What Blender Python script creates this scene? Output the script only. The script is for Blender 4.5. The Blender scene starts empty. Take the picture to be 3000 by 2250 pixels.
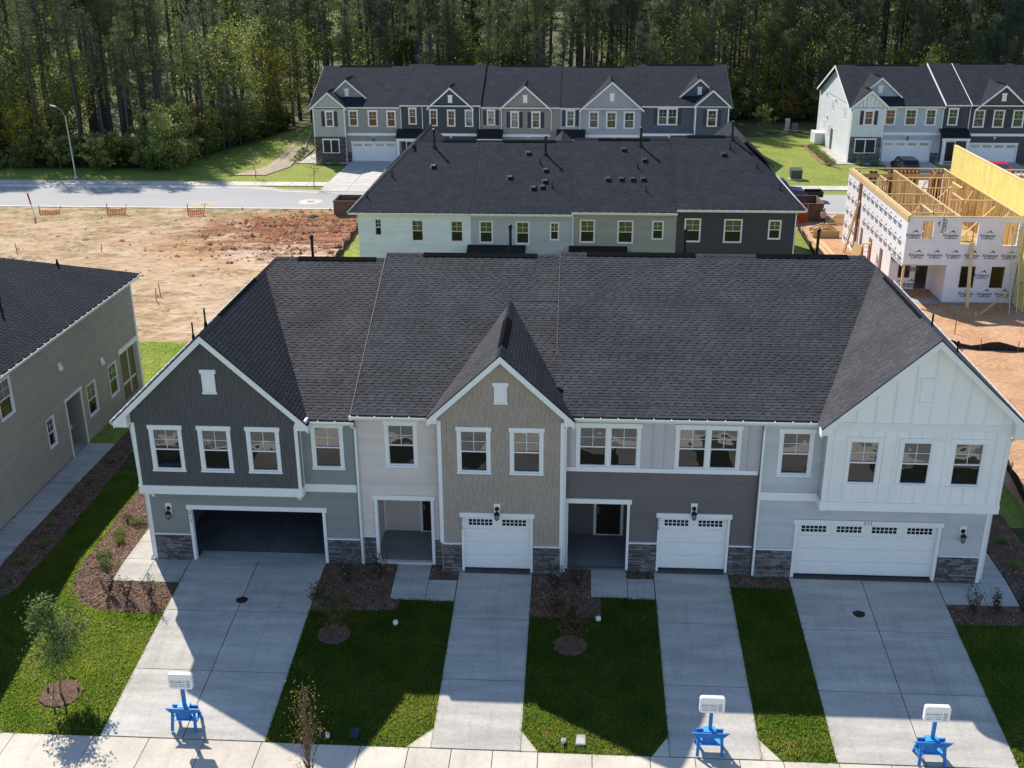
import bpy, bmesh, math, random
import numpy as np
from mathutils import Vector, Matrix
R = random.Random(7)
scene = bpy.context.scene
COL = scene.collection
# ---------------------------------------------------------------- camera
CAM = (15.483, -34.586, 21.029); YAW, PIT, ROL = 0.0613, 0.3783, -0.0047; FPX = 3193.6
def cam_axes():
    fw = Vector((-math.sin(YAW)*math.cos(PIT), math.cos(YAW)*math.cos(PIT), -math.sin(PIT)))
    r = Vector((math.cos(YAW), math.sin(YAW), 0)); u = r.cross(fw)
    return r*math.cos(ROL)+u*math.sin(ROL), -r*math.sin(ROL)+u*math.cos(ROL), fw
_r, _u, _f = cam_axes()
cd = bpy.data.cameras.new('camera'); co = bpy.data.objects.new('camera', cd); COL.objects.link(co)
co.matrix_world = Matrix(((_r.x, _u.x, -_f.x, CAM[0]), (_r.y, _u.y, -_f.y, CAM[1]), (_r.z, _u.z, -_f.z, CAM[2]), (0, 0, 0, 1)))
cd.sensor_width = 36; cd.lens = FPX/3000*36; cd.clip_end = 3000; cd.clip_start = .5
scene.camera = co
# ---------------------------------------------------------------- sky, sun, exposure
SUN_DIR = Vector((0.60, -0.92, -1.0)).normalized()
w = bpy.data.worlds.new('World'); scene.world = w; w.use_nodes = True
nt = w.node_tree; bg = nt.nodes['Background']
sky = nt.nodes.new('ShaderNodeTexSky'); sky.sky_type = 'NISHITA'; sky.sun_disc = False
sky.sun_elevation = math.asin(-SUN_DIR.z); sky.sun_rotation = math.atan2(-SUN_DIR.x, -SUN_DIR.y)
sky.air_density = 1.0; sky.dust_density = 0.2; sky.ozone_density = 3.2
nt.links.new(sky.outputs[0], bg.inputs[0]); bg.inputs[1].default_value = 0.138
sl = bpy.data.lights.new('sun', 'SUN'); sl.energy = 5.0; sl.angle = math.radians(.55); sl.color = (1, .93, .82)
so = bpy.data.objects.new('sun', sl); COL.objects.link(so); so.rotation_euler = SUN_DIR.to_track_quat('-Z', 'Y').to_euler()
so.location = (0, 0, 60)
scene.view_settings.view_transform = 'Standard'; scene.view_settings.look = 'None'; scene.view_settings.exposure = 0.48
scene.view_settings.gamma = 1
scene.cycles.max_bounces = 6; scene.cycles.diffuse_bounces = 3; scene.cycles.glossy_bounces = 3; scene.cycles.transmission_bounces = 3; scene.cycles.caustics_reflective = False; scene.cycles.caustics_refractive = False
# ---------------------------------------------------------------- materials
MATS = {}
def _n(nt, t, **k):
    n = nt.nodes.new(t)
    for a, b in k.items(): setattr(n, a, b)
    return n
def pm(name, col, rough=.7, var=.12, ns=3., bump=0., bs=40., isl=0., spec=.3, col2=None, stretch=None, metal=0., detail=4, fine=0., fs=60., transl=0., streak=0.):
    """procedural paint: noise-mottled base colour in world space, fine relief, per-piece tone"""
    if name in MATS: return MATS[name]
    m = bpy.data.materials.new(name); m.use_nodes = True; t = m.node_tree; b = t.nodes['Principled BSDF']
    L = t.links.new
    geo = _n(t, 'ShaderNodeNewGeometry'); vec = geo.outputs['Position']
    if stretch:
        mp = _n(t, 'ShaderNodeMapping'); mp.inputs['Scale'].default_value = stretch; L(vec, mp.inputs[0]); vec = mp.outputs[0]
    no = _n(t, 'ShaderNodeTexNoise'); no.inputs['Scale'].default_value = ns; no.inputs['Detail'].default_value = detail; L(vec, no.inputs['Vector'])
    mr = _n(t, 'ShaderNodeMapRange'); L(no.outputs[0], mr.inputs[0]); mr.inputs[1].default_value = .3; mr.inputs[2].default_value = .7
    mx = _n(t, 'ShaderNodeMix', data_type='RGBA'); L(mr.outputs[0], mx.inputs[0])
    c2 = col2 or tuple(min(1, c*(1+var)) for c in col); c1 = col if col2 else tuple(c*(1-var) for c in col)
    mx.inputs[6].default_value = (*c1, 1); mx.inputs[7].default_value = (*c2, 1)
    out = mx.outputs[2]
    if fine:
        n2 = _n(t, 'ShaderNodeTexNoise'); n2.inputs['Scale'].default_value = fs; n2.inputs['Detail'].default_value = 2; L(geo.outputs['Position'], n2.inputs['Vector'])
        r2 = _n(t, 'ShaderNodeMapRange'); L(n2.outputs[0], r2.inputs[0]); r2.inputs[1].default_value = .25; r2.inputs[2].default_value = .75
        r2.inputs[3].default_value = 1-fine; r2.inputs[4].default_value = 1+fine
        m2 = _n(t, 'ShaderNodeMix', data_type='RGBA', blend_type='MULTIPLY'); m2.inputs[0].default_value = 1; L(out, m2.inputs[6]); L(r2.outputs[0], m2.inputs[7]); out = m2.outputs[2]
    if streak:
        ms_ = _n(t, 'ShaderNodeMapping'); ms_.inputs['Scale'].default_value = (2.2, .22, 1); L(geo.outputs['Position'], ms_.inputs[0])
        n4 = _n(t, 'ShaderNodeTexNoise'); n4.inputs['Scale'].default_value = 1.1; n4.inputs['Detail'].default_value = 6; n4.inputs['Roughness'].default_value = .65; L(ms_.outputs[0], n4.inputs['Vector'])
        n5 = _n(t, 'ShaderNodeTexNoise'); n5.inputs['Scale'].default_value = 2.3; n5.inputs['Detail'].default_value = 5; L(geo.outputs['Position'], n5.inputs['Vector'])
        r5 = _n(t, 'ShaderNodeMapRange'); L(n5.outputs[0], r5.inputs[0]); r5.inputs[1].default_value = .66; r5.inputs[2].default_value = .74; r5.inputs[3].default_value = 1; r5.inputs[4].default_value = 1-streak
        r4 = _n(t, 'ShaderNodeMapRange'); L(n4.outputs[0], r4.inputs[0]); r4.inputs[1].default_value = .52; r4.inputs[2].default_value = .72; r4.inputs[3].default_value = 1.02; r4.inputs[4].default_value = 1-streak
        mm4 = _n(t, 'ShaderNodeMath', operation='MULTIPLY'); L(r4.outputs[0], mm4.inputs[0]); L(r5.outputs[0], mm4.inputs[1])
        m4 = _n(t, 'ShaderNodeMix', data_type='RGBA', blend_type='MULTIPLY'); m4.inputs[0].default_value = 1; L(out, m4.inputs[6]); L(mm4.outputs[0], m4.inputs[7]); out = m4.outputs[2]
    if isl:
        oi = _n(t, 'ShaderNodeObjectInfo')
        ad = _n(t, 'ShaderNodeMath', operation='ADD'); L(geo.outputs['Random Per Island'], ad.inputs[0]); L(oi.outputs['Random'], ad.inputs[1])
        fr = _n(t, 'ShaderNodeMath', operation='FRACT'); L(ad.outputs[0], fr.inputs[0])
        r3 = _n(t, 'ShaderNodeMapRange'); L(fr.outputs[0], r3.inputs[0]); r3.inputs[3].default_value = 1-isl; r3.inputs[4].default_value = 1+isl
        m3 = _n(t, 'ShaderNodeMix', data_type='RGBA', blend_type='MULTIPLY'); m3.inputs[0].default_value = 1; L(out, m3.inputs[6]); L(r3.outputs[0], m3.inputs[7]); out = m3.outputs[2]
    L(out, b.inputs['Base Color'])
    b.inputs['Roughness'].default_value = rough; b.inputs['Specular IOR Level'].default_value = spec; b.inputs['Metallic'].default_value = metal
    if bump:
        nb = _n(t, 'ShaderNodeTexNoise'); nb.inputs['Scale'].default_value = bs; nb.inputs['Detail'].default_value = 4; L(vec, nb.inputs['Vector'])
        bp = _n(t, 'ShaderNodeBump'); bp.inputs['Strength'].default_value = min(1, bump); bp.inputs['Distance'].default_value = max(.01, .03*bump); L(nb.outputs[0], bp.inputs['Height']); L(bp.outputs[0], b.inputs['Normal'])
    if transl:
        tr = _n(t, 'ShaderNodeBsdfTranslucent'); L(out, tr.inputs[0]); ms = _n(t, 'ShaderNodeMixShader'); ms.inputs[0].default_value = transl
        L(b.outputs[0], ms.inputs[1]); L(tr.outputs[0], ms.inputs[2]); L(ms.outputs[0], t.nodes['Material Output'].inputs[0])
    MATS[name] = m; return m
def shingle_mat(name, ax, c1=(.030, .033, .042), c2=(.044, .048, .058), rows=.143):
    m = bpy.data.materials.new(name); m.use_nodes = True; t = m.node_tree; b = t.nodes['Principled BSDF']; L = t.links.new
    geo = _n(t, 'ShaderNodeNewGeometry'); sp = _n(t, 'ShaderNodeSeparateXYZ'); L(geo.outputs['Position'], sp.inputs[0])
    cb = _n(t, 'ShaderNodeCombineXYZ'); L(sp.outputs[0 if ax == 'x' else 1], cb.inputs[0]); 
    mu = _n(t, 'ShaderNodeMath', operation='MULTIPLY'); mu.inputs[1].default_value = 1.08 if ax == 'x' else 1.37; L(sp.outputs[1 if ax == 'x' else 0], mu.inputs[0]); L(mu.outputs[0], cb.inputs[1])
    br = _n(t, 'ShaderNodeTexBrick'); br.offset = .37; br.inputs['Scale'].default_value = 1; br.inputs['Brick Width'].default_value = .31; br.inputs['Row Height'].default_value = rows
    br.inputs['Mortar Size'].default_value = .014; br.inputs['Mortar Smooth'].default_value = .3; br.inputs['Bias'].default_value = 0
    br.inputs['Color1'].default_value = (*c1, 1); br.inputs['Color2'].default_value = (*c2, 1); br.inputs['Mortar'].default_value = (c1[0]*.6, c1[1]*.6, c1[2]*.6, 1)
    L(cb.outputs[0], br.inputs['Vector'])
    no = _n(t, 'ShaderNodeTexNoise'); no.inputs['Scale'].default_value = .9; L(geo.outputs['Position'], no.inputs['Vector'])
    mr = _n(t, 'ShaderNodeMapRange'); L(no.outputs[0], mr.inputs[0]); mr.inputs[3].default_value = .75; mr.inputs[4].default_value = 1.25
    mm = _n(t, 'ShaderNodeMix', data_type='RGBA', blend_type='MULTIPLY'); mm.inputs[0].default_value = 1; L(br.outputs[0], mm.inputs[6]); L(mr.outputs[0], mm.inputs[7])
    L(mm.outputs[2], b.inputs['Base Color']); b.inputs['Roughness'].default_value = .95; b.inputs['Specular IOR Level'].default_value = .06
    bp = _n(t, 'ShaderNodeBump'); bp.inputs['Strength'].default_value = .8; bp.inputs['Distance'].default_value = .02; bp.invert = True; L(br.outputs['Fac'], bp.inputs['Height']); L(bp.outputs[0], b.inputs['Normal'])
    MATS[name] = m; return m
def glass_mat(name, base=(.018, .02, .024), ior=1.75, wav=.09):
    m = bpy.data.materials.new(name); m.use_nodes = True; t = m.node_tree; b = t.nodes['Principled BSDF']; L = t.links.new
    b.inputs['Base Color'].default_value = (*base, 1); b.inputs['Roughness'].default_value = .015; b.inputs['IOR'].default_value = ior; b.inputs['Specular IOR Level'].default_value = .5
    geo = _n(t, 'ShaderNodeNewGeometry'); nb = _n(t, 'ShaderNodeTexNoise'); nb.inputs['Scale'].default_value = 1.6; nb.inputs['Detail'].default_value = 1; L(geo.outputs['Position'], nb.inputs['Vector'])
    bp = _n(t, 'ShaderNodeBump'); bp.inputs['Strength'].default_value = wav; bp.inputs['Distance'].default_value = .15; L(nb.outputs[0], bp.inputs['Height']); L(bp.outputs[0], b.inputs['Normal'])
    MATS[name] = m; return m
WHITE = pm('white_trim_paint', (.88, .845, .835), .5, .02, 2, spec=.35)
GUT = pm('white_gutter_metal', (.82, .82, .82), .3, .02, 2, spec=.6)
GLASS = glass_mat('window_glass', ior=2.35); GLASSL = glass_mat('screened_glass', (.012, .013, .014), 1.55, .05); GLASSG = glass_mat('window_glass_far', (.035, .04, .035), 1.8, .1)
GLASSW = glass_mat('window_glass_warm', (.13, .06, .025), 1.6, .08)
GLASSR = glass_mat('window_glass_rear', (.02, .026, .02), 1.9, .03); GLASSRL = glass_mat('rear_screened_glass', (.014, .017, .014), 1.35, .03)
SHX = shingle_mat('shingle_far_courses', 'x'); SHY = shingle_mat('shingle_far_gable', 'y')
ROOFD = pm('roof_underlay', (.030, .029, .029), .9, .1, 5, fine=.25)
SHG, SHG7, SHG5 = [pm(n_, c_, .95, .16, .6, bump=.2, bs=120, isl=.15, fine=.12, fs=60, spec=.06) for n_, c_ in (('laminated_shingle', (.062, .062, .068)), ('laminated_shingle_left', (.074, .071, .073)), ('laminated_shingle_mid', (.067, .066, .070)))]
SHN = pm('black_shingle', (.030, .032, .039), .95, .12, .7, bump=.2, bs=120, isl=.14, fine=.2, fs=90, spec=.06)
BLACK = pm('black_metal', (.012, .012, .013), .45, .1, 5)
VENT = pm('ridge_vent_plastic', (.009, .009, .010), .95, .1, 5, spec=.02)
CONC = pm('driveway_concrete', (.465, .435, .39), .85, .16, .55, bump=.12, bs=30, isl=.06, fine=.09, fs=9, stretch=(.8, 4.5, 1), streak=.16)
CONC2 = pm('sidewalk_concrete', (.54, .485, .405), .85, .12, .7, bump=.1, bs=25, isl=.07, fine=.07, fs=9, streak=.14)
JOINT = pm('joint_concrete', (.07, .065, .06), .9, .15, 4)
STONE = pm('ledgestone', (.17, .155, .155), .85, .25, 5, bump=.5, bs=30, isl=.5, fine=.2, fs=25)
STONEB = pm('ledgestone_brown', (.16, .12, .10), .85, .25, 5, bump=.5, bs=30, isl=.5, fine=.2, fs=25)
MORTAR = pm('mortar', (.045, .042, .042), .95, .1, 9)
GRASSG = pm('lawn_soil', (.026, .044, .010), .95, .3, 2.5, bump=.5, bs=18, col2=(.05, .06, .016), fine=.4, fs=22)
BLADE = pm('grass_blade', (.145, .26, .026), .7, .3, .9, isl=.28, col2=(.30, .355, .062), transl=.93, spec=.02)
FARGR = pm('far_lawn', (.15, .21, .024), .95, .2, .35, bump=.6, bs=9, col2=(.24, .255, .042), fine=.28, fs=3)
MULCH = pm('bark_mulch', (.10, .060, .040), .95, .3, 6, bump=.8, bs=45, col2=(.20, .125, .085), fine=.4, fs=40)
CHIP = pm('bark_chip', (.23, .14, .095), .9, .3, 2, isl=.6)
ROADM = pm('asphalt_road', (.35, .34, .335), .9, .06, .35, bump=.1, bs=60, fine=.05, fs=6, stretch=(.15, 1, 1))
KERB = pm('kerb_concrete', (.56, .52, .45), .85, .08, 1, isl=.06)
def sid(name, col, v=.05): return pm(name, col, .55, v, 1.3, isl=.05, fine=.02, spec=.35)
# ---------------------------------------------------------------- builders
class MB:
    def __init__(s): s.v = []; s.f = []; s.m = []
    def add(s, vs, fs, mi=0):
        o = len(s.v); s.v += [tuple(v) for v in vs]; s.f += [tuple(i+o for i in f) for f in fs]; s.m += [mi]*len(fs); return s
    HEX = ((0, 3, 2, 1), (4, 5, 6, 7), (0, 1, 5, 4), (1, 2, 6, 5), (2, 3, 7, 6), (3, 0, 4, 7))
    def box(s, x0, y0, z0, x1, y1, z1, mi=0):
        x0, x1 = min(x0, x1), max(x0, x1); y0, y1 = min(y0, y1), max(y0, y1); z0, z1 = min(z0, z1), max(z0, z1)
        return s.add([(x0, y0, z0), (x1, y0, z0), (x1, y1, z0), (x0, y1, z0), (x0, y0, z1), (x1, y0, z1), (x1, y1, z1), (x0, y1, z1)], s.HEX, mi)
    def fb(s, fr, a0, a1, z0, z1, d0, d1, mi=0):     # box in a wall frame
        p = fr.p
        return s.add([p(a0, z0, d1), p(a1, z0, d1), p(a1, z0, d0), p(a0, z0, d0), p(a0, z1, d1), p(a1, z1, d1), p(a1, z1, d0), p(a0, z1, d0)], s.HEX, mi)
    def prism(s, poly, off, mi=0):
        n = len(poly); off = Vector(off); P = [Vector(q) for q in poly]; Q = [q+off for q in P]
        return s.add(P+Q, [tuple(range(n-1, -1, -1)), tuple(range(n, 2*n))]+[(i, (i+1) % n, n+(i+1) % n, n+i) for i in range(n)], mi)
    def tube(s, p0, p1, r0, r1=None, n=8, mi=0, cap=True):
        r1 = r0 if r1 is None else r1; p0 = Vector(p0); p1 = Vector(p1); d = (p1-p0); q = d.to_track_quat('Z', 'Y')
        vs = []
        for p, r in ((p0, r0), (p1, r1)):
            for i in range(n): vs.append(p+q @ Vector((r*math.cos(i*2*math.pi/n), r*math.sin(i*2*math.pi/n), 0)))
        fs = [(i, (i+1) % n, n+(i+1) % n, n+i) for i in range(n)]
        if cap: fs += [tuple(range(n-1, -1, -1)), tuple(range(n, 2*n))]
        return s.add(vs, fs, mi)
    def bar(s, p0, p1, wd, th, up=(0, 0, 1), mi=0):   # rectangular bar between two points
        p0 = Vector(p0); p1 = Vector(p1); d = (p1-p0).normalized(); up = Vector(up)
        if abs(d.dot(up)) > .98: up = Vector((0, 1, 0))
        sd = d.cross(up).normalized()*wd/2; uu = sd.cross(d).normalized()*th/2
        return s.add([p0-sd-uu, p0+sd-uu, p0+sd+uu, p0-sd+uu, p1-sd-uu, p1+sd-uu, p1+sd+uu, p1-sd+uu], s.HEX, mi)
    def lathe(s, c, prof, n=14, mi=0):
        vs = []; fs = []
        for r, z in prof:
            for i in range(n): vs.append((c[0]+r*math.cos(i*2*math.pi/n), c[1]+r*math.sin(i*2*math.pi/n), c[2]+z))
        for k in range(len(prof)-1):
            for i in range(n): fs.append((k*n+i, k*n+(i+1) % n, (k+1)*n+(i+1) % n, (k+1)*n+i))
        fs += [tuple(range(n-1, -1, -1)), tuple(range((len(prof)-1)*n, len(prof)*n))]
        return s.add(vs, fs, mi)
    def mesh(s, name, mats):
        me = bpy.data.meshes.new(name); me.from_pydata(s.v, [], s.f)
        for m in (mats if isinstance(mats, (list, tuple)) else [mats]): me.materials.append(m)
        if any(s.m): me.polygons.foreach_set('material_index', s.m)
        me.update(); return me
    def build(s, name, mats, parent=None, smooth=False, kind=None, label=None):
        me = s.mesh(name, mats)
        if smooth: me.polygons.foreach_set('use_smooth', [True]*len(me.polygons))
        return put(name, me, parent, kind, label)
def put(name, me, parent=None, kind=None, label=None, loc=None):
    o = bpy.data.objects.new(name, me); COL.objects.link(o)
    if parent is not None:
        o.parent = parent
        base = Vector(parent.location) if parent.type == 'EMPTY' else Vector((0, 0, 0))
        o.location = -base if loc is None else Vector(loc)-base
    elif loc is not None: o.location = loc
    if kind: o['kind'] = kind
    if label: o['label'] = label
    return o
def tag(o, label, cat, group=None, kind=None):
    o['label'] = label; o['category'] = cat
    if group: o['group'] = group
    if kind: o['kind'] = kind
    return o
def thing(name, label, cat, loc=(0, 0, 0), group=None, rz=0):
    o = bpy.data.objects.new(name, None); COL.objects.link(o); o.location = loc; o.rotation_euler[2] = rz; o.empty_display_size = .3
    return tag(o, label, cat, group)
def struct(name, mb, mats, parent=None): return mb.build(name, mats, parent, kind='structure')
class Fr:
    def __init__(s, ox, oy, ux=1, uy=0, oz=0): s.o = (ox, oy, oz); s.u = (ux, uy); s.n = (uy, -ux)
    def p(s, a, z, d=0): return (s.o[0]+s.u[0]*a+s.n[0]*d, s.o[1]+s.u[1]*a+s.n[1]*d, s.o[2]+z)
# terrain height by depth
GZ = [(-400, -1.2), (-21, -1.15), (-14.2, -1.13), (-13.45, -1.0), (-10.25, -.985), (-8.72, -.945), (-.45, 0), (17, 0), (33, -.6), (400, -.6), (900, -.6)]
def gz(x, y):
    for (a, za), (b, zb) in zip(GZ, GZ[1:]):
        if y <= b:
            t = (y-a)/(b-a); z = za+(zb-za)*max(0, min(1, t)); break
    else: z = -.6
    if x < -12 and y > 76 : z += .0
    if y > 84 and -24 < x < -13: z += max(0, min(1, (y-84)/20))*max(0, 1-abs(x+17.5)/6)*1.2
    return z
def drape(poly, off, ybreaks=(), th=None):
    bm = bmesh.new(); bm.faces.new([bm.verts.new((x, y, 0)) for x, y in poly])
    ys = [p[1] for p in poly]
    for yb in [g[0] for g in GZ]+list(ybreaks):
        if min(ys) < yb < max(ys):
            bmesh.ops.bisect_plane(bm, geom=bm.verts[:]+bm.edges[:]+bm.faces[:], plane_co=(0, yb, 0), plane_no=(0, 1, 0))
    if th:
        r = bmesh.ops.extrude_face_region(bm, geom=bm.faces[:])
        for v in [g for g in r['geom'] if isinstance(g, bmesh.types.BMVert)]: v.co.z = 1
    for v in bm.verts: v.co.z = gz(v.co.x, v.co.y)+(off if (not th or v.co.z > .5) else off-th)
    bmesh.ops.recalc_face_normals(bm, faces=bm.faces[:])
    mb = MB(); bm.verts.index_update(); mb.add([v.co for v in bm.verts], [[v.index for v in f.verts] for f in bm.faces]); bm.free()
    if not th and mb.f:
        fix = []
        for f in mb.f:
            a, b, c = (Vector(mb.v[i]) for i in f[:3]); fix.append(f if (b-a).cross(c-a).z > 0 else tuple(reversed(f)))
        mb.f = fix
    return mb
def inpoly(x, y, poly):
    c = False; n = len(poly)
    for i in range(n):
        x0, y0 = poly[i]; x1, y1 = poly[i-1]
        if (y0 > y) != (y1 > y) and x < (x1-x0)*(y-y0)/(y1-y0)+x0: c = not c
    return c
def np_mesh(name, V, F, mats, mi=None, smooth=False):
    me = bpy.data.meshes.new(name); V = np.asarray(V, np.float32); F = np.asarray(F, np.int32); k = F.shape[1]
    me.vertices.add(len(V)); me.vertices.foreach_set('co', V.ravel()); me.loops.add(F.size); me.loops.foreach_set('vertex_index', F.ravel())
    me.polygons.add(len(F)); me.polygons.foreach_set('loop_start', np.arange(0, F.size, k, dtype=np.int32))
    me.polygons.foreach_set('loop_total', np.full(len(F), k, np.int32))
    for m in (mats if isinstance(mats, (list, tuple)) else [mats]): me.materials.append(m)
    if mi is not None: me.polygons.foreach_set('material_index', np.asarray(mi, np.int32))
    me.update(calc_edges=True); return me
def text_mesh(s, size, mat, depth=.004, shear=0., bold=0.):
    cu = bpy.data.curves.new('lettering', 'FONT'); cu.body = s; cu.size = size; cu.extrude = depth; cu.align_x = 'CENTER'; cu.align_y = 'CENTER'; cu.shear = shear; cu.resolution_u = 2; cu.offset = bold
    o = bpy.data.objects.new('lettering', cu); COL.objects.link(o); me = bpy.data.meshes.new_from_object(o); bpy.data.objects.remove(o)
    me.materials.clear(); me.materials.append(mat); return me
def place_text(name, me, fr, a, z, d, parent, rot=0.):
    o = put(name, me, parent, loc=fr.p(a, z, d)); u = Vector((*fr.u, 0)); n = Vector((*fr.n, 0))
    m = Matrix((u, Vector((0, 0, 1)), n)).transposed()
    o.rotation_euler = (m.to_4x4() @ Matrix.Rotation(rot, 4, 'Z')).to_euler(); return o
# ---------------------------------------------------------------- wall pieces
def cells(mb, fr, a0, a1, z0, z1, holes, d0=-.16, d1=0., mi=0):
    A = sorted({a0, a1, *[min(max(h[k], a0), a1) for h in holes for k in (0, 1)]}); Zs = sorted({z0, z1, *[min(max(h[k], z0), z1) for h in holes for k in (2, 3)]})
    for i in range(len(A)-1):
        run = None
        for j in range(len(Zs)-1):
            ca, cz = (A[i]+A[i+1])/2, (Zs[j]+Zs[j+1])/2
            hit = any(h[0] < ca < h[1] and h[2] < cz < h[3] for h in holes)
            if not hit: mb.fb(fr, A[i], A[i+1], Zs[j], Zs[j+1], d0, d1, mi)
def cut(iv, holes, z0, z1, tol=.3):
    for h in holes:
        ov = min(z1, h[3])-max(z0, h[2])
        if ov <= tol*(z1-z0): continue
        nw = []
        for a, b in iv:
            if h[1] <= a or h[0] >= b: nw.append((a, b)); continue
            if h[0] > a: nw.append((a, h[0]))
            if h[1] < b: nw.append((h[1], b))
        iv = nw
    return iv
def planks(parent, fr, zb, zt, lim, holes, mat, ex=.17, length=3.66, join=False):
    """lap siding: one wedge per board"""
    z = zb; MBJ = MB(); k = 0
    while z < zt-.02:
        z1 = min(z+ex, zt); a0, b0 = lim(z); a1, b1 = lim(z1)
        if b0-a0 < .05: break
        for a, b in cut([(a0, b0)], holes, z, z1):
            x = a; first = True
            while x < b-.01:
                e = min(b, x+length*R.uniform(.6, 1)) if not join else b
                if b-e < .4: e = b
                xa1 = a1 if (x == a0) else x; eb1 = b1 if (e == b0) else e
                if eb1 <= xa1: eb1 = xa1 = (xa1+eb1)/2
                t = .017; p = fr.p; g = 0 if join else .002
                mb = MBJ if join else MB()
                mb.add([p(x+g, z, 0), p(e-g, z, 0), p(e-g, z, t), p(x+g, z, t), p(xa1+g, z1+.004, .001), p(eb1-g, z1+.004, .001), p(eb1-g, z1+.004, .004), p(xa1+g, z1+.004, .004)],
                       [(3, 2, 6, 7), (0, 1, 2, 3)[::-1], (1, 5, 6, 2), (0, 3, 7, 4), (4, 7, 6, 5)])
                if not join: mb.build('plank', mat, parent)
                x = e; k += 1
        z = z1
    if join and MBJ.f: MBJ.build('lap_siding', mat, parent, kind='stuff')
def shakes(parent, fr, zb, zt, lim, holes, mat, ex=.19, wmin=.11, wmax=.26, jag=.022):
    items = []; z = zb
    while z < zt-.03:
        z1 = min(z+ex, zt); a0, b0 = lim(z); a1, b1 = lim(z1); aa, bb = min(a0, a1), max(b0, b1)
        if b0-a0 < .1: break
        for a, b in cut([(a0, b0)], holes, z, z1):
            x = a
            while x < b-.01:
                e = min(b, x+R.uniform(wmin, wmax)); e = b if b-e < .07 else e
                l1 = max(x, a1); r1 = min(e, b1)
                if r1-l1 < .01: l1 = r1 = max(min((x+e)/2, b1), a1); r1 += .005
                items.append((x+.006, e-.006, z+R.uniform(-jag, jag)*(z > zb+.01), z1, l1+.008, max(r1-.008, l1+.009), R.uniform(.016, .027))); x = e
        z = z1
    items.sort(key=lambda q: -(q[1]-q[0]))
    J = MB()
    for i, (x, e, za, zc, l1, r1, t) in enumerate(items):
        p = fr.p; mb = MB() if i < 300 else J
        mb.add([p(x, za, 0), p(e, za, 0), p(e, za, t), p(x, za, t), p(l1, zc+.02, 0), p(r1, zc+.02, 0), p(r1, zc+.02, .005), p(l1, zc+.02, .005)],
               [(3, 2, 6, 7), (3, 2, 1, 0), (1, 5, 6, 2), (0, 3, 7, 4), (4, 7, 6, 5)])
        if i < 300: mb.build('shake', mat, parent)
    if J.f: J.build('shake_field', mat, parent, kind='stuff')
def battens(parent, fr, zb, topf, a0, a1, holes, mat, step=.405, w=.06, name='batten', join=False, phase=.2):
    a = a0+phase; J = MB()
    while a < a1-.05:
        zt = topf(a); iv = [(zb, zt)]
        for h in holes:
            if h[0]-w/2 < a < h[1]+w/2:
                nw = []
                for u, v in iv:
                    if h[3] <= u or h[2] >= v: nw.append((u, v)); continue
                    if h[2] > u: nw.append((u, h[2]))
                    if h[3] < v: nw.append((h[3], v))
                iv = nw
        for u, v in iv:
            if v-u > .04:
                mb = J if join else MB(); mb.fb(fr, a-w/2, a+w/2, u, v, 0, .034)
                if not join: mb.build(name, mat, parent)
        a += step
    if join and J.f: J.build('batten_set', mat, parent, kind='stuff')
def stones(parent, fr, a0, a1, z0, z1, mat, hmin=.05, hmax=.11, join=False):
    J = MB(); z = z0
    while z < z1-.005:
        h = R.uniform(hmin, hmax); h = z1-z if z1-z-h < hmin*.7 else h; x = a0
        while x < a1-.005:
            wd = R.uniform(.12, .5); wd = a1-x if a1-x-wd < .1 else wd; t = R.uniform(.03, .06); g = .004; c = .008
            p = fr.p; mb = J if join else MB(); X0, X1, Z0, Z1 = x+g, x+wd-g, z+g, z+h-g
            mb.add([p(X0, Z0, 0), p(X1, Z0, 0), p(X1, Z1, 0), p(X0, Z1, 0), p(X0+c, Z0+c*.7, t+R.uniform(-.01, .01)), p(X1-c, Z0+c*.7, t+R.uniform(-.01, .01)), p(X1-c, Z1-c*.7, t+R.uniform(-.01, .01)), p(X0+c, Z1-c*.7, t)],
                   [(4, 5, 6, 7), (0, 1, 5, 4), (1, 2, 6, 5), (2, 3, 7, 6), (3, 0, 4, 7)])
            if not join: mb.build('stone', mat, parent)
            x += wd
        z += h
    if join and J.f: J.build('stone_field', mat, parent, kind='stuff')
def stone_panel(t, fr, a0, a1, z0, z1, mat=None, join=False):
    mat = mat or STONE
    b = MB().fb(fr, a0, a1, z0-.1, z1, -.02, .018).build('stone_veneer', MORTAR, t)
    stones(b, fr, a0, a1, z0, z1, mat, join=join)
    MB().fb(fr, a0-.01, a1+.01, z1, z1+.045, 0, .085).build('stone_cap', WHITE, t)
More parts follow.
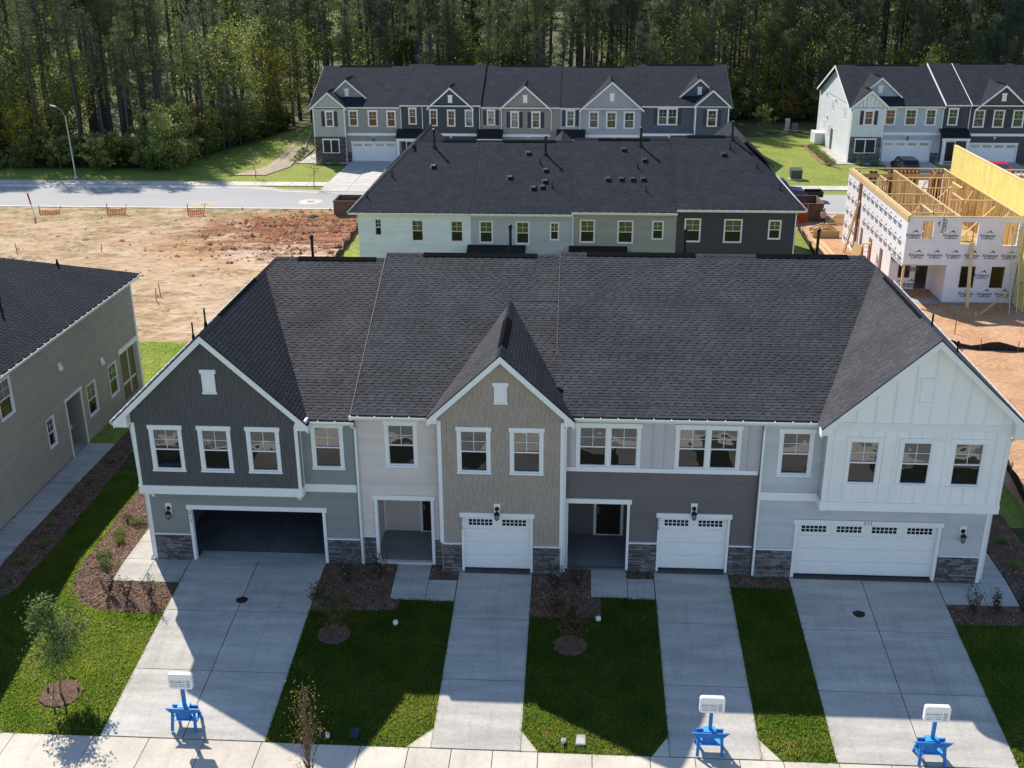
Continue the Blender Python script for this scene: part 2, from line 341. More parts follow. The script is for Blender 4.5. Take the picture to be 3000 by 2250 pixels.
def window(t, fr, a0, a1, z0, z1, d=0., trim='full', glass=None, grid=True, double=False, tm=None, far=False, shutters=None, name='window'):
    """a0..z1 is the outer size of the casing; parts: sash frame > casing, sill, head, panes, muntins"""
    glass = glass or GLASS; tm = tm or WHITE; wd = a1-a0; p = fr.p
    if trim == 'full': tw, ht, st, ov = .105*min(1, wd/1.2+.1), .15, .07, .035
    else: tw, ht, st, ov = .05, .05, .05, 0
    i0, i1, j0, j1 = a0+ov+tw, a1-ov-tw, z0+st, z1-ht
    n = 2 if double else 1
    fm = MB(); segs = []
    mw = .12
    sw = ((i1-i0)-(n-1)*mw)/n
    for k in range(n):
        s0 = i0+k*(sw+mw); s1 = s0+sw; segs.append((s0, s1))
        f = .045; md = (j0+j1)/2-.01
        fm.fb(fr, s0, s0+f, j0, j1, d-.07, d+.005); fm.fb(fr, s1-f, s1, j0, j1, d-.07, d+.005)
        fm.fb(fr, s0+f, s1-f, j0, j0+f, d-.07, d+.003); fm.fb(fr, s0+f, s1-f, j1-f, j1, d-.07, d+.003); fm.fb(fr, s0+f, s1-f, md-.022, md+.022, d-.06, d-.002)
    win = fm.build(name, tm, t)
    tr = MB()
    if trim == 'full':
        tr.fb(fr, a0, a1, j1, z1, d-.01, d+.045); MBs = MB().fb(fr, a0+.012, a1-.012, z0, j0, d-.01, d+.06)
        if far: tr.fb(fr, a0+.012, a1-.012, z0, j0, d-.01, d+.06)
        else: MBs.build('sill', tm, win)
        tr.fb(fr, a0+ov, i0, j0, j1, d-.01, d+.03); tr.fb(fr, i1, a1-ov, j0, j1, d-.01, d+.03)
    else:
        tr.fb(fr, a0, a1, z1-.05, z1, d-.01, d+.035); tr.fb(fr, a0, a1, z0, z0+.05, d-.01, d+.035); tr.fb(fr, a0, i0, j0, j1, d-.01, d+.03); tr.fb(fr, i1, a1, j0, j1, d-.01, d+.03)
    for k in range(n-1): tr.fb(fr, segs[k][1], segs[k+1][0], j0, j1, d-.01, d+.03)
    tr.build('casing', tm, win)
    for s0, s1 in segs:
        f = .045; md = (j0+j1)/2-.01; lo = j0+f; hi = j1-f
        def pane(za, zb, dd):
            tx, tz = R.uniform(-.022, .022), R.uniform(-.022, .022); m = MB(); p = fr.p; w_, h_ = (s1-s0)/2, (zb-za)/2
            D = [dd-tx*w_-tz*h_, dd+tx*w_-tz*h_, dd+tx*w_+tz*h_, dd-tx*w_+tz*h_]
            return m.add([p(s0+f, za, D[0]), p(s1-f, za, D[1]), p(s1-f, zb, D[2]), p(s0+f, zb, D[3]), p(s0+f, za, dd-.04), p(s1-f, za, dd-.04), p(s1-f, zb, dd-.04), p(s0+f, zb, dd-.04)], [(0, 1, 2, 3), (4, 7, 6, 5), (0, 4, 5, 1), (1, 5, 6, 2), (2, 6, 7, 3), (3, 7, 4, 0)])
        pane(md+.022, hi, d-.048).build('pane', glass, win)
        pane(lo, md-.022, d-.062).build('pane', GLASSL if glass is GLASS else (GLASSRL if glass is GLASSR else glass), win)
        if grid:
            mu = MB(); c = (s0+s1)/2; q = (md+hi)/2
            mu.fb(fr, c-.009, c+.009, md+.022, hi, d-.04, d-.031); mu.fb(fr, s0+f, s1-f, q-.009, q+.009, d-.04, d-.033)
            mu.build('muntin', tm, win)
    if shutters:
        for s in (-1, 1):
            c = a0-.02-.36 if s < 0 else a1+.02
            sh = MB().fb(fr, c, c+.36, z0+.05, z1-.1, 0, .035); 
            for k in range(2):
                zz = z0+.12+k*(z1-z0)*.47; sh.fb(fr, c+.05, c+.31, zz, zz+(z1-z0)*.38, .035, .042)
            sh.build('shutter', shutters, t)
    return (a0+ov+.01, a1-ov-.01, z0+.02, z1-.02), (i0, i1, j0, j1)
def garage_door(t, fr, a0, a1, z0, z1, groups, d=-.12, far=False, name='garage_door'):
    door = MB().fb(fr, a0, a1, z0, z1, d-.04, d-.006).build(name, WHITE, t); h = (z1-z0)/4; n = groups*1
    pw = (a1-a0)/n
    for r in range(4):
        s = MB().fb(fr, a0+.004, a1-.004, z0+r*h+.004, z0+(r+1)*h-.006, d-.006, d+.012)
        if r < 3:
            for k in range(n*2):
                c0 = a0+k*pw/2+.06; s.fb(fr, c0, c0+pw/2-.12, z0+r*h+.10, z0+(r+1)*h-.10, d+.012, d+.022)
        s.build('door_section', WHITE, door)
    zc = z0+3.5*h+.015; g = pw*.36
    if far:
        for k in range(n):
            c = a0+(k+.5)*pw; pn = MB()
            for i in range(6):
                for j in range(2): pn.fb(fr, c-g+i*2*g/6+.012, c-g+(i+1)*2*g/6-.012, zc-.12+j*.125, zc-.02+j*.125, d+.012, d+.016)
            pn.build('pane', GLASS, door)
    else:
        for k in range(n):
            c = a0+(k+.5)*pw
            for i in range(6):
                for j in range(2):
                    MB().fb(fr, c-g+i*2*g/6+.014, c-g+(i+1)*2*g/6-.014, zc-.125+j*.13, zc-.02+j*.13, d+.012, d+.017).build('pane', BLACKG, door)
def casing3(t, fr, a0, a1, z0, z1, w, d1=.045, head=.18, d0=-.14, name='opening_trim'):
    """portal trim round an opening whose outer size is a0..z1"""
    mb = MB(); mb.fb(fr, a0, a1, z1-head, z1, d0, d1+.015); mb.fb(fr, a0+.06, a0+w, z0, z1-head, d0, d1); mb.fb(fr, a1-w, a1-.06, z0, z1-head, d0, d1)
    return mb.build(name, WHITE, t)
def lantern(t, fr, a, z, d=0., far=False):
    b = MB().fb(fr, a-.11, a+.11, z-.2, z+.22, d, d+.04).build('wall_lantern', WHITE, t)
    L = MB(); c = fr.p(a, z, d+.16); q = fr.p(a, z+.02, d+.04)
    L.tube(q, (q[0]+fr.n[0]*.03, q[1]+fr.n[1]*.03, q[2]), .085, .07, 12)
    L.tube(fr.p(a, z+.02, d+.06), fr.p(a, z+.05, d+.16), .014); L.tube(fr.p(a, z+.05, d+.16), fr.p(a, z-.06, d+.16), .014)
    L.lathe((c[0], c[1], c[2]-.16), [(.02, .12), (.05, .1), (.105, .04), (.11, .02)], 10)
    for k in range(6):
        an = k*math.pi/3; x, y = .085*math.cos(an), .085*math.sin(an)
        L.tube((c[0]+x, c[1]+y, c[2]-.15), (c[0]+x*.75, c[1]+y*.75, c[2]-.34), .008, n=5)
    L.lathe((c[0], c[1], c[2]-.4), [(.012, 0), (.05, .035), (.075, .07)], 10)
    L.build('lantern_body', BLACK, b)
    MB().lathe((c[0], c[1], c[2]-.345), [(.055, .02), (.072, .19)], 8).build('lantern_glass', pm('lantern_glass', (.35, .36, .36), .2, .05, 3, spec=.6), b)
def gable_vent(t, fr, a0, a1, z0, z1, d=0., tm=None, far=False):
    tm = tm or WHITE
    v = MB().fb(fr, a0+.05, a1-.05, z0+.07, z1-.14, d, d+.02); v.fb(fr, a0, a1, z1-.14, z1, d, d+.05); v.fb(fr, a0+.02, a1-.02, z0, z0+.07, d, d+.05)
    v.fb(fr, a0+.05, a0+.13, z0+.07, z1-.14, d+.02, d+.045); v.fb(fr, a1-.13, a1-.05, z0+.07, z1-.14, d+.02, d+.045)
    g = v.build('gable_vent', tm, t); n = 7; h = (z1-z0-.21)/n
    if far: return
    for k in range(n):
        zz = z0+.07+k*h; p = fr.p
        MB().add([p(a0+.13, zz, d+.02), p(a1-.13, zz, d+.02), p(a1-.13, zz+.012, d+.045), p(a0+.13, zz+.012, d+.045), p(a0+.13, zz+h, d+.02), p(a1-.13, zz+h, d+.02)],
                 [(0, 1, 2, 3), (3, 2, 5, 4), (1, 5, 2), (0, 3, 4)]).build('louver', tm, g)
BLACKG = glass_mat('door_pane_glass', (.006, .006, .01), 1.5, .02)
# ---------------------------------------------------------------- roofs
class Plane:
    """roof plane: o at eave, u along eave (unit), v up the slope (unit)"""
    def __init__(s, o, u, v): s.o = Vector(o); s.u = Vector(u).normalized(); s.v = Vector(v).normalized(); s.n = s.u.cross(s.v).normalized(); s.n = s.n if s.n.z > 0 else -s.n
    def p(s, a, b, d=0): return s.o+s.u*a+s.v*b+s.n*d
def shingles(roof, pl, vmax, lims, mat, ind=300, ex=.143, tabs=True, bt=.016, tt=.023):
    """lims(v) -> list of (a,b) intervals along the eave at slope distance v"""
    base = MB(); J = MB(); nind = 0; v = 0; row = 0
    while v < vmax-.03:
        v1 = min(v+ex, vmax); l0 = lims(v+.001); l1 = lims(v1-.001)
        for k, (a, b) in enumerate(l0):
            c, d = l1[k] if k < len(l1) else ((a+b)/2, (a+b)/2)
            if b-a < .02: continue
            base.add([pl.p(a, v, 0), pl.p(b, v, 0), pl.p(b, v, bt), pl.p(a, v, bt), pl.p(c, v1+.01, .002), pl.p(d, v1+.01, .002)], [(3, 2, 5, 4), (0, 1, 2, 3), (1, 5, 2), (0, 3, 4)])
            if not tabs: continue
            x = a-R.uniform(0, .3)
            while x < b:
                wd = .225+R.uniform(-.035, .045); e = x+wd
                x0, e0 = max(x, a, c), min(e, b, d)
                if e0-x0 > .06:
                    t = tt*R.uniform(.93, 1.05); q = pl.p; mb = MB() if nind < ind else J
                    mb.add([q(x0, v-.004, .0), q(e0, v-.004, .0), q(e0, v-.004, t), q(x0, v-.004, t), q(x0, v1, .004), q(e0, v1, .004), q(e0, v1, .012), q(x0, v1, .012)],
                           [(3, 2, 6, 7), (0, 1, 2, 3), (1, 5, 6, 2), (0, 3, 7, 4)])
                    if mb is not J: mb.build('shingle', mat, roof); nind += 1
                x = e+.105+R.uniform(-.02, .02)
        v = v1; row += 1
    base.build('shingle_course_set', mat, roof, kind='stuff')
    if J.f: J.build('shingle_field', mat, roof, kind='stuff')
def deck(mb, pts, th=.16, mi=0): return mb.prism([(x, y, z-th) for x, y, z in pts], (0, 0, th), mi)
def gutter(t, p0, p1, out, mat=None):
    p0 = Vector(p0); p1 = Vector(p1); o = Vector(out); d = (p1-p0).normalized()
    mb = MB(); prof = [(0, -.14), (.075, -.14), (.125, -.06), (.125, 0), (.11, 0), (.11, -.055), (.07, -.12), (0, -.12)]
    mb.prism([p0+o*a+Vector((0, 0, b)) for a, b in prof], p1-p0)
    n = int((p1-p0).length/.6)
    for k in range(n):
        q = p0+d*(.3+k*.6); mb.bar(q+o*.0+Vector((0, 0, .004)), q+o*.125+Vector((0, 0, .004)), .03, .012)
    return mb.build('gutter', mat or GUT, t)
def downspout(t, pts, w=.075):
    mb = MB()
    for a, b in zip(pts, pts[1:]): mb.bar(a, b, w, w*.75, up=(0, 1, 0))
    mb.build('downspout', GUT, t)
def rake(t, X, Zp, xl, zl, xr, zr, yf, yb, h=.28, name='rake_board', cap=.035):
    yf -= .035
    """white barge boards of a front gable (yf front, yb wall)"""
    for (xe, ze) in ((xl, zl), (xr, zr)):
        mb = MB().prism([(X, yf, Zp-cap), (xe, yf, ze-cap), (xe, yf, ze-h), (X, yf, Zp-h)], (0, yb-yf, 0))
        mb.build(name, WHITE, t)
def ridge_caps(t, p0, p1, s1, s2, mat, step=.2, w=.16, name='ridge_cap', ind=True):
    """cap shingles folded over a ridge; s1,s2: downslope directions on either side"""
    p0 = Vector(p0); p1 = Vector(p1); d = (p1-p0); L = d.length; d.normalize(); s1 = Vector(s1).normalized(); s2 = Vector(s2).normalized(); up = Vector((0, 0, 1)); J = MB()
    n = int(L/step)
    for k in range(n):
        a = p0+d*(k*L/n)-d*.01; b = p0+d*((k+1)*L/n+.015); mb = MB() if ind else J
        q = [a+up*.038, a+s1*w+up*.034, a+s2*w+up*.034, b+up*.022, b+s1*w+up*.018, b+s2*w+up*.018, a+s1*w+up*.01, a+s2*w+up*.01, a+up*.01]
        mb.add(q, [(0, 1, 4, 3), (0, 3, 5, 2), (0, 8, 6, 1), (0, 2, 7, 8)])
        if ind: mb.build(name, mat, t)
    if J.f: J.build(name+'_set', mat, t, kind='stuff')
def pipe(t, p, h, r=.06, cap=True):
    mb = MB(); p = Vector(p); mb.lathe(p-Vector((0, 0, .15)), [(r*2.1, 0), (r*2, .17), (r*1.1, .3)], 10); mb.tube(p, p+Vector((0, 0, h)), r, r, 10)
    if cap: mb.lathe(p+Vector((0, 0, h)), [(r*1.3, -.1), (r*1.45, -.02), (r*1.3, .05), (r*.4, .09)], 10)
    mb.build('vent_pipe', BLACK, t)
def roof_vent(t, p, k, w=.32):
    x, y, z = p; h = .16; mb = MB()
    f = lambda X, Y, d: (X, Y, z+k*(Y-y)+d)
    mb.add([f(x-w*.7, y-w*.7, .02), f(x+w*.7, y-w*.7, .02), f(x+w*.7, y+w*.7, .02), f(x-w*.7, y+w*.7, .02), f(x-w*.5, y-w*.5, h), f(x+w*.5, y-w*.5, h), f(x+w*.5, y+w*.5, h*.6), f(x-w*.5, y+w*.5, h*.6),
            f(x-w*.5, y-w*.42, .02), f(x+w*.5, y-w*.42, .02)], [(0, 1, 2, 3), (4, 5, 6, 7), (5, 9, 2, 6), (8, 4, 7, 3), (7, 6, 2, 3), (8, 9, 5, 4)])
    mb.build('roof_vent', BLACK, t)
def ridge_vent(t, x0, x1, y, z, k, w=.22):
    mb = MB(); mb.prism([(x0, y-w, z-k*w+.045), (x0, y, z+.06), (x0, y+w, z-k*w+.045), (x0, y+w, z-k*w), (x0, y, z), (x0, y-w, z-k*w)], (x1-x0, 0, 0)); mb.build('ridge_vent', VENT, t)
def numerals(t, s, fr, a, z, d, size, vertical=True):
    for i, ch in enumerate(s):
        me = text_mesh(ch, size, pm('numeral_grey', (.06, .06, .07), .5, .05, 3), shear=.1)
        if vertical: place_text('house_number', me, fr, a, z-i*size*.95, d, t)
        else: place_text('house_number', me, fr, a+(i-(len(s)-1)/2)*size*.55, z, d, t)
# ================================================================ SETTING
def grid_ground():
    xs = [-700, -200, -80, -40, -24, -19, -17.5, -16, -13, 0, 40, 80, 200, 700]; ys = sorted({-400, -21, -14.2, -13.45, -10.25, -8.72, -.45, 17, 33, 60, 84, 94, 104, 130, 200, 400, 900})
    mb = MB()
    for y in ys:
        for x in xs: mb.v.append((x, y, gz(x, y)-.03))
    n = len(xs)
    for j in range(len(ys)-1):
        for i in range(n-1): mb.f.append((j*n+i, j*n+i+1, (j+1)*n+i+1, (j+1)*n+i)); mb.m.append(1 if ys[j] >= 104 else 0)
    return mb
struct('ground', grid_ground(), [FARGR, pm('forest_floor', (.05, .055, .018), .95, .3, .3, col2=(.10, .11, .03), fine=.4, fs=3)])
struct('front_lawn', drape([(-14, -8.72), (46, -8.72), (46, 4), (31.1, 4), (31.1, .1), (-.02, .1), (-.02, 9), (-14, 9)], -.006), GRASSG)
struct('rear_lawn', drape([(-14, 9.0), (-.02, 9.0), (-.02, 24.7), (-14, 24.7)], -.006), FARGR)
# sidewalk, street in front (seen in the windows and for the lower edge)
SW = [-14.3, -12.8, -11.3, -9.8, -8.3, -6.8, -5.3, -3.9, -2.55, -1.25, 1.2, 2.92, 4.61, 6.35, 8.04, 9.33, 10.77, 12.05, 13.28, 14.61, 16.2, 17.89, 19.2, 20.49, 21.76, 23.35, 24.85, 26.3, 27.8, 29.2, 30.7, 32.2, 33.7, 35.2, 36.7, 38.2, 39.7, 41.2]
sw = struct('sidewalk', drape([(-14.3, -10.24), (41.2, -10.24), (41.2, -8.73), (-14.3, -8.73)], -.02), JOINT)
for a, b in zip(SW, SW[1:]): drape([(a+.012, -10.24), (b-.012, -10.24), (b-.012, -8.745), (a+.012, -8.745)], .01, th=.06).build('slab', CONC2, sw)
struct('planting_strip', drape([(-60, -13.45), (90, -13.45), (90, -10.25), (-60, -10.25)], .0), GRASSG)
struct('street', drape([(-90, -20.6), (120, -20.6), (120, -14.2), (-90, -14.2)], .004), pm('front_asphalt', (.24, .235, .225), .9, .08, .5))
for nm, y0, y1, z in (('kerb', -14.22, -13.45, -1.0), ('kerb_opposite', -20.85, -20.58, -1.0)): struct(nm, MB().box(-90, y0, -1.3, 120, y1, z), KERB)
struct('sidewalk_opposite', MB().box(-90, -24.4, -1.3, 120, -22.9, -1.08), CONC2)
for i in range(6):
    x = -14+i*9.5; struct('driveway_opposite', MB().box(x, -34, -1.3, x+(5.2 if i % 3 else 2.8), -24.41, -1.09), CONC)
for a, b in ((1.0, 6.8), (11.0, 14.5), (18.1, 21.5), (22.9, 28.9)): struct('driveway_apron', drape([(a, -13.45), (b, -13.45), (b, -10.26), (a, -10.26)], .012, th=.05), CONC2)
# driveways of the main row: slabs with recessed joints
def driveway(x0, x1, ytop, joints, mid=None, flare=(0, 0)):
    base = struct('driveway', drape([(x0+.01, -8.72), (x1-.01, -8.72), (x1-.01, ytop), (x0+.01, ytop)], -.004), JOINT)
    ys = [ytop, *joints, -8.72]; xs = [x0, mid, x1] if mid else [x0, x1]
    for ya, yb in zip(ys, ys[1:]):
        for xa, xb in zip(xs, xs[1:]): drape([(xa+.014, yb+.014), (xb-.014, yb+.014), (xb-.014, ya-.014), (xa+.014, ya-.014)], .022, th=.05).build('slab', CONC, base)
    for s, w in zip((-1, 1), flare):
        if w:
            x = x0 if s < 0 else x1
            poly = [(x, -8.715), (x+s*w, -8.715), (x, -7.95)]
            drape(poly if s < 0 else poly[::-1], .020, th=.05).build('apron_slab', CONC2, base)
    return base
driveway(1.38, 6.45, -.02, (-2.93, -5.84), 3.92); driveway(11.42, 14.1, -.36, (-2.95, -5.85), None, (.72, .5)); driveway(18.47, 21.16, .0, (-2.85, -5.8), None, (.5, .55)); driveway(23.3, 28.48, -.16, (-2.96, -5.83), 25.85)
# walks
def walk(name, polys):
    xs = [p[0] for q in polys for p in q]; ys = [p[1] for q in polys for p in q]
    base = None
    for q in polys:
        b = drape(q, .012, th=.05)
        if base is None: base = b.build(name, CONC, None, kind='structure')
        else: b.build('slab', CONC, base)
def rc(x0, y0, x1, y1, g=.011): return [(x0+g, y0+g), (x1-g, y0+g), (x1-g, y1-g), (x0+g, y1-g)]
walk('front_walk', [rc(9.12, -.84, 10.38, .2), rc(9.12, -2.04, 10.38, -.84), rc(10.38, -2.06, 11.41, -.88)])
walk('front_walk', [rc(16.2, -.45, 17.5, .28), rc(16.2, -1.6, 17.5, -.45), rc(17.5, -1.65, 18.46, -.52)])
walk('side_walk', [rc(-1.1, -1.45, .02, -.1), rc(.02, -1.45, 1.37, -.06)]+[rc(-1.1, a, -.03, a+1.25) for a in (-.1, 1.15, 2.4, 3.65, 4.9)])
walk('side_walk', [rc(29.9, -1.45, 31.0, -.2), rc(28.49, -1.45, 29.9, -.2)]+[rc(30.03, a, 31.02, a+1.25) for a in (-.2, 1.05, 2.3, 3.55, 4.8)])
walk('neighbour_walk', [rc(-6.84, -3.6+i*1.35, -5.56, -2.25+i*1.35) for i in range(10)])
# mulch beds
BEDS = {'left': [(-2.69, 6.5), (-2.72, 3.6), (-2.58, 1.6), (-2.6, -.3), (-2.5, -1.5), (-2.2, -2.2), (-1.7, -2.75), (-1.1, -3.05), (.4, -3.15), (1.36, -3.1), (1.36, -1.47), (-1.12, -1.47), (-1.12, 6.5)],
        'left neighbour': [(-5.54, 12), (-5.54, -3.6), (-4.95, -3.0), (-4.35, -2.0), (-4.15, -.4), (-4.2, 2), (-4.3, 6), (-4.6, 12)],
        'between 217 and 215': [(6.47, .0), (9.11, .15), (9.11, -2.07), (9.5, -2.1), (9.46, -2.62), (6.47, -2.8)],
        'stub 215': [(10.4, .02), (10.82, .02), (10.82, -.38), (11.41, -.38), (11.41, -.87), (10.4, -.83)],
        'between 215 and 213': [(14.12, -.36), (15.2, -.36), (15.2, .1), (16.19, .2), (16.19, -1.6), (16.56, -1.62), (16.54, -2.66), (14.12, -2.76)],
        'stub 213': [(17.52, .05), (18.46, .0), (18.46, -.51), (17.52, -.44)],
        'strip 211': [(21.18, .0), (23.29, -.1), (23.29, -.85), (21.18, -.85)],
        'right': [(28.5, -1.47), (33, -1.47), (33, -2.45), (28.5, -2.48)], 'right side': [(31.05, -1.47), (33, -1.47), (32.6, 3), (32.6, 12), (31.05, 12)]}
RINGS = [(-.55, -7.05, .66), (7.54, -3.94, .56), (15.51, -4.13, .55)]
for k, q in BEDS.items(): struct('mulch_bed', drape(q, .006), MULCH)
for x, y, r in RINGS: struct('mulch_ring', drape([(x+r*math.cos(i*.42)*(1+.06*math.sin(i*2.3)), y+r*.9*math.sin(i*.42)) for i in range(15)], .03), MULCH)
def chips():
    rng = np.random.default_rng(3); P = []
    polys = [q for q in BEDS.values()]+[[(x+r*math.cos(i*.42), y+r*.9*math.sin(i*.42)) for i in range(15)] for x, y, r in RINGS]
    for q in polys:
        xs = [p[0] for p in q]; ys = [p[1] for p in q]; A = (max(xs)-min(xs))*(max(ys)-min(ys))
        for _ in range(int(A*330)):
            x = rng.uniform(min(xs), max(xs)); y = rng.uniform(min(ys), max(ys))
            if inpoly(x, y, q): P.append((x, y, gz(x, y)+.012+rng.uniform(0, .02)))
    P = np.array(P); n = len(P); a = rng.uniform(0, np.pi, n); l = rng.uniform(.02, .055, n); wd = rng.uniform(.008, .018, n)
    u = np.stack([np.cos(a)*l, np.sin(a)*l, rng.uniform(-.6, .6, n)*l], 1); v = np.stack([-np.sin(a)*wd, np.cos(a)*wd, rng.uniform(-.6, .6, n)*wd], 1)
    V = np.stack([P-u-v, P+u-v, P+u+v, P-u+v], 1).reshape(-1, 3); F = np.arange(4*n).reshape(-1, 4)
    tag(put('bark_chips', np_mesh('bark_chips', V, F, CHIP)), 'loose brown bark chips covering the planting beds', 'mulch', kind='stuff')
chips()
def lawn_blades():
    rng = np.random.default_rng(5); reg = [(-7, -8.72, 1.41, 7), (6.42, -8.72, 11.45, -2.0), (14.07, -8.72, 18.5, -1.6), (21.13, -8.72, 23.33, -.8), (28.45, -8.72, 33, -2.4), (-5, 7, -1, 24.6), (-14, 13, -4, 24.6)]
    polys = list(BEDS.values())+[[(10.7, -8.72), (11.45, -8.72), (11.45, -7.95)], [(14.1, -8.72), (14.6, -8.72), (14.1, -7.95)], [(17.97, -8.72), (18.47, -8.72), (18.47, -7.95)], [(21.16, -8.72), (21.71, -8.72), (21.16, -7.95)], [(-1.1, -1.45), (1.4, -1.45), (1.4, .1), (-.02, .1), (-.02, 6.2), (-1.1, 6.2)], [(-6.84, -3.6), (-5.56, -3.6), (-5.56, 9.9), (-6.84, 9.9)], [(-.03, -.05), (31, -.05), (31, 18), (-.03, 18)]]
    P = []
    for x0, y0, x1, y1 in reg:
        n = int((x1-x0)*(y1-y0)*(640 if y0 < 6 else 90))
        X = rng.uniform(x0, x1, n); Y = rng.uniform(y0, y1, n)
        for x, y in zip(X, Y):
            if x < -6.86 and y < 17: continue
            if any(inpoly(x, y, q) for q in polys): continue
            if any((x-a)**2+(y-b)**2 < r*r for a, b, r in RINGS): continue
            if min(abs((x/.61) % 1-.5), abs((y/1.9+math.floor(x/.61)*.37) % 1-.5)*3) < .012 and rng.random() < .6: continue
            P.append((x, y, gz(x, y)-.008))
    P = np.array(P); n = len(P); P = np.repeat(P, 4, 0); N = len(P); P[:, :2] += rng.normal(0, .034, (N, 2))
    a = rng.uniform(0, 2*np.pi, N); h = rng.uniform(.035, .08, N); l = rng.uniform(.005, .04, N)
    wv = np.stack([-np.sin(a), np.cos(a), np.zeros(N)], 1)*rng.uniform(.009, .017, N)[:, None]
    tip = P+np.stack([np.cos(a)*l, np.sin(a)*l, h], 1)
    V = np.stack([P-wv, P+wv, tip], 1).reshape(-1, 3); F = np.arange(3*N).reshape(-1, 3)
    tag(put('lawn_grass', np_mesh('lawn_grass', V, F, BLADE)), 'short green sod grass of the front yards and rear strip', 'grass', kind='stuff')
lawn_blades()
# ---- far roads
def far_box(name, x0, y0, x1, y1, z, mat, parent=None, kind='structure'): return MB().box(x0, y0, z-.25, x1, y1, z).build(name, mat, parent, kind=kind)
def road():
    mb = MB(); xs = [-120, -16.5, -14.5, -13.4, -8, 120]; far = [70.6, 70.6, 70.0, 69.2, 68.6, 68.6]
    for i in range(len(xs)-1): mb.add([(xs[i], 61.9, -.605), (xs[i+1], 61.9, -.605), (xs[i+1], far[i+1], -.605), (xs[i], far[i], -.605)], [(0, 1, 2, 3)])
    struct('road', mb, ROADM)
    for nm, pts in (('kerb', [(-120, 61.65), (120, 61.65)]), ('kerb', list(zip(xs, [f+.2 for f in far])))):
        m = MB()
        for a, b in zip(pts, pts[1:]): m.prism([(a[0], a[1]-.32, -.75), (a[0], a[1]-.32, -.59), (a[0], a[1]+.05, -.58), (a[0], a[1]+.22, -.49), (a[0], a[1]+.38, -.49), (a[0], a[1]+.38, -.75)] if pts[0][1] > 65 else [(a[0], a[1]+.32, -.75), (a[0], a[1]+.32, -.59), (a[0], a[1]-.05, -.57), (a[0], a[1]-.2, -.53), (a[0], a[1]-.3, -.53), (a[0], a[1]-.3, -.75)], (b[0]-a[0], b[1]-a[1], 0))
        struct(nm, m, KERB)
road()
fs = far_box('far_sidewalk', -120, 71.75, 110, 73.6, -.56, JOINT)
x = -60.
while x < 75: MB().box(x+.02, 71.7, -.7, x+1.78, 73.65, -.545).build('slab', CONC2, fs); x += 1.8
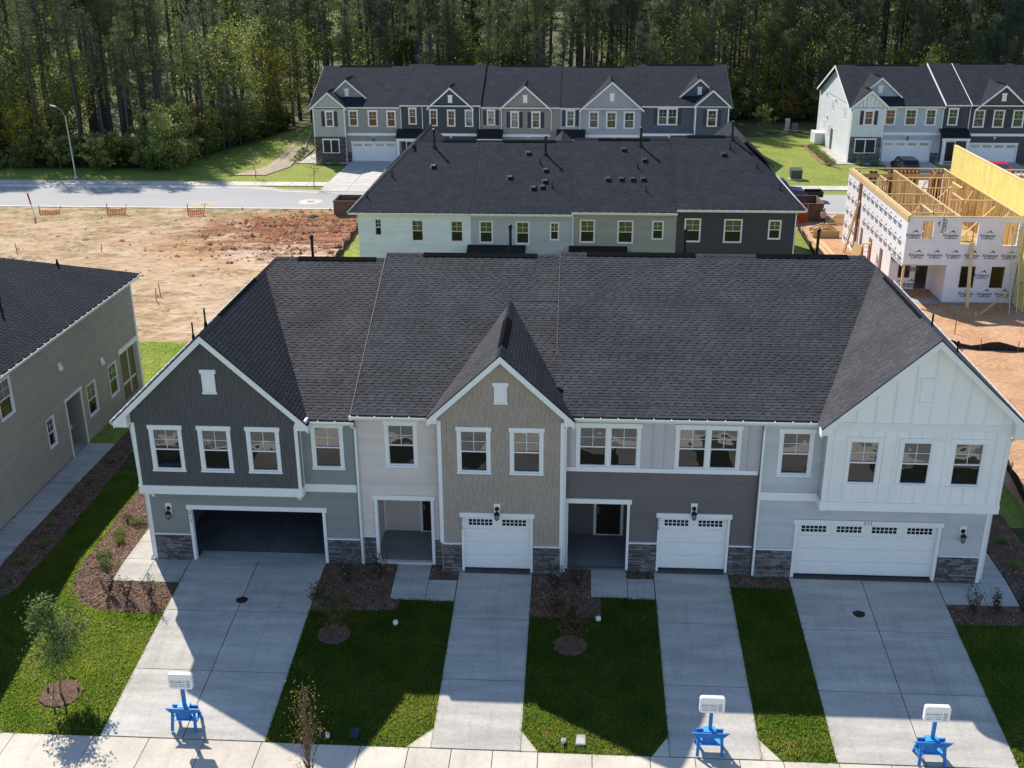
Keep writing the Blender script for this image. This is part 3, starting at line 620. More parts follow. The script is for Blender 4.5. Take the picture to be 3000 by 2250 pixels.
# grass verge left of the far driveways follows the ground sheet
# ---- dirt lot
def dirt_mat():
    m = bpy.data.materials.new('red_clay_dirt'); m.use_nodes = True; t = m.node_tree; b = t.nodes['Principled BSDF']; L = t.links.new
    geo = _n(t, 'ShaderNodeNewGeometry'); sp = _n(t, 'ShaderNodeSeparateXYZ'); L(geo.outputs['Position'], sp.inputs[0])
    def noise(s, d=5, st=(1, 1, 1), dist=0.):
        mp = _n(t, 'ShaderNodeMapping'); mp.inputs['Scale'].default_value = st; L(geo.outputs['Position'], mp.inputs[0])
        n = _n(t, 'ShaderNodeTexNoise'); n.inputs['Scale'].default_value = s; n.inputs['Detail'].default_value = d; n.inputs['Distortion'].default_value = dist; L(mp.outputs[0], n.inputs['Vector']); return n.outputs[0]
    def rng(v, a, c, o0=0., o1=1.):
        r = _n(t, 'ShaderNodeMapRange'); L(v, r.inputs[0]); r.inputs[1].default_value = a; r.inputs[2].default_value = c; r.inputs[3].default_value = o0; r.inputs[4].default_value = o1; return r.outputs[0]
    def mix(f, a, c):
        x = _n(t, 'ShaderNodeMix', data_type='RGBA'); L(f, x.inputs[0])
        for i, q in ((6, a), (7, c)):
            if isinstance(q, tuple): x.inputs[i].default_value = (*q, 1)
            else: L(q, x.inputs[i])
        return x.outputs[2]
    def mul(a, c):
        x = _n(t, 'ShaderNodeMath', operation='MULTIPLY'); L(a, x.inputs[0]); L(c, x.inputs[1]); return x.outputs[0]
    def dist(cx, cy, rx, ry):
        s1 = _n(t, 'ShaderNodeVectorMath', operation='SUBTRACT'); s1.inputs[1].default_value = (cx, cy, 0); L(geo.outputs['Position'], s1.inputs[0])
        s2 = _n(t, 'ShaderNodeVectorMath', operation='MULTIPLY'); s2.inputs[1].default_value = (1/rx, 1/ry, 0); L(s1.outputs[0], s2.inputs[0])
        s3 = _n(t, 'ShaderNodeVectorMath', operation='LENGTH'); L(s2.outputs[0], s3.inputs[0])
        a = _n(t, 'ShaderNodeMath', operation='ADD'); L(s3.outputs['Value'], a.inputs[0]); q = _n(t, 'ShaderNodeMath', operation='MULTIPLY_ADD'); L(noise(.35, 5), q.inputs[0]); q.inputs[1].default_value = 1.6; q.inputs[2].default_value = -.8; L(q.outputs[0], a.inputs[1]); return a.outputs[0]
    c = mix(rng(noise(.12, 6), .38, .62), (.46, .325, .20), (.38, .245, .135))
    c = mix(rng(noise(.7, 6, (.9, 1.2, 1)), .45, .75), c, (.54, .42, .29))
    c = mix(rng(dist(-13, 48, 5, 6), 1.3, .3, 0, .75), c, (.45, .245, .115))
    c = mix(rng(dist(-8, 54, 8, 6), 1.2, .6), c, (.30, .115, .055))
    c = mix(rng(dist(-6, 45, 6.5, 4), 1.1, .6), c, (.56, .40, .29))
    rut = mul(rng(noise(1.0, 5, (.25, 1.9, 1), .8), .44, .58), rng(dist(-8, 52, 9, 8), 1.2, .5))
    c = mix(rut, c, (.13, .042, .022))
    w = mul(rng(noise(.22, 4), .5, .64), rng(noise(2.2, 6), .40, .62)); c = mix(w, c, (.19, .15, .055))
    w2 = mul(rng(sp.outputs[1], 55, 60), rng(noise(.8, 6), .4, .62)); c = mix(w2, c, (.20, .17, .05))
    dk = rng(noise(2.4, 8, (.85, 1.2, 1)), .54, .70, 0, .85); c = mix(dk, c, (.22, .135, .075)); lt = rng(noise(.4, 7, (.9, 1.1, 1), .8), .55, .75, 0, .6); c = mix(lt, c, (.60, .48, .35))
    L(c, b.inputs['Base Color']); b.inputs['Roughness'].default_value = .95; b.inputs['Specular IOR Level'].default_value = .15
    bp = _n(t, 'ShaderNodeBump'); bp.inputs['Strength'].default_value = .9; bp.inputs['Distance'].default_value = .22; L(noise(1.4, 8, (.8, 1.25, 1)), bp.inputs['Height']); L(bp.outputs[0], b.inputs['Normal'])
    return m
DIRT = dirt_mat()
from mathutils import noise as mnoise
def bumpy(name, x0, y0, x1, y1, mat, step=.4, amp=.10, off=.15, f=None):
    nx = int((x1-x0)/step); ny = int((y1-y0)/step); V = []
    for j in range(ny+1):
        for i in range(nx+1):
            x = x0+(x1-x0)*i/nx; y = y0+(y1-y0)*j/ny
            e = min(1, min(x-x0, x1-x, y-y0, y1-y)/1.2)
            h = mnoise.fractal(Vector((x*.35, y*.7, 0)), .9, 2.1, 4)*amp+(mnoise.noise(Vector((x*.5, y*2.3, 7)))*amp*1.6*max(0, 1-math.hypot((x+8)/9, (y-52)/8)))
            V.append((x, y, gz(x, y)+(off+h)*e-.02*(1-e)+(f(x, y) if f else 0)))
    F = [(j*(nx+1)+i, j*(nx+1)+i+1, (j+1)*(nx+1)+i+1, (j+1)*(nx+1)+i) for j in range(ny) for i in range(nx)]
    o = put(name, np_mesh(name, V, F, mat)); o['kind'] = 'structure'; o.data.polygons.foreach_set('use_smooth', [True]*len(F)); return o
def ruts(x, y):
    d = 0
    for (b, s, ph, am) in ((38, .03, 0, 5), (47, -.12, 1.2, 2.5), (53, .05, 2.2, 2)):
        c = b+s*(x+20)+am*math.sin(x/9+ph)
        for o in (-.9, .9):
            q = abs(y-c-o)
            if q < .5: d -= .10*(1-q/.5)
            elif q < .8: d += .04
    return d
bumpy('dirt_lot', -62, 24.75, -2.2, 61.6, DIRT, step=.33, f=ruts)
def clods():
    rg = np.random.default_rng(21); V = []; F = []; mi = []
    for k in range(2050):
        if k < 1700: x, y = rg.normal(-7.5, 4.2), rg.normal(52, 4.5)
        else: x, y = rg.uniform(-58, -3), rg.uniform(25.5, 60.5)
        if x > -2.6 or y > 60.8 or y < 25.2: continue
        s = abs(rg.normal(0, .10))+.035; n = 6; o = len(V); z = gz(x, y)+.14
        V.append((x, y, z+s*rg.uniform(.6, 1.1)))
        for i in range(n): a = i*2*math.pi/n+rg.uniform(-.3, .3); V.append((x+math.cos(a)*s*rg.uniform(.7, 1.4), y+math.sin(a)*s*rg.uniform(.7, 1.3), z-.04))
        for i in range(n): F.append((o, o+1+i, o+1+(i+1) % n)); mi.append(0 if k < 1500 else 1)
    tag(put('dirt_clods', np_mesh('dirt_clods', V, F, [pm('red_clod', (.24, .085, .04), .95, .3, 2, isl=.4), pm('tan_clod', (.36, .24, .14), .95, .3, 2, isl=.4)], mi)), 'loose red and tan clods scattered over the dirt lot', 'dirt', kind='stuff')
clods()
DIRT2 = pm('construction_dirt', (.40, .215, .11), .95, .2, .5, bump=.9, bs=5, col2=(.50, .30, .17), fine=.25, fs=5)
bumpy('construction_yard', 33.7, 3, 62, 61.6, DIRT2, amp=.1)
bumpy('construction_yard', 31.0, 56, 33.9, 61.6, DIRT2, amp=.05)
# ================================================================ MAIN ROW (fronts in shade, facing the camera)
KM = .405; YR = 8.14; YE = -.4; CS = math.sqrt(1+KM*KM)
def zmain(e, y): return e+KM*(y-YE)
CHAR = sid('charcoal_shake_paint', (.092, .086, .094)); SAGE = sid('sage_grey_siding', (.265, .268, .26)); BEIGE = sid('warm_beige_siding', (.70, .60, .56)); TAUPE = sid('taupe_shake_paint', (.385, .31, .26))
LILAC = sid('pale_lilac_grey_panel', (.56, .51, .525)); DKBR = sid('dark_brown_grey_siding', (.155, .132, .130)); PALEB = sid('pale_blue_grey_siding', (.56, .555, .57)); OFFW = sid('off_white_panel', (.90, .86, .85), .02)
def const(a, b): return lambda z: (a, b)
def gab(X, Zp, k, a, b, ze):         # limits of a gabled wall
    return lambda z: (a, b) if z <= ze else (max(a, X-(Zp-z)/k), min(b, X+(Zp-z)/k))
def front_wall(t, fr, a0, a1, z0, z1, holes, mat, name='wall'):
    mb = MB(); cells(mb, fr, a0, a1, z0, z1, holes); return mb.build(name, mat, t)
def rear_shell(t, x0, x1, yb, zb, e, mat, rear=17.0):
    """party/rear walls of a unit"""
    mb = MB(); mb.box(x0, yb+.2, zb-.3, x0+.12, rear, e-.1); mb.box(x1-.12, yb+.2, zb-.3, x1, rear, e-.1); mb.box(x0+.12, rear-.15, zb-.3, x1-.12, rear, e-.1); mb.build('side_walls', mat, t)
def main_roof(t, pts_list, e, x0, x1, mat=None):
    mb = MB()
    for pts in pts_list: deck(mb, pts)
    return mb.build('roof', mat or ROOFD, t)
# ---------------- unit 217
t = thing('townhouse', 'end townhouse number 217 with charcoal shake gable and open double garage', 'townhouse', (3.9, 0, 0), 'townhouses of the front row')
E7 = 5.95; G7X, G7Z, G7K = 2.91, 9.11, .94; f0 = Fr(0, 0); fb = Fr(0, -.42)
hw = [(.55, 1.79, 3.86, 5.65), (2.30, 3.53, 3.86, 5.65), (4.02, 5.26, 3.86, 5.65)]
def wins(t, fr, lst, **k):
    H = []
    for a0, a1, z0, z1 in lst: H.append(window(t, fr, a0, a1, z0, z1, **k))
    return [h[0] for h in H], [h[1] for h in H]
# lower wall
go = (1.55, 6.45, -.02, 2.14)
wl = front_wall(t, f0, 0, 7.82, -.2, 3.0, [go], SAGE, 'lower_wall'); planks(wl, f0, 1.12, 2.98, const(.1, 7.74), [(1.42, 6.61, 0, 2.31)], SAGE)
casing3(t, f0, 1.42, 6.61, -.02, 2.31, .17, name='garage_trim')
stone_panel(t, f0, .11, 1.46, -.02, 1.07); stone_panel(t, f0, 6.58, 7.76, -.02, 1.03)
MB().fb(f0, -.02, .1, -.02, 3.0, 0, .035).fb(f0, -.02, .02, -.02, 3, -.12, .034).build('corner_board', WHITE, t)
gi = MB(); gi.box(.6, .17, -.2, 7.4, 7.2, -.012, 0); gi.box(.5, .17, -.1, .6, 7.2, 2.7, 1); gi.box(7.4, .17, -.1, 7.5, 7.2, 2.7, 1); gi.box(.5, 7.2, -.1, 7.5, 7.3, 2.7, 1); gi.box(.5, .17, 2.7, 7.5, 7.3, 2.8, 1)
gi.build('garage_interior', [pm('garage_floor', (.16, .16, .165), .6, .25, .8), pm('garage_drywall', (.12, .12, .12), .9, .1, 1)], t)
MB().box(1.6, -.015, -.06, 6.4, .62, .012).build('garage_threshold', CONC, t)
MB().box(1.6, .3, 2.16, 6.4, 2.4, 2.22).build('raised_garage_door', WHITE, t)
MB().box(4.0, .3, -.012, 4.02, 7, -.008).build('floor_joint', JOINT, t)
# upper bay
H, G = wins(t, fb, hw)
wb = MB(); cells(wb, fb, 0, 5.87, 3.0, 5.75, G); wb.prism([(0, -.42, 5.75), (5.87, -.42, 5.75), (5.87, -.42, G7Z-G7K*2.96-.1), (G7X, -.42, G7Z-.15), (0, -.42, G7Z-G7K*2.91-.1)], (0, .16, 0)); wb.box(0, -.26, 3.0, .12, 0, 5.7); wb.box(5.75, -.26, 3.0, 5.87, .02, 5.9); wb.box(.1, -.3, 2.96, 5.8, .05, 3.02); wb = wb.build('bay_wall', CHAR, t)
vent7 = (2.66, 3.22, 6.86, 7.76)
shakes(wb, fb, 3.30, 8.9, gab(G7X, G7Z-.24, G7K, .1, 5.77, 5.7), H+[vent7], CHAR)
gable_vent(t, fb, *vent7)
band = MB().fb(fb, -.04, 5.91, 2.95, 3.28, -.1, .05); band.fb(f0, 5.87, 7.76, 2.97, 3.27, 0, .05); band.box(5.86, -.42, 2.951, 5.92, -.02, 3.279); band.box(-.05, -.42, 2.951, 0, .1, 3.279); band.build('band_board', WHITE, t)
for a, b in ((-.02, .1), (5.77, 5.89)): MB().fb(fb, a, b, 3.28, 5.72, 0, .03).build('corner_board', WHITE, t)
MB().box(5.87, -.12, 3.28, 5.9, -.03, 5.8).build('corner_board', WHITE, t)
side7 = MB().box(5.87, -.4, 3.28, 5.885, -.0, 5.85).build('bay_side_wall', SAGE, t)
for x in (.22, 5.62):
    b = MB(); b.prism([(x, -.40, 2.95), (x, 0, 2.95), (x, 0, 2.62), (x, -.06, 2.62), (x, -.12, 2.78), (x, -.36, 2.86)], (.1, 0, 0)); b.build('bracket', WHITE, t)
# recess
H4, G4 = wins(t, f0, [(6.2, 7.42, 3.86, 5.66)])
wr = MB(); cells(wr, f0, 5.87, 7.82, 3.0, 5.95, G4); wr = wr.build('recess_wall', SAGE, t); planks(wr, f0, 3.27, 5.88, const(5.9, 7.74), H4, SAGE)
lantern(t, f0, .76, 2.13); numerals(t, '217', f0, 1.53, 2.0, .05, .2)
rear_shell(t, 0, 7.82, 0, 0, E7, SAGE)
# roof planes
JY = YE+(G7Z-E7)/KM; RX = G7X+(zmain(E7, YR)-G7Z)/G7K; ZR7 = zmain(E7, YR); XE = -.5; ZXE = G7Z-G7K*(G7X-XE)
yb7 = YR+(ZR7-ZXE)/KM
roof = main_roof(t, [[(6.27, YE, E7), (7.86, YE, E7), (7.86, YR, ZR7), (RX, YR, ZR7), (G7X, JY, G7Z)], [(G7X, -.76, G7Z), (6.36, -.76, G7Z-G7K*3.45), (6.27, YE, E7), (G7X, JY, G7Z)],
      [(XE, -.76, ZXE), (G7X, -.76, G7Z), (G7X, JY, G7Z), (RX, YR, ZR7), (XE, yb7, ZXE)], [(XE, yb7, ZXE), (RX, YR, ZR7), (7.86, YR, ZR7), (7.86, yb7, ZXE)]], E7, 0, 7.86)
pl = Plane((0, YE, E7), (1, 0, 0), (0, 1, KM))
def valley7(v):
    y = YE+v/CS; z = E7+KM*(y-YE)
    return [((G7X+(G7Z-z)/G7K) if z < G7Z else G7X+(z-G7Z)/G7K, 7.85)]
shingles(roof, pl, (YR-YE)*CS, valley7, SHG7)
cg = math.sqrt(1+G7K**2)
pg = Plane((6.36, -.76, G7Z-G7K*3.45), (0, 1, 0), (-1, 0, G7K))
def lim7(v):
    x = 6.36-v/cg; z = G7Z-G7K*(x-G7X); return [(0, max(.36, YE+(z-E7)/KM+.76))]
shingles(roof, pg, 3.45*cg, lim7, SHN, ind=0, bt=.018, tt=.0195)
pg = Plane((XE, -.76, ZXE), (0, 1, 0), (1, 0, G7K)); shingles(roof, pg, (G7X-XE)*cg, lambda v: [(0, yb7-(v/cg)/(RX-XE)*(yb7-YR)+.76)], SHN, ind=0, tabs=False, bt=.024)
ridge_caps(roof, (G7X, -.76, G7Z), (G7X, JY, G7Z), (1, 0, -G7K), (-1, 0, -G7K), SHN); ridge_caps(roof, (G7X, JY, G7Z), (RX, YR, ZR7), (1, -.6, -.3), (-1, 0, -G7K), SHN)
ridge_caps(roof, (RX, YR, ZR7), (7.8, YR, ZR7), (0, -1, -KM), (0, 1, -KM), SHG)
MB().prism([(G7X-.07, 1.4, G7Z-.02), (G7X, 1.4, G7Z+.065), (G7X+.07, 1.4, G7Z-.01), (G7X+.07, 1.4, G7Z-.07), (G7X, 1.4, G7Z), (G7X-.16, 1.4, G7Z-.2)], (0, 4.6, 0)).build('ridge_vent', VENT, t)
ridge_vent(t, 4.15, 7.35, YR, ZR7, KM); pipe(t, (4.45, 9.3, ZR7-.45), 1.05)
pipe(t, (1.6, 3.6, 8.0), .65, .035, False); pipe(t, (1.3, 3.0, 7.7), .6, .03, False)
rake(t, G7X, G7Z, XE, ZXE, 6.36, G7Z-G7K*3.45, -.74, -.40)
for x0, x1, xs in ((-.46, -.02, -.02), (5.89, 6.3, 5.89)): MB().prism([(x0, -.735, 5.66), (x1, -.735, 5.66), (x1, -.735, 6.05 if x0 > 0 else 6.3), (x0, -.735, 5.86 if x0 < 0 else 5.93)][::1], (0, .34, 0)).build('eave_return', WHITE, t)
gutter(t, (XE, -.74, ZXE-.02), (XE, 17, ZXE-.02), (-1, 0, 0)); gutter(t, (6.34, YE, E7-.03), (7.9, YE, E7-.03), (0, -1, 0))
MB().fb(f0, 5.9, 7.82, 5.78, 5.93, 0, .36).build('soffit', WHITE, t)
downspout(t, [(7.78, -.46, 5.84), (7.78, -.3, 5.66), (7.84, -.07, 5.5), (7.84, -.07, .05)]); downspout(t, [(-.42, -.5, 5.7), (-.14, -.2, 5.45), (-.1, -.15, 3.3), (-.06, .05, 2.9), (-.06, .05, .12), (-.12, -.1, .04)])
# ---------------- unit 215
t = thing('townhouse', 'townhouse number 215 with taupe shake gable, beige porch wall and one white garage door', 'townhouse', (11.5, 0, .15), 'townhouses of the front row')
E5 = 6.17; Z5 = .13; G5X, G5Z, G5K = 13.0, 8.53, .932; fg = Fr(0, -.36); f5 = Fr(0, .03); ZR5 = zmain(E5, YR)
po = (8.46, 10.42, .1, 2.7)
H, G = wins(t, f5, [(8.82, 10.05, 4.0, 5.79)])
w5 = MB(); cells(w5, f5, 7.84, 10.82, 0, 6.1, G+[po]); w5 = w5.build('porch_wall', BEIGE, t)
planks(w5, f5, 1.22, 6.05, const(7.93, 10.8), H+[(8.3, 10.58, 0, 2.87)], BEIGE)
casing3(t, f5, 8.3, 10.58, .08, 2.87, .17, name='porch_trim'); stone_panel(t, f5, 7.92, 8.36, .05, 1.17); stone_panel(t, f5, 10.5, 10.8, .05, 1.14)
pr = MB(); pr.box(8.2, .19, -.1, 10.75, 2.5, .1, 0); pr.box(8.1, .19, 0, 8.25, 2.5, 2.8, 1); pr.box(10.7, .19, 0, 10.82, 2.5, 2.8, 1); pr.box(8.1, 2.4, 0, 10.8, 2.5, 2.8, 1); pr.box(8.1, .19, 2.72, 10.8, 2.5, 2.8, 2)
pr = pr.build('porch_recess', [pm('porch_slab', (.26, .26, .26), .7, .15, 1), BEIGE, WHITE], t)
fp = Fr(0, 2.4); planks(pr, fp, .2, 2.7, const(8.26, 9.6), [], BEIGE); MB().fb(fp, 8.24, 8.32, .1, 2.7, 0, .05).build('corner_board', WHITE, t)
def front_door(t, fr, a0, a1, z0, z1, mat):
    d = MB().fb(fr, a0, a1, z0+.03, z1, 0, .03).build('front_door', mat, t)
    MB().fb(fr, a0-.11, a0, z0, z1+.11, 0, .05).fb(fr, a1, a1+.11, z0, z1+.11, 0, .05).fb(fr, a0, a1, z1, z1+.11, 0, .051).fb(fr, a0-.11, a1+.11, z0-.02, z0+.03, 0, .08).build('door_casing', WHITE, d)
    for r in range(3):
        for c in range(2):
            w = (a1-a0)/2; MB().fb(fr, a0+c*w+.08, a0+(c+1)*w-.05, z0+.15+r*.62, z0+.65+r*.62, .03, .042).build('door_panel', mat, d)
    MB().fb(fr, a0+.05, a0+.09, z0+.95, z0+1.2, .03, .08).build('door_handle', pm('brass', (.4, .36, .3), .35, .1, 4, metal=.8), d)
DOOR = pm('dark_door_paint', (.030, .018, .014), .4, .1, 2)
front_door(t, fp, 9.74, 10.66, .1, 2.16, DOOR)
go = (11.62, 14.03, .08, 2.27)
H, G = wins(t, fg, [(11.42, 12.66, 4.0, 5.79), (13.26, 14.5, 4.0, 5.79)])
w5 = MB(); cells(w5, fg, 10.82, 15.14, 0, 6.0, G+[go]); w5.prism([(10.82, -.36, 6.0), (15.14, -.36, 6.0), (15.14, -.36, G5Z-G5K*2.14-.1), (G5X, -.36, G5Z-.15), (10.82, -.36, G5Z-G5K*2.18-.1)], (0, .16, 0)); w5.box(10.82, -.2, 0, 10.94, .2, 6); w5.box(15.02, -.2, 0, 15.14, .2, 6); w5 = w5.build('gable_wall', TAUPE, t)
v5 = (12.72, 13.26, 6.66, 7.45)
shakes(w5, fg, 1.24, 8.35, gab(G5X, G5Z-.24, G5K, 10.92, 15.04, 6.0), H+[v5, (11.49, 14.16, 0, 2.46)], TAUPE)
gable_vent(t, fg, *v5); casing3(t, fg, 11.49, 14.16, .08, 2.46, .14, name='garage_trim'); garage_door(t, fg, 11.62, 14.03, .14, 2.27, 2); MB().box(11.64, -.46, .0, 14.0, -.2, .1).build('garage_threshold', JOINT, t)
stone_panel(t, fg, 10.86, 11.53, .02, 1.18); stone_panel(t, fg, 14.12, 15.1, .0, 1.13)
for a, b in ((10.78, 10.91), (15.05, 15.18)): MB().fb(fg, a, b, 1.2 if a < 12 else .05, 6.0, -.1, .03).build('corner_board', WHITE, t)
lantern(t, fg, 12.83, 2.62); numerals(t, '215', fg, 11.565, 2.2, .05, .19)
MB().fb(f5, 7.9, 10.8, 6.0, 6.12, 0, .38).build('soffit', WHITE, t); rear_shell(t, 7.84, 15.14, 0, 0, E5, BEIGE)
J5 = YE+(G5Z-E5)/KM; XL, XRr = 10.47, 15.53; ZL = G5Z-G5K*(G5X-XL); yb5 = YR+(ZR5-E5)/KM
vl = G5X-(G5Z-E5)/G5K; vr = G5X+(G5Z-E5)/G5K
roof = main_roof(t, [[(7.80, YE, E5), (vl, YE, E5), (G5X, J5, G5Z), (G5X, YR, ZR5), (7.80, YR, ZR5)], [(vr, YE, E5), (15.16, YE+.01, E5), (15.16, YR, ZR5), (G5X, YR, ZR5), (G5X, J5, G5Z)],
     [(XL, -.66, ZL), (G5X, -.66, G5Z), (G5X, J5, G5Z), (vl, YE, E5)], [(G5X, -.66, G5Z), (XRr, -.66, ZL), (vr, YE, E5), (G5X, J5, G5Z)], [(7.80, YR, ZR5), (15.16, YR, ZR5), (15.16, yb5, E5), (7.80, yb5, E5)]], E5, 0, 0)
pl = Plane((0, YE, E5), (1, 0, 0), (0, 1, KM))
def l5(v):
    z = E5+KM*v/CS
    if z < G5Z: return [(7.80, G5X-(G5Z-z)/G5K), (G5X+(G5Z-z)/G5K, 15.15)]
    return [(7.80, 15.15)]
shingles(roof, pl, (YR-YE)*CS, l5, SHG5)
c5 = math.sqrt(1+G5K**2)
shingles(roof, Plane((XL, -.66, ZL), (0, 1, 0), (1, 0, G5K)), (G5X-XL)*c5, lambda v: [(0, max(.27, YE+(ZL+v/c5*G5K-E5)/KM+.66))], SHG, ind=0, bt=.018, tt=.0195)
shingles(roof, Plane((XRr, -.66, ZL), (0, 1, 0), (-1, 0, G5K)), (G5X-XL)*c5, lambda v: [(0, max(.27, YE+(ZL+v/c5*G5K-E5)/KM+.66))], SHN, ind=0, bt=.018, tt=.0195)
ridge_caps(roof, (G5X, -.66, G5Z), (G5X, J5, G5Z), (1, 0, -G5K), (-1, 0, -G5K), SHN); ridge_caps(roof, (7.8, YR, ZR5), (15.1, YR, ZR5), (0, -1, -KM), (0, 1, -KM), SHG)
MB().prism([(G5X-.16, .4, G5Z-.1), (G5X, .4, G5Z+.08), (G5X+.16, .4, G5Z-.1), (G5X+.16, .4, G5Z-.16), (G5X, .4, G5Z), (G5X-.16, .4, G5Z-.16)], (0, 2.9, 0)).build('ridge_vent', VENT, t)
ridge_vent(t, 9.3, 13.9, YR, ZR5, KM); pipe(t, (12.75, 9.3, ZR5-.45), 1.35)
rake(t, G5X, G5Z, XL, ZL, XRr, ZL, -.64, -.34)
for x0, x1 in ((10.5, 10.8), (15.16, 15.5)): MB().prism([(x0, -.635, 5.98), (x1, -.635, 5.98), (x1, -.635, 6.3 if x0 < 12 else 6.18), (x0, -.635, 6.16 if x0 < 12 else 6.38)], (0, .3, 0)).build('eave_return', WHITE, t)
gutter(t, (7.74, YE, E5-.03), (10.6, YE, E5-.03), (0, -1, 0)); MB().box(7.74, -.42, 5.95, 7.82, -.05, 6.12).build('step_flashing', WHITE, t)
downspout(t, [(15.4, -.5, 6.05), (15.25, -.3, 5.85), (15.22, -.28, 5.7), (15.22, -.28, .08)])
STEPM = pm('grey_step_metal', (.066, .065, .067), .6, .1, 3)
MB().prism([(7.77, YE, E5-.15), (7.77, YE, E5+.035), (7.77, YR, ZR5+.035), (7.77, YR, ZR5-.15)], (.03, 0, 0)).build('step_flashing', STEPM, t)
# ---------------- unit 213
t = thing('townhouse', 'townhouse number 213 with pale panel upper floor over dark brown siding and narrow garage', 'townhouse', (18.5, 0, .12), 'townhouses of the front row')
E3 = 6.27; ZR3 = zmain(E3, YR); f3 = Fr(0, -.02)
po = (15.34, 17.44, .1, 2.78); go = (18.62, 21.03, .08, 2.25)
H, G = [], []
for a0, a1 in ((15.55, 17.86), (18.98, 21.3)):
    h, g = window(t, f3, a0, a1, 4.15, 5.88, double=True); H.append(h)
    mid = (g[0]+g[1])/2; G += [(g[0], mid-.06, g[2], g[3]), (mid+.06, g[1], g[2], g[3])]
w3 = MB(); cells(w3, f3, 15.16, 21.96, 0, 4.1, [po, go]); w3 = w3.build('lower_wall', DKBR, t)
planks(w3, f3, 1.22, 4.06, const(15.2, 21.9), [(15.2, 17.6, 0, 2.95), (18.49, 21.16, 0, 2.45)], DKBR)
wu = MB(); cells(wu, f3, 15.16, 21.96, 4.1, 6.2, G); wu = wu.build('upper_wall', LILAC, t)
battens(wu, f3, 4.2, lambda a: 6.15, 15.2, 21.95, [(h[0]-.03, h[1]+.03, h[2]-.1, h[3]+.03) for h in H], LILAC, step=.41)
MB().fb(f3, 15.18, 21.92, 4.03, 4.19, 0, .05).build('band_board', WHITE, t)
casing3(t, f3, 15.2, 17.6, .08, 2.95, .15, name='porch_trim'); casing3(t, f3, 18.49, 21.16, .08, 2.45, .14, name='garage_trim'); garage_door(t, f3, 18.62, 21.03, .14, 2.25, 2); MB().box(18.64, -.12, .0, 21.0, .14, .1).build('garage_threshold', JOINT, t)
pr = MB(); pr.box(15.25, .14, -.1, 17.6, 2.6, .1, 0); pr.box(15.16, .14, 0, 15.3, 2.6, 2.9, 1); pr.box(17.5, .14, 0, 17.6, 2.6, 2.9, 1); pr.box(15.2, 2.5, 0, 17.6, 2.6, 2.9, 1); pr.box(15.2, .14, 2.8, 17.6, 2.6, 2.9, 2)
pr = pr.build('porch_recess', [MATS['porch_slab'], DKBR, WHITE], t); fp = Fr(0, 2.5); planks(pr, fp, .15, 2.7, const(15.32, 16.3), [], DKBR); front_door(t, fp, 16.42, 17.34, .1, 2.16, DOOR)
MB().fb(fp, 16.1, 16.24, 1.85, 2.2, 0, .12).build('porch_light', BLACK, t); MB().box(15.35, 1.9, 2.5, 16.0, 2.48, 2.62).build('porch_beam', WHITE, t)
stone_panel(t, f3, 17.54, 18.53, .02, 1.2); stone_panel(t, f3, 21.12, 21.9, .0, 1.17); lantern(t, f3, 19.8, 2.64); numerals(t, '213', f3, 18.565, 2.2, .05, .19)
MB().fb(f3, 15.2, 21.96, 6.1, 6.22, 0, .36).build('soffit', WHITE, t); rear_shell(t, 15.16, 21.96, 0, 0, E3, DKBR)
roof = main_roof(t, [[(15.12, YE, E3), (21.96, YE, E3), (21.96, YR, ZR3), (14.85, YR, ZR3), (14.85, YE+2.0, E3+.81), (15.12, YE+1.2, E3+.486)], [(14.85, YR, ZR3), (21.96, YR, ZR3), (21.96, YR+8.54, E3), (14.85, YR+8.54, E3)]], E3, 0, 0)
shingles(roof, Plane((0, YE, E3), (1, 0, 0), (0, 1, KM)), (YR-YE)*CS, lambda v: [(15.12 if v < 1.3 else 14.85, 21.96)], SHG)
ridge_caps(roof, (14.85, YR, ZR3), (21.96, YR, ZR3), (0, -1, -KM), (0, 1, -KM), SHG); ridge_vent(t, 15.9, 20.2, YR, ZR3, KM); pipe(t, (19.9, 9.3, ZR3-.45), 1.15)
MB().prism([(14.82, 2.4, zmain(E3, 2.4)-.12), (14.82, 2.4, zmain(E3, 2.4)+.035), (14.82, YR, ZR3+.035), (14.82, YR, ZR3-.12)], (.03, 0, 0)).build('step_flashing', STEPM, t)
gutter(t, (15.5, YE, E3-.03), (21.96, YE, E3-.03), (0, -1, 0))
# ---------------- unit 211
t = thing('townhouse', 'end townhouse number 211 with off-white panelled gable over closed double garage', 'townhouse', (26, 0, .1), 'townhouses of the front row')
f1 = Fr(0, -.13); fb1 = Fr(0, -.72); Z1 = .08; G1X, G1Z, G1K = 27.16, 9.44, .925; E1 = E3; ZR1 = ZR3
go = (23.44, 28.34, .05, 2.22)
w1 = MB(); cells(w1, f1, 21.98, 29.98, -.1, 3.2, [go]); w1 = w1.build('lower_wall', PALEB, t); planks(w1, f1, 1.22, 3.1, const(22.05, 29.87), [(23.29, 28.48, 0, 2.4)], PALEB)
casing3(t, f1, 23.29, 28.48, .05, 2.39, .17, name='garage_trim'); garage_door(t, f1, 23.44, 28.34, .12, 2.21, 4); MB().box(23.46, -.24, -.05, 28.32, .03, .07).build('garage_threshold', JOINT, t)
stone_panel(t, f1, 22.02, 23.33, .0, 1.15); stone_panel(t, f1, 28.45, 29.86, -.02, 1.06)
MB().fb(f1, 29.87, 30.0, 0, 3.1, 0, .035).fb(f1, 29.97, 30.0, 0, 3.1, -.12, .034).build('corner_board', WHITE, t)
lantern(t, f1, 29.16, 2.07); numerals(t, '211', f1, 25.86, 2.3, .065, .19, False)
H8, G8 = wins(t, f1, [(22.5, 23.74, 4.06, 5.86)])
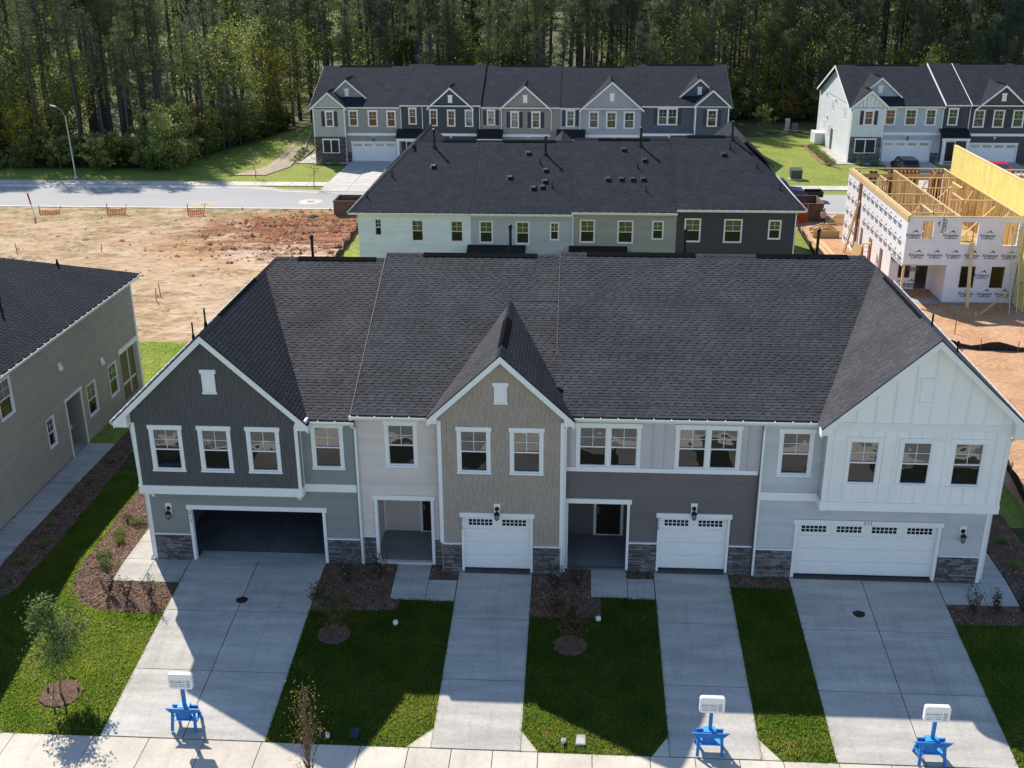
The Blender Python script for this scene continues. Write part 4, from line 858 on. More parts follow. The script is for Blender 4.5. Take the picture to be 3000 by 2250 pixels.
wr = MB(); cells(wr, f1, 21.98, 24.04, 3.2, 6.2, G8); wr = wr.build('recess_wall', PALEB, t); planks(wr, f1, 3.44, 6.12, const(22.05, 24.02), H8, PALEB)
H, G = wins(t, fb1, [(24.64, 25.88, 4.06, 5.86), (26.38, 27.62, 4.06, 5.86), (28.08, 29.32, 4.06, 5.86)], tm=OFFW)
wb = MB(); cells(wb, fb1, 24.04, 29.96, 3.1, 6.2, G); wb.prism([(24.04, -.72, 6.2), (29.96, -.72, 6.2), (29.96, -.72, G1Z-G1K*2.8-.1), (G1X, -.72, G1Z-.15), (24.04, -.72, G1Z-G1K*3.12-.1)], (0, .16, 0)); wb.box(24.04, -.56, 3.1, 24.16, -.1, 6.1, 1); wb.box(29.84, -.56, 3.1, 29.96, 0, 6.1); wb.box(24.1, -.6, 3.06, 29.9, -.1, 3.12); wb = wb.build('bay_wall', [OFFW, PALEB], t)
v1 = (26.78, 27.36, 7.1, 8.0); gable_vent(t, fb1, *v1, tm=OFFW)
battens(wb, fb1, 3.42, lambda a: 6.13, 24.06, 29.94, [(h[0]-.03, h[1]+.03, h[2]-.05, h[3]+.05) for h in H], OFFW, step=.405, phase=.22)
battens(wb, fb1, 6.38, lambda a: G1Z-.3-G1K*abs(a-G1X), 24.2, 29.9, [v1], OFFW, step=.59, phase=.12)
MB().fb(fb1, 24.04, 29.96, 6.13, 6.38, 0, .035).build('frieze_band', OFFW, t)
MB().fb(fb1, 23.98, 30.0, 3.1, 3.42, -.1, .05).fb(f1, 22.04, 23.99, 3.12, 3.43, 0, .05).box(23.96, -.72, 3.101, 24.03, -.15, 3.419).build('band_board', OFFW, t)
for a, b in ((24.0, 24.12), (29.86, 29.98)): MB().fb(fb1, a, b, 3.42, 6.13, 0, .03).build('corner_board', OFFW, t)
for x in (24.1, 29.5): MB().prism([(x, -.70, 3.1), (x, -.14, 3.1), (x, -.14, 2.78), (x, -.22, 2.78), (x, -.3, 2.94), (x, -.66, 3.0)], (.1, 0, 0)).build('bracket', OFFW, t)
MB().fb(f1, 22, 24.0, 6.1, 6.22, 0, .25).build('soffit', WHITE, t); rear_shell(t, 21.98, 29.98, 0, 0, E1, PALEB)
J1 = YE+(G1Z-E1)/KM; RX1 = G1X-(ZR1-G1Z)/G1K; XL1, XR1 = 23.70, 30.62; ZL1 = G1Z-G1K*(G1X-XL1); vl = G1X-(G1Z-E1)/G1K; yb1 = YR+(ZR1-ZL1)/KM
roof = main_roof(t, [[(21.97, YE, E1), (vl, YE, E1), (G1X, J1, G1Z), (RX1, YR, ZR1), (21.97, YR, ZR1)], [(XL1, -1.06, ZL1), (G1X, -1.06, G1Z), (G1X, J1, G1Z), (vl, YE, E1)],
     [(G1X, -1.06, G1Z), (XR1, -1.06, ZL1), (XR1, yb1, ZL1), (RX1, YR, ZR1), (G1X, J1, G1Z)], [(21.97, YR, ZR1), (RX1, YR, ZR1), (XR1, yb1, ZL1), (21.97, yb1, ZL1)]], E1, 0, 0)
def l1(v):
    z = E1+KM*v/CS; return [(21.97, G1X-(G1Z-z)/G1K if z < G1Z else G1X-(z-G1Z)/G1K)]
shingles(roof, Plane((0, YE, E1), (1, 0, 0), (0, 1, KM)), (YR-YE)*CS, l1, SHG)
c1 = math.sqrt(1+G1K**2)
shingles(roof, Plane((XL1, -1.06, ZL1), (0, 1, 0), (1, 0, G1K)), (G1X-XL1)*c1, lambda v: [(0, max(.67, YE+(ZL1+v/c1*G1K-E1)/KM+1.06))], SHG, ind=0, bt=.018, tt=.0195)
shingles(roof, Plane((XR1, -1.06, ZL1), (0, 1, 0), (-1, 0, G1K)), (G1X-XL1)*c1, lambda v: [(0, yb1-(v/c1)/(XR1-RX1)*(yb1-YR)+1.06)], SHG, ind=0, tabs=False, bt=.024)
ridge_caps(roof, (G1X, -1.06, G1Z), (G1X, J1, G1Z), (1, 0, -G1K), (-1, 0, -G1K), SHG); ridge_caps(roof, (RX1, YR, ZR1), (G1X, J1, G1Z), (-1, -.6, -.3), (1, 0, -G1K), SHG)
ridge_caps(roof, (21.97, YR, ZR1), (RX1, YR, ZR1), (0, -1, -KM), (0, 1, -KM), SHG); ridge_vent(t, 22.6, 26.2, YR, ZR1, KM); pipe(t, (25.25, 9.3, ZR1-.45), 1.2)
MB().prism([(G1X-.07, 1.2, G1Z-.01), (G1X, 1.2, G1Z+.065), (G1X+.16, 1.2, G1Z-.12), (G1X+.16, 1.2, G1Z-.2), (G1X, 1.2, G1Z), (G1X-.07, 1.2, G1Z-.07)], (0, 4.9, 0)).build('ridge_vent', VENT, t)
pipe(t, (28.1, 2.9, 8.5), .55, .035, False); pipe(t, (28.5, 1.2, 8.15), .5, .035, False)
rake(t, G1X, G1Z, XL1, ZL1, XR1, ZL1, -1.04, -.70)
for x0, x1 in ((23.72, 24.03), (29.97, 30.5)): MB().prism([(x0, -1.035, 6.02), (x1, -1.035, 6.02), (x1, -1.035, 6.42 if x0 < 25 else 6.24), (x0, -1.035, 6.22 if x0 < 25 else 6.6)], (0, .34, 0)).build('eave_return', OFFW, t)
gutter(t, (21.96, YE, E1-.03), (23.85, YE, E1-.03), (0, -1, 0)); gutter(t, (XR1, -1.04, ZL1-.02), (XR1, 17, ZL1-.02), (1, 0, 0))
downspout(t, [(22.0, -.44, 6.12), (22.0, -.3, 5.95), (22.0, -.2, 5.8), (22.0, -.2, .1)]); downspout(t, [(30.5, -.7, 6.05), (30.1, -.45, 5.7), (30.06, -.4, 3.4), (30.05, -.1, 2.9), (30.05, -.1, .15)])
# ================================================================ NEIGHBOUR HOUSE (left edge)
t = thing('house', 'grey-green sided house with black hip roof at the left edge', 'house', (-10, 8, 0))
NW = sid('olive_grey_siding', (.37, .32, .275)); fn = Fr(-6.86, 0, 0, 1)
H, G = [], []
for a0, a1, z0, z1 in ((3.25, 4.35, 3.95, 5.55), (6.5, 7.22, 1.25, 2.6), (10.5, 11.5, 1.0, 2.58), (12.95, 13.95, .98, 2.6), (.6, 1.6, 3.95, 5.55)):
    h, g = window(t, fn, a0, a1, z0, z1, trim='thin', glass=GLASSR); H.append(h); G.append(g)
dh = (8.45, 9.85, .0, 2.65); ph = (14.5, 16.2, .2, 2.66)
wn = MB(); cells(wn, fn, -4, 16.85, -.3, 5.95, G+[dh, ph]); wn.box(-22, -4, -.3, -6.9, -3.85, 5.9); wn.box(-22, 16.7, 2.66, -7.02, 16.85, 5.9); wn.box(-22, 16.7, -.3, -10, 16.85, 2.66); wn = wn.build('wall', NW, t)
planks(wn, fn, .05, 5.9, const(-3.95, 16.75), H+[(8.3, 10.05, -.1, 2.8), (14.33, 16.4, 0, 2.85)], NW, ex=.19)
casing3(t, fn, 8.3, 10.05, .0, 2.8, .13, head=.13, name='side_entry_trim'); MB().box(-8.3, 8.4, -.1, -8.2, 9.9, 2.7).box(-8.2, 9.86, -.1, -7.02, 9.95, 2.7).box(-8.2, 8.36, -.1, -7.02, 8.44, 2.7).build('entry_recess', NW, t)
MB().box(-8.2, 8.44, -.1, -7.02, 9.86, .02).build('entry_slab', CONC, t); MB().box(-7.6, 9.78, .75, -7.45, 9.86, .95).build('hose_box', WHITE, t)
MB().fb(fn, 14.33, 16.85, 2.66, 2.92, 0, .05).build('porch_band', WHITE, t); MB().box(-7.0, 16.65, .0, -6.82, 16.88, 2.66).build('porch_post', WHITE, t)
MB().box(-10, 13.9, -.2, -6.88, 16.8, .18).build('porch_floor', CONC, t); MB().box(-6.95, 14.5, .98, -6.9, 16.65, 1.05).box(-6.95, 15.5, .3, -6.9, 15.55, 2.6).build('screen_rail', WHITE, t)
MB().fb(fn, 14.5, 16.65, .2, 2.66, -.09, -.085).build('porch_screen', pm('bronze_screen', (.16, .12, .07), .6, .1, 5), t)
for a, z in ((8.4, 4.35), (12.45, 3.1)):
    MB().prism([fn.p(a-.14, z-.16, .02), fn.p(a-.14, z-.16, .14), fn.p(a-.14, z+.16, .03)], (0, .28, 0)).build('wall_vent_hood', WHITE, t)
MB().fb(fn, 16.72, 16.88, .2, 5.85, 0, .03).build('corner_board', WHITE, t)
KN = .434; NE = 6.02; rz = NE+KN*8.2
rf = MB(); A, B_, Cc, D_ = (-6.48, -4.4, NE), (-6.48, 17.2, NE), (-22.9, 17.2, NE), (-22.9, -4.4, NE); P1, P2 = (-14.68, 3.8, rz), (-14.68, 9.0, rz)
for q in ([A, B_, P2, P1], [B_, Cc, P2], [Cc, D_, P1, P2], [D_, A, P1]): deck(rf, q, .14)
rf = rf.build('roof', ROOFD, t)
cn = math.sqrt(1+KN*KN)
shingles(rf, Plane((-6.48, -4.4, NE), (0, 1, 0), (-1, 0, KN)), 8.2*cn, lambda v: [(v/cn, 21.6-v/cn)], SHN)
ridge_caps(rf, B_, P2, (.3, -1, -.3), (-.5, .5, -.3), SHN)
gutter(t, (-6.48, -4.4, NE-.02), (-6.48, 17.2, NE-.02), (1, 0, 0)); MB().box(-6.86, 16.9, 5.82, -6.5, 17.22, 5.99).build('soffit', WHITE, t); MB().box(-6.86, -4.3, 5.85, -6.5, 16.9, 5.93).build('soffit', WHITE, t)
def nroof(y, z): return (-6.48-(z-NE)/KN, y, z)
q = nroof(5.2, 6.75); MB().prism([(q[0]-.12, q[1]-.2, q[2]-.1), (q[0]+.3, q[1]-.2, q[2]-.25), (q[0]+.3, q[1]-.2, q[2]+.16), (q[0]-.05, q[1]-.2, q[2]+.2)], (0, .4, 0)).build('roof_vent', BLACK, t)
pipe(t, nroof(8.0, 7.0), .55, .05, True); pipe(t, nroof(14.4, 7.2), .3, .05, False)
# ================================================================ MIDDLE ROW (rear walls towards the camera)
YM = 37.6; YME = 37.2; YMR = 45.74; fm = Fr(0, YM); ZGF = -.6
MWH = sid('pale_ice_white_siding', (.78, .82, .83)); MGR = sid('mid_blue_grey_siding', (.45, .46, .485)); MKH = sid('khaki_grey_siding', (.33, .32, .28)); MDK = sid('slate_charcoal_siding', (.045, .048, .056))
def mid_unit(label, x0, x1, e, mat, wl, pipes=(), boxes=(), smalls=(), porch=None, hip=None, gable=None, vent=None, box=None):
    t = thing('townhouse', label, 'townhouse', ((x0+x1)/2, YM, ZGF), 'townhouses of the middle row'); zr = e+KM*(YMR-YME)
    H, G = wins(t, fm, wl, trim='thin', glass=GLASSR)
    w = MB(); cells(w, fm, x0, x1, ZGF-.2, e-.05, G); w.box(x0, YM+.16, ZGF-.2, x0+.12, YM+16.8, e-.1); w.box(x1-.12, YM+.16, ZGF-.2, x1, YM+16.8, e-.1); w.box(x0, YM+16.8, ZGF-.2, x1, YM+16.95, e-.1)
    w = w.build('wall', mat, t); planks(w, fm, ZGF, e-.12, const(x0+.03, x1-.03), H, mat, ex=.18)
    yf = YMR+(YMR-YME); mb = MB(); XE = None
    L0, R0 = x0, x1
    if hip == 'l':
        xe = x0-.5; rx = xe+(zr-e)/.94; q = [[(xe, YME, e), (x1, YME, e), (x1, YMR, zr), (rx, YMR, zr)], [(xe, yf, e), (xe, YME, e), (rx, YMR, zr)], [(x1, yf, e), (xe, yf, e), (rx, YMR, zr), (x1, YMR, zr)]]; mats = [0, 1, 0]; span = (rx, x1)
    elif hip == 'r':
        xe = x1+.45; rx = xe-(zr-e)/.94; q = [[(x0, YME, e), (xe, YME, e), (rx, YMR, zr), (x0, YMR, zr)], [(xe, YME, e), (xe, yf, e), (rx, YMR, zr)], [(xe, yf, e), (x0, yf, e), (x0, YMR, zr), (rx, YMR, zr)]]; mats = [0, 1, 0]; span = (x0, rx)
    else: q = [[(x0-.03, YME, e), (x1, YME, e), (x1, YMR, zr), (x0-.03, YMR, zr)], [(x1, yf, e), (x0, yf, e), (x0, YMR, zr), (x1, YMR, zr)]]; mats = [0, 0]; span = (x0, x1)
    for p, m in zip(q, mats): deck(mb, p, .16, m)
    if gable:
        gx, gzz, hwid = gable; k = .93; jy = YMR+(zr-gzz)/KM-1.5
        for s in (-1, 1):
            ex = gx+s*hwid; deck(mb, [(gx, yf+.35, gzz), (ex, yf+.35, gzz-k*hwid), (ex, yf-2, gzz-k*hwid), (gx, jy, gzz)], .16, 1)
        MB().prism([(gx-hwid, yf+.05, gzz-k*hwid-.2), (gx+hwid, yf+.05, gzz-k*hwid-.2), (gx, yf+.05, gzz-.2)], (0, .12, 0)).build('gable_wall', mat, t)
    rf = mb.build('roof', [SHX, SHY], t)
    ridge_caps(rf, (span[0], YMR, zr), (span[1], YMR, zr), (0, -1, -KM), (0, 1, -KM), SHN, ind=False, step=.3)
    if hip == 'l': ridge_caps(rf, (xe, YME, e), (rx, YMR, zr), (1, -.2, -.2), (-1, .2, -.6), SHN, ind=False, step=.3); gutter(t, (xe, YME, e-.02), (xe, yf, e-.02), (-1, 0, 0))
    if hip == 'r': ridge_caps(rf, (xe, YME, e), (rx, YMR, zr), (-1, -.2, -.2), (1, .2, -.6), SHN, ind=False, step=.3); gutter(t, (xe, YME, e-.02), (xe, yf, e-.02), (1, 0, 0))
    if gable: ridge_caps(rf, (gable[0], yf+.35, gable[1]), (gable[0], jy, gable[1]), (1, 0, -.93), (-1, 0, -.93), SHN, ind=False, step=.3)
    if vent: ridge_vent(t, *vent, YMR, zr, KM, .25)
    gutter(t, (x0-.05 if hip != 'l' else xe, YME, e-.02), (x1 if hip != 'r' else xe, YME, e-.02), (0, -1, 0)); MB().box(x0, YME+.02, e-.2, x1, YM, e-.12).build('soffit', WHITE, t)
    zz = lambda y: e+KM*(y-YME)
    for x, y in pipes: pipe(t, (x, y, zz(y)), 1.25, .085)
    for x, y in boxes: roof_vent(t, (x, y, zz(y)), KM)
    for x, y in smalls: pipe(t, (x, y, zz(y)), .38, .04, False)
    if porch:
        a, b = porch; MB().prism([(a, YM-2.2, 1.75), (a, YM, 2.45), (a, YM, 2.3), (a, YM-2.2, 1.6)], (b-a, 0, 0)).build('porch_roof', pm('black_metal_roof', (.016, .016, .018), .75, .1, 2), t)
        for x in (a+.1, b-.2): MB().box(x, YM-2.1, ZGF, x+.12, YM-1.98, 1.7).build('porch_post', WHITE, t)
    return t
mid_unit('ice-white sided end townhouse in the middle row, seen from behind', .6, 8.31, 4.70, MWH, [(1.72, 2.26, 2.98, 4.2), (4.24, 5.1, 2.62, 4.14), (6.91, 7.8, 2.6, 4.11)], [(5.05, 44.84)], [(5.25, 42.44)], [(2.46, 41.3), (1.05, 38.9)], hip='l', gable=(3.52, 8.0, 3.4), vent=(5.6, 8.0))
mid_unit('blue-grey sided townhouse in the middle row beside the white end unit', 8.31, 15.17, 4.70, MGR, [(8.88, 9.81, 2.56, 4.11), (11.35, 12.29, 2.51, 4.09), (13.65, 14.29, 2.8, 4.06)], [(13.15, 44.01)], [(11.91, 44.13), (10.76, 41.2), (13.22, 42.07), (13.22, 40.77), (12.43, 40.01), (13.05, 40.13)], [(12.81, 42.88), (13.73, 40.12)], porch=(8.07, 12.04), vent=(10.0, 13.8), gable=(14.2, 7.55, 1.6))
mid_unit('khaki-grey sided townhouse in the middle row beside the dark end unit', 15.17, 22.12, 4.86, MKH, [(15.67, 16.69, 2.66, 4.25), (18.2, 19.26, 2.64, 4.22), (20.5, 21.28, 2.93, 4.22)], [(19.95, 44.84)], [(18.73, 44.37), (20.16, 43.08), (17.54, 40.82), (18.47, 40.83), (19.25, 40.84), (19.99, 40.85)], [(19.64, 42.16), (20.14, 39.49)], porch=(14.95, 18.89), vent=(16.9, 20.6))
mid_unit('dark charcoal sided end townhouse in the middle row, seen from behind', 22.12, 30.02, 5.10, MDK, [(22.65, 23.74, 2.78, 4.4), (25.27, 26.48, 2.76, 4.38), (28.2, 29.04, 3.02, 4.34)], [(26.47, 45.28)], [(25.71, 43.42)], [(26.21, 44.13), (27.85, 41.88), (29.1, 39.4)], hip='r', gable=(27.45, 8.35, 3.4), vent=(23.3, 26.0))
downspout(bpy.data.objects['townhouse.006'], [(15.2, YME-.05, 4.7), (15.2, YM-.06, 4.45), (15.2, YM-.06, 2.5)]); downspout(bpy.data.objects['townhouse.007'], [(29.9, YME-.05, 4.95), (29.95, YM-.06, 4.7), (29.95, YM-.06, -.5)])
# ================================================================ BACK ROW and RIGHT ROW (fronts towards the camera)
def far_unit(label, group, Y, x0, x1, e, mat, wl, gar=None, gables=(), band=None, stone=None, porch=None, vent=None, dbl=(), sh=(), bay=None, low=None, lowmat=None, ul=None, step=None, glass=None, left_end=False, right_end=False, dspout=(), endmat=None, lstep=None):
    """e eave; gables: (X, Zpeak, half, y_front, mat, vent, shingle side)"""
    t = thing('townhouse', label, 'townhouse', ((x0+x1)/2, Y, ZGF), group); fr = Fr(0, Y); zr = e+KM*(8.54); ye = Y-.4; yr = ye+8.54
    H, G = [], []
    for i, (a0, a1, z0, z1) in enumerate(wl):
        inb = bay and bay[0]-.1 < a0 < bay[1]
        F = Fr(0, Y-.5) if inb else fr
        h, g = window(t, F, a0, a1, z0, z1, glass=glass[i] if glass else GLASSG, double=i in dbl, far=True, shutters=SHUT if i in sh else None); H.append((h, inb)); G.append((g, inb))
    holes = [g for g, b in G if not b]
    go = None
    if gar:
        go = (gar[0]+.13, gar[1]-.13, ZGF, gar[2]-.17); holes.append(go)
    w = MB(); cells(w, fr, x0, x1, ZGF-.2, e-.05, holes); w.box(x0, Y+.16, ZGF-.2, x0+.12, Y+16.7, e-.05); w.box(x1-.12, Y+.16, ZGF-.2, x1, Y+16.7, e-.05); w.box(x0, Y+16.6, ZGF-.2, x1, Y+16.75, e-.05); w = w.build('wall', mat, t)
    hs = [h for h, b in H if not b]+([(gar[0], gar[1], ZGF, gar[2])] if gar else [])
    planks(w, fr, ZGF, e-.12, const(x0+.05, x1-.05), hs+([(bay[0], bay[1], ZGF, e)] if bay else []), mat, ex=.18, join=True)
    if gar:
        casing3(t, fr, gar[0], gar[1], ZGF, gar[2], .16, name='garage_trim'); garage_door(t, fr, go[0], go[1], ZGF+.02, go[3], 4, far=True); lantern(t, fr, (gar[0]+gar[1])/2, gar[2]+.4)
    if band: MB().fb(fr, band[0], band[1], band[2]-.14, band[2]+.14, 0, .05).build('band_board', WHITE, t)
    if bay:
        a0, a1, bz, bm = bay; F = Fr(0, Y-.5); b = MB(); cells(b, F, a0, a1, ZGF-.2, e-.02, [g for g, q in G if q]); b.box(a0, Y-.34, ZGF-.2, a0+.1, Y, e-.02); b.box(a1-.1, Y-.34, ZGF-.2, a1, Y, e-.02); b = b.build('bay_wall', bm, t)
        if bz: battens(b, F, 2.3, lambda a: e+1.3-abs(a-(a0+a1)/2)*.8, a0, a1, [h for h, q in H if q], bm, join=True)
        else: planks(b, F, ZGF, e-.1, const(a0+.05, a1-.05), [h for h, q in H if q], bm, ex=.18, join=True)
        for a, c in ((a0-.02, a0+.1), (a1-.1, a1+.02)): MB().fb(F, a, c, ZGF, e-.02, 0, .03).build('corner_board', WHITE, t)
        if stone:
            sp = MB().fb(F, a0, a1, ZGF-.1, 2.2, 0, .02).build('stone_veneer', MORTAR, t)
            lo = [h for h, q in H if q and h[3] < 2.4]
            xs = [(a0, lo[0][0]-.03, ZGF, 2.2), (lo[0][1]+.03, a1, ZGF, 2.2), (lo[0][0]-.03, lo[0][1]+.03, ZGF, lo[0][2]-.04), (lo[0][0]-.03, lo[0][1]+.03, lo[0][3]+.04, 2.2)] if lo else [(a0, a1, ZGF, 2.2)]
            for q in xs: stones(sp, F, *q, stone, .07, .14, join=True)
    if stone and gar:
        for a, c in ((bay[1] if bay and bay[1] < gar[0] else x0+.05, gar[0]+.04), (gar[1]-.04, (bay[0] if bay and bay[0] > gar[1] else x1-.05))):
            if 0 < c-a < 2.5:
                sp = MB().fb(fr, a, c, ZGF-.1, .45, 0, .02).build('stone_veneer', MORTAR, t); stones(sp, fr, a, c, ZGF, .45, stone, .07, .14, join=True)
    mb = MB(); a, b = x0-(.4 if left_end else .0), x1+(.4 if right_end else .0)
    deck(mb, [(a, ye, e), (b, ye, e), (b, yr, zr), (a, yr, zr)]); deck(mb, [(a, yr, zr), (b, yr, zr), (b, yr+8.54, e), (a, yr+8.54, e)])
    for (gx, gp, hf, yf, gm, gv, bb) in gables:
        k = .86 if hf > 1.6 else .80; jy = ye+(gp-e)/KM; ze = gp-k*hf
        for s in (-1, 1):
            ex = gx+s*hf; ey = max(yf-.3+.25, ye+(ze-e)/KM)
            deck(mb, [(gx, yf-.3, gp), (ex, yf-.3, ze), (ex, ey, ze), (gx, jy, gp)], .14, 1)
        gw = MB().prism([(gx-hf+.25, yf, ze-.12), (gx+hf-.25, yf, ze-.12), (gx+hf-.25, yf, ze+.1), (gx, yf, gp-.2), (gx-hf+.25, yf, ze+.1)], (0, .14, 0)).build('gable_wall', gm, t)
        if bb: battens(gw, Fr(0, yf), ze-.1, lambda q: gp-.3-k*abs(q-gx), gx-hf+.3, gx+hf-.3, [(gx-.3, gx+.3, gp-1.9, gp-.8)], gm, join=True)
        if gv: gable_vent(t, Fr(0, yf), gx-.27, gx+.27, gp-gv-.82, gp-gv, far=True)
        rake(t, gx, gp, gx-hf, ze, gx+hf, ze, yf-.29, yf+.02, .24)
        ridge_caps(t, (gx, yf-.3, gp), (gx, jy, gp), (1, 0, -k), (-1, 0, -k), SHN, ind=False, step=.3)
        MB().prism([(gx-.14, yf+.3, gp-.09), (gx, yf+.3, gp+.08), (gx+.14, yf+.3, gp-.09), (gx, yf+.3, gp)], (0, max(.6, (jy-yf)*.5), 0)).build('ridge_vent', VENT, t)
    rf = mb.build('roof', [SHX, SHY], t)
    if vent: ridge_vent(t, vent[0], vent[1], yr, zr, KM, .22); pipe(t, ((vent[0]+vent[1])/2, yr+1.2, zr-.45), .95, .08)
    gutter(t, (x0, ye, e-.02), (x1, ye, e-.02), (0, -1, 0)); MB().box(x0, ye+.02, e-.16, x1, Y, e-.08).build('soffit', WHITE, t)
    for s, fl in ((a, left_end), (b, right_end)):
        if fl:
            for y0, y1, z0, z1 in ((ye, yr, e, zr), (yr, yr+8.54, zr, e)): MB().prism([(s-.02, y0, z0-.02), (s-.02, y1, z1-.02), (s-.02, y1, z1-.26), (s-.02, y0, z0-.26)], (.04, 0, 0)).build('rake_board', WHITE, t)
            MB().prism([(s+(.4 if s == a else -.4), Y, e-.1), (s+(.4 if s == a else -.4), yr, zr-.2), (s+(.4 if s == a else -.4), Y+16.7, e-.1)], (.12 if s == a else -.12, 0, 0)).build('gable_end_wall', endmat or mat, t)
    for s in (lstep or ()):
        MB().prism([(s-.05, ye-.02, e-.14), (s-.05, ye-.02, e+.03), (s-.05, yr, zr+.03), (s-.05, yr, zr-.14)], (.06, 0, 0)).build('step_board', WHITE, t)
    if porch:
        a, b, pz = porch; p = MB().prism([(a, Y-1.6, pz), (a, Y, pz+.75), (a, Y, pz+.6), (a, Y-1.6, pz-.1)], (b-a, 0, 0)).build('porch_roof', MATS['black_metal_roof'], t)
        MB().box(a+.05, Y-1.55, pz-.38, b-.05, Y-1.3, pz-.1).build('porch_beam', WHITE, t)
        for x in (a+.12, b-.4): MB().box(x, Y-1.55, ZGF, x+.26, Y-1.3, pz-.38).box(x-.05, Y-1.6, ZGF, x+.31, Y-1.25, ZGF+.3).build('porch_post', WHITE, t)
        MB().box(a, Y-1.7, ZGF-.1, b, Y, ZGF+.12).build('porch_floor', CONC, t); front_door(t, fr, (a+b)/2-.55, (a+b)/2+.35, ZGF+.14, ZGF+2.2, DOOR)
    for x in dspout: downspout(t, [(x, ye-.03, e-.15), (x, Y-.06, e-.45), (x, Y-.06, 2.9)])
    return t
SHUT = pm('dark_plum_shutter', (.055, .048, .06), .6, .06, 2)
YB = 85.42; gB = 'townhouses of the back row'
GRB = sid('stone_grey_panel', (.44, .42, .39)); GRT = sid('greige_siding', (.30, .285, .255)); DKS = sid('dark_slate_siding', (.055, .06, .07)); SLT = sid('blue_slate_siding', (.085, .095, .12)); LGB = sid('lavender_grey_panel', (.38, .375, .40)); KHB = sid('khaki_panel', (.30, .275, .235)); LGS = sid('light_greige_siding', (.48, .45, .42)); DGS = sid('dark_grey_siding', (.14, .145, .15))
W_, O_ = GLASSG, GLASSW
far_unit('end townhouse of the back row with stone-faced bay and shuttered window', gB, YB, -13.4, -3.9, 5.38, GRT, [(-12.12, -11.12, 3.26, 5.02), (-9.66, -8.54, 3.25, 5.02), (-7.53, -6.38, 3.22, 5.0), (-5.49, -4.38, 3.18, 4.98), (-12.58, -10.65, .42, 1.98)], (-9.5, -4.42, 1.64), [(-11.65, 7.0, 2.0, YB-.5, GRB, 0, 1), (-10.0, 8.08, 2.9, YB+1.6, GRT, 1.0, 0)], (-9.9, -4.0, 2.4), STONEB, None, (-12, -6), dbl=(4,), sh=(0,), bay=(-13.4, -9.92, 1, GRB), glass=[W_, O_, O_, O_, W_], left_end=True, dspout=(-9.95,))
far_unit('dark slate townhouse of the back row with cross-banded gable', gB, YB, -3.9, 4.9, 5.6, DKS, [(-3.06, -2.1, 3.48, 5.3), (-.78, .18, 3.32, 5.15), (1.16, 2.13, 3.28, 5.1), (3.1, 4.08, 3.26, 5.1)], (-1.0, 4.1, 1.66), [(1.6, 7.5, 2.55, YB-.3, DKS, .85, 0)], (-1.4, 4.7, 2.4), None, (-4.3, -1.2, 2.3), (-1, 3.5), glass=[O_, O_, O_, W_], dspout=(-3.85, -1.5, 4.75))
far_unit('khaki panelled townhouse of the back row with shuttered windows', gB, YB, 4.9, 13.45, 5.42, KHB, [(5.5, 6.45, 3.42, 5.12), (8.05, 9.03, 3.14, 4.96), (10.32, 11.36, 3.12, 4.95)], (7.6, 12.4, 1.6), [(9.7, 7.68, 2.75, YB-.35, KHB, 1.0, 1)], (7.1, 12.4, 2.35), None, (4.5, 7.3, 2.3), (6.5, 12), sh=(0, 1, 2), dspout=(7.1, 12.5))
far_unit('lavender-grey panelled townhouse of the back row with wide gable', gB, YB, 13.45, 22.15, 5.36, LGB, [(14.05, 15.08, 3.3, 5.14), (16.5, 17.66, 3.16, 4.99), (18.37, 19.58, 3.15, 4.97), (20.25, 21.5, 3.14, 4.97)], (16.8, 21.8, 1.6), [(18.97, 8.14, 3.45, YB-.4, LGB, 1.25, 1)], (15.9, 22.0, 2.35), None, (13.1, 16.2, 2.3), (15, 20.5), sh=(0,), dspout=(15.6,))
far_unit('blue-slate end townhouse of the back row with shuttered bay', gB, YB, 22.15, 31.4, 5.58, SLT, [(23.87, 26.06, 3.52, 5.36), (29.07, 30.22, 3.46, 5.3)], (22.9, 27.6, 1.7), [(29.6, 7.32, 2.0, YB-.5, SLT, 0, 0), (28.4, 8.25, 2.9, YB+1.6, SLT, .9, 0)], (22.3, 27.8, 2.5), None, None, (23, 30.5), dbl=(0,), sh=(0, 1), bay=(27.84, 31.4, 0, SLT), right_end=True, dspout=(27.8,))
YRr = 87.1; gR = 'townhouses of the right row'
RWH = sid('white_vertical_panel', (.72, .73, .73), .02); RBL = sid('right_blue_grey_siding', (.42, .46, .49)); RDK = sid('right_charcoal_siding', (.06, .062, .068)); RPL = sid('right_plum_grey_siding', (.12, .11, .12))
tr1 = far_unit('white and blue-grey end townhouse of the right row with stone base', gR, YRr, 44.72, 54.5, 5.42, RBL, [(45.95, 47.05, 3.44, 5.06), (48.28, 49.5, 3.4, 5.15), (50.38, 51.72, 3.35, 5.15), (52.55, 53.76, 3.36, 5.15), (45.25, 47.6, .46, 2.05)], (48.35, 53.6, 1.78), [(46.5, 7.12, 2.05, YRr-.5, RWH, 0, 1), (47.95, 8.25, 2.9, YRr+1.6, RBL, .9, 0)], (48.2, 54.4, 2.48), STONE, None, (46.5, 53.5), dbl=(4,), sh=(0,), bay=(44.72, 48.15, 1, RWH), left_end=True, dspout=(54.4,), endmat=sid('right_side_white_siding', (.66, .70, .72)))
far_unit('charcoal townhouse of the right row with cross-banded gable and porch', gR, YRr, 54.5, 64.0, 5.6, RDK, [(54.9, 56.05, 3.38, 5.24), (57.6, 58.85, 3.18, 5.1), (59.66, 60.9, 3.17, 5.1), (61.7, 62.95, 3.18, 5.1)], (57.55, 62.8, 1.56), [(60.4, 7.7, 2.9, YRr-.35, RDK, .9, 0)], (57.3, 63.5, 2.4), None, (54.2, 57.2, 2.35), (58, 63), sh=(0, 1, 2, 3), dspout=(57.2, 63.9), lstep=(54.5, 57.2))
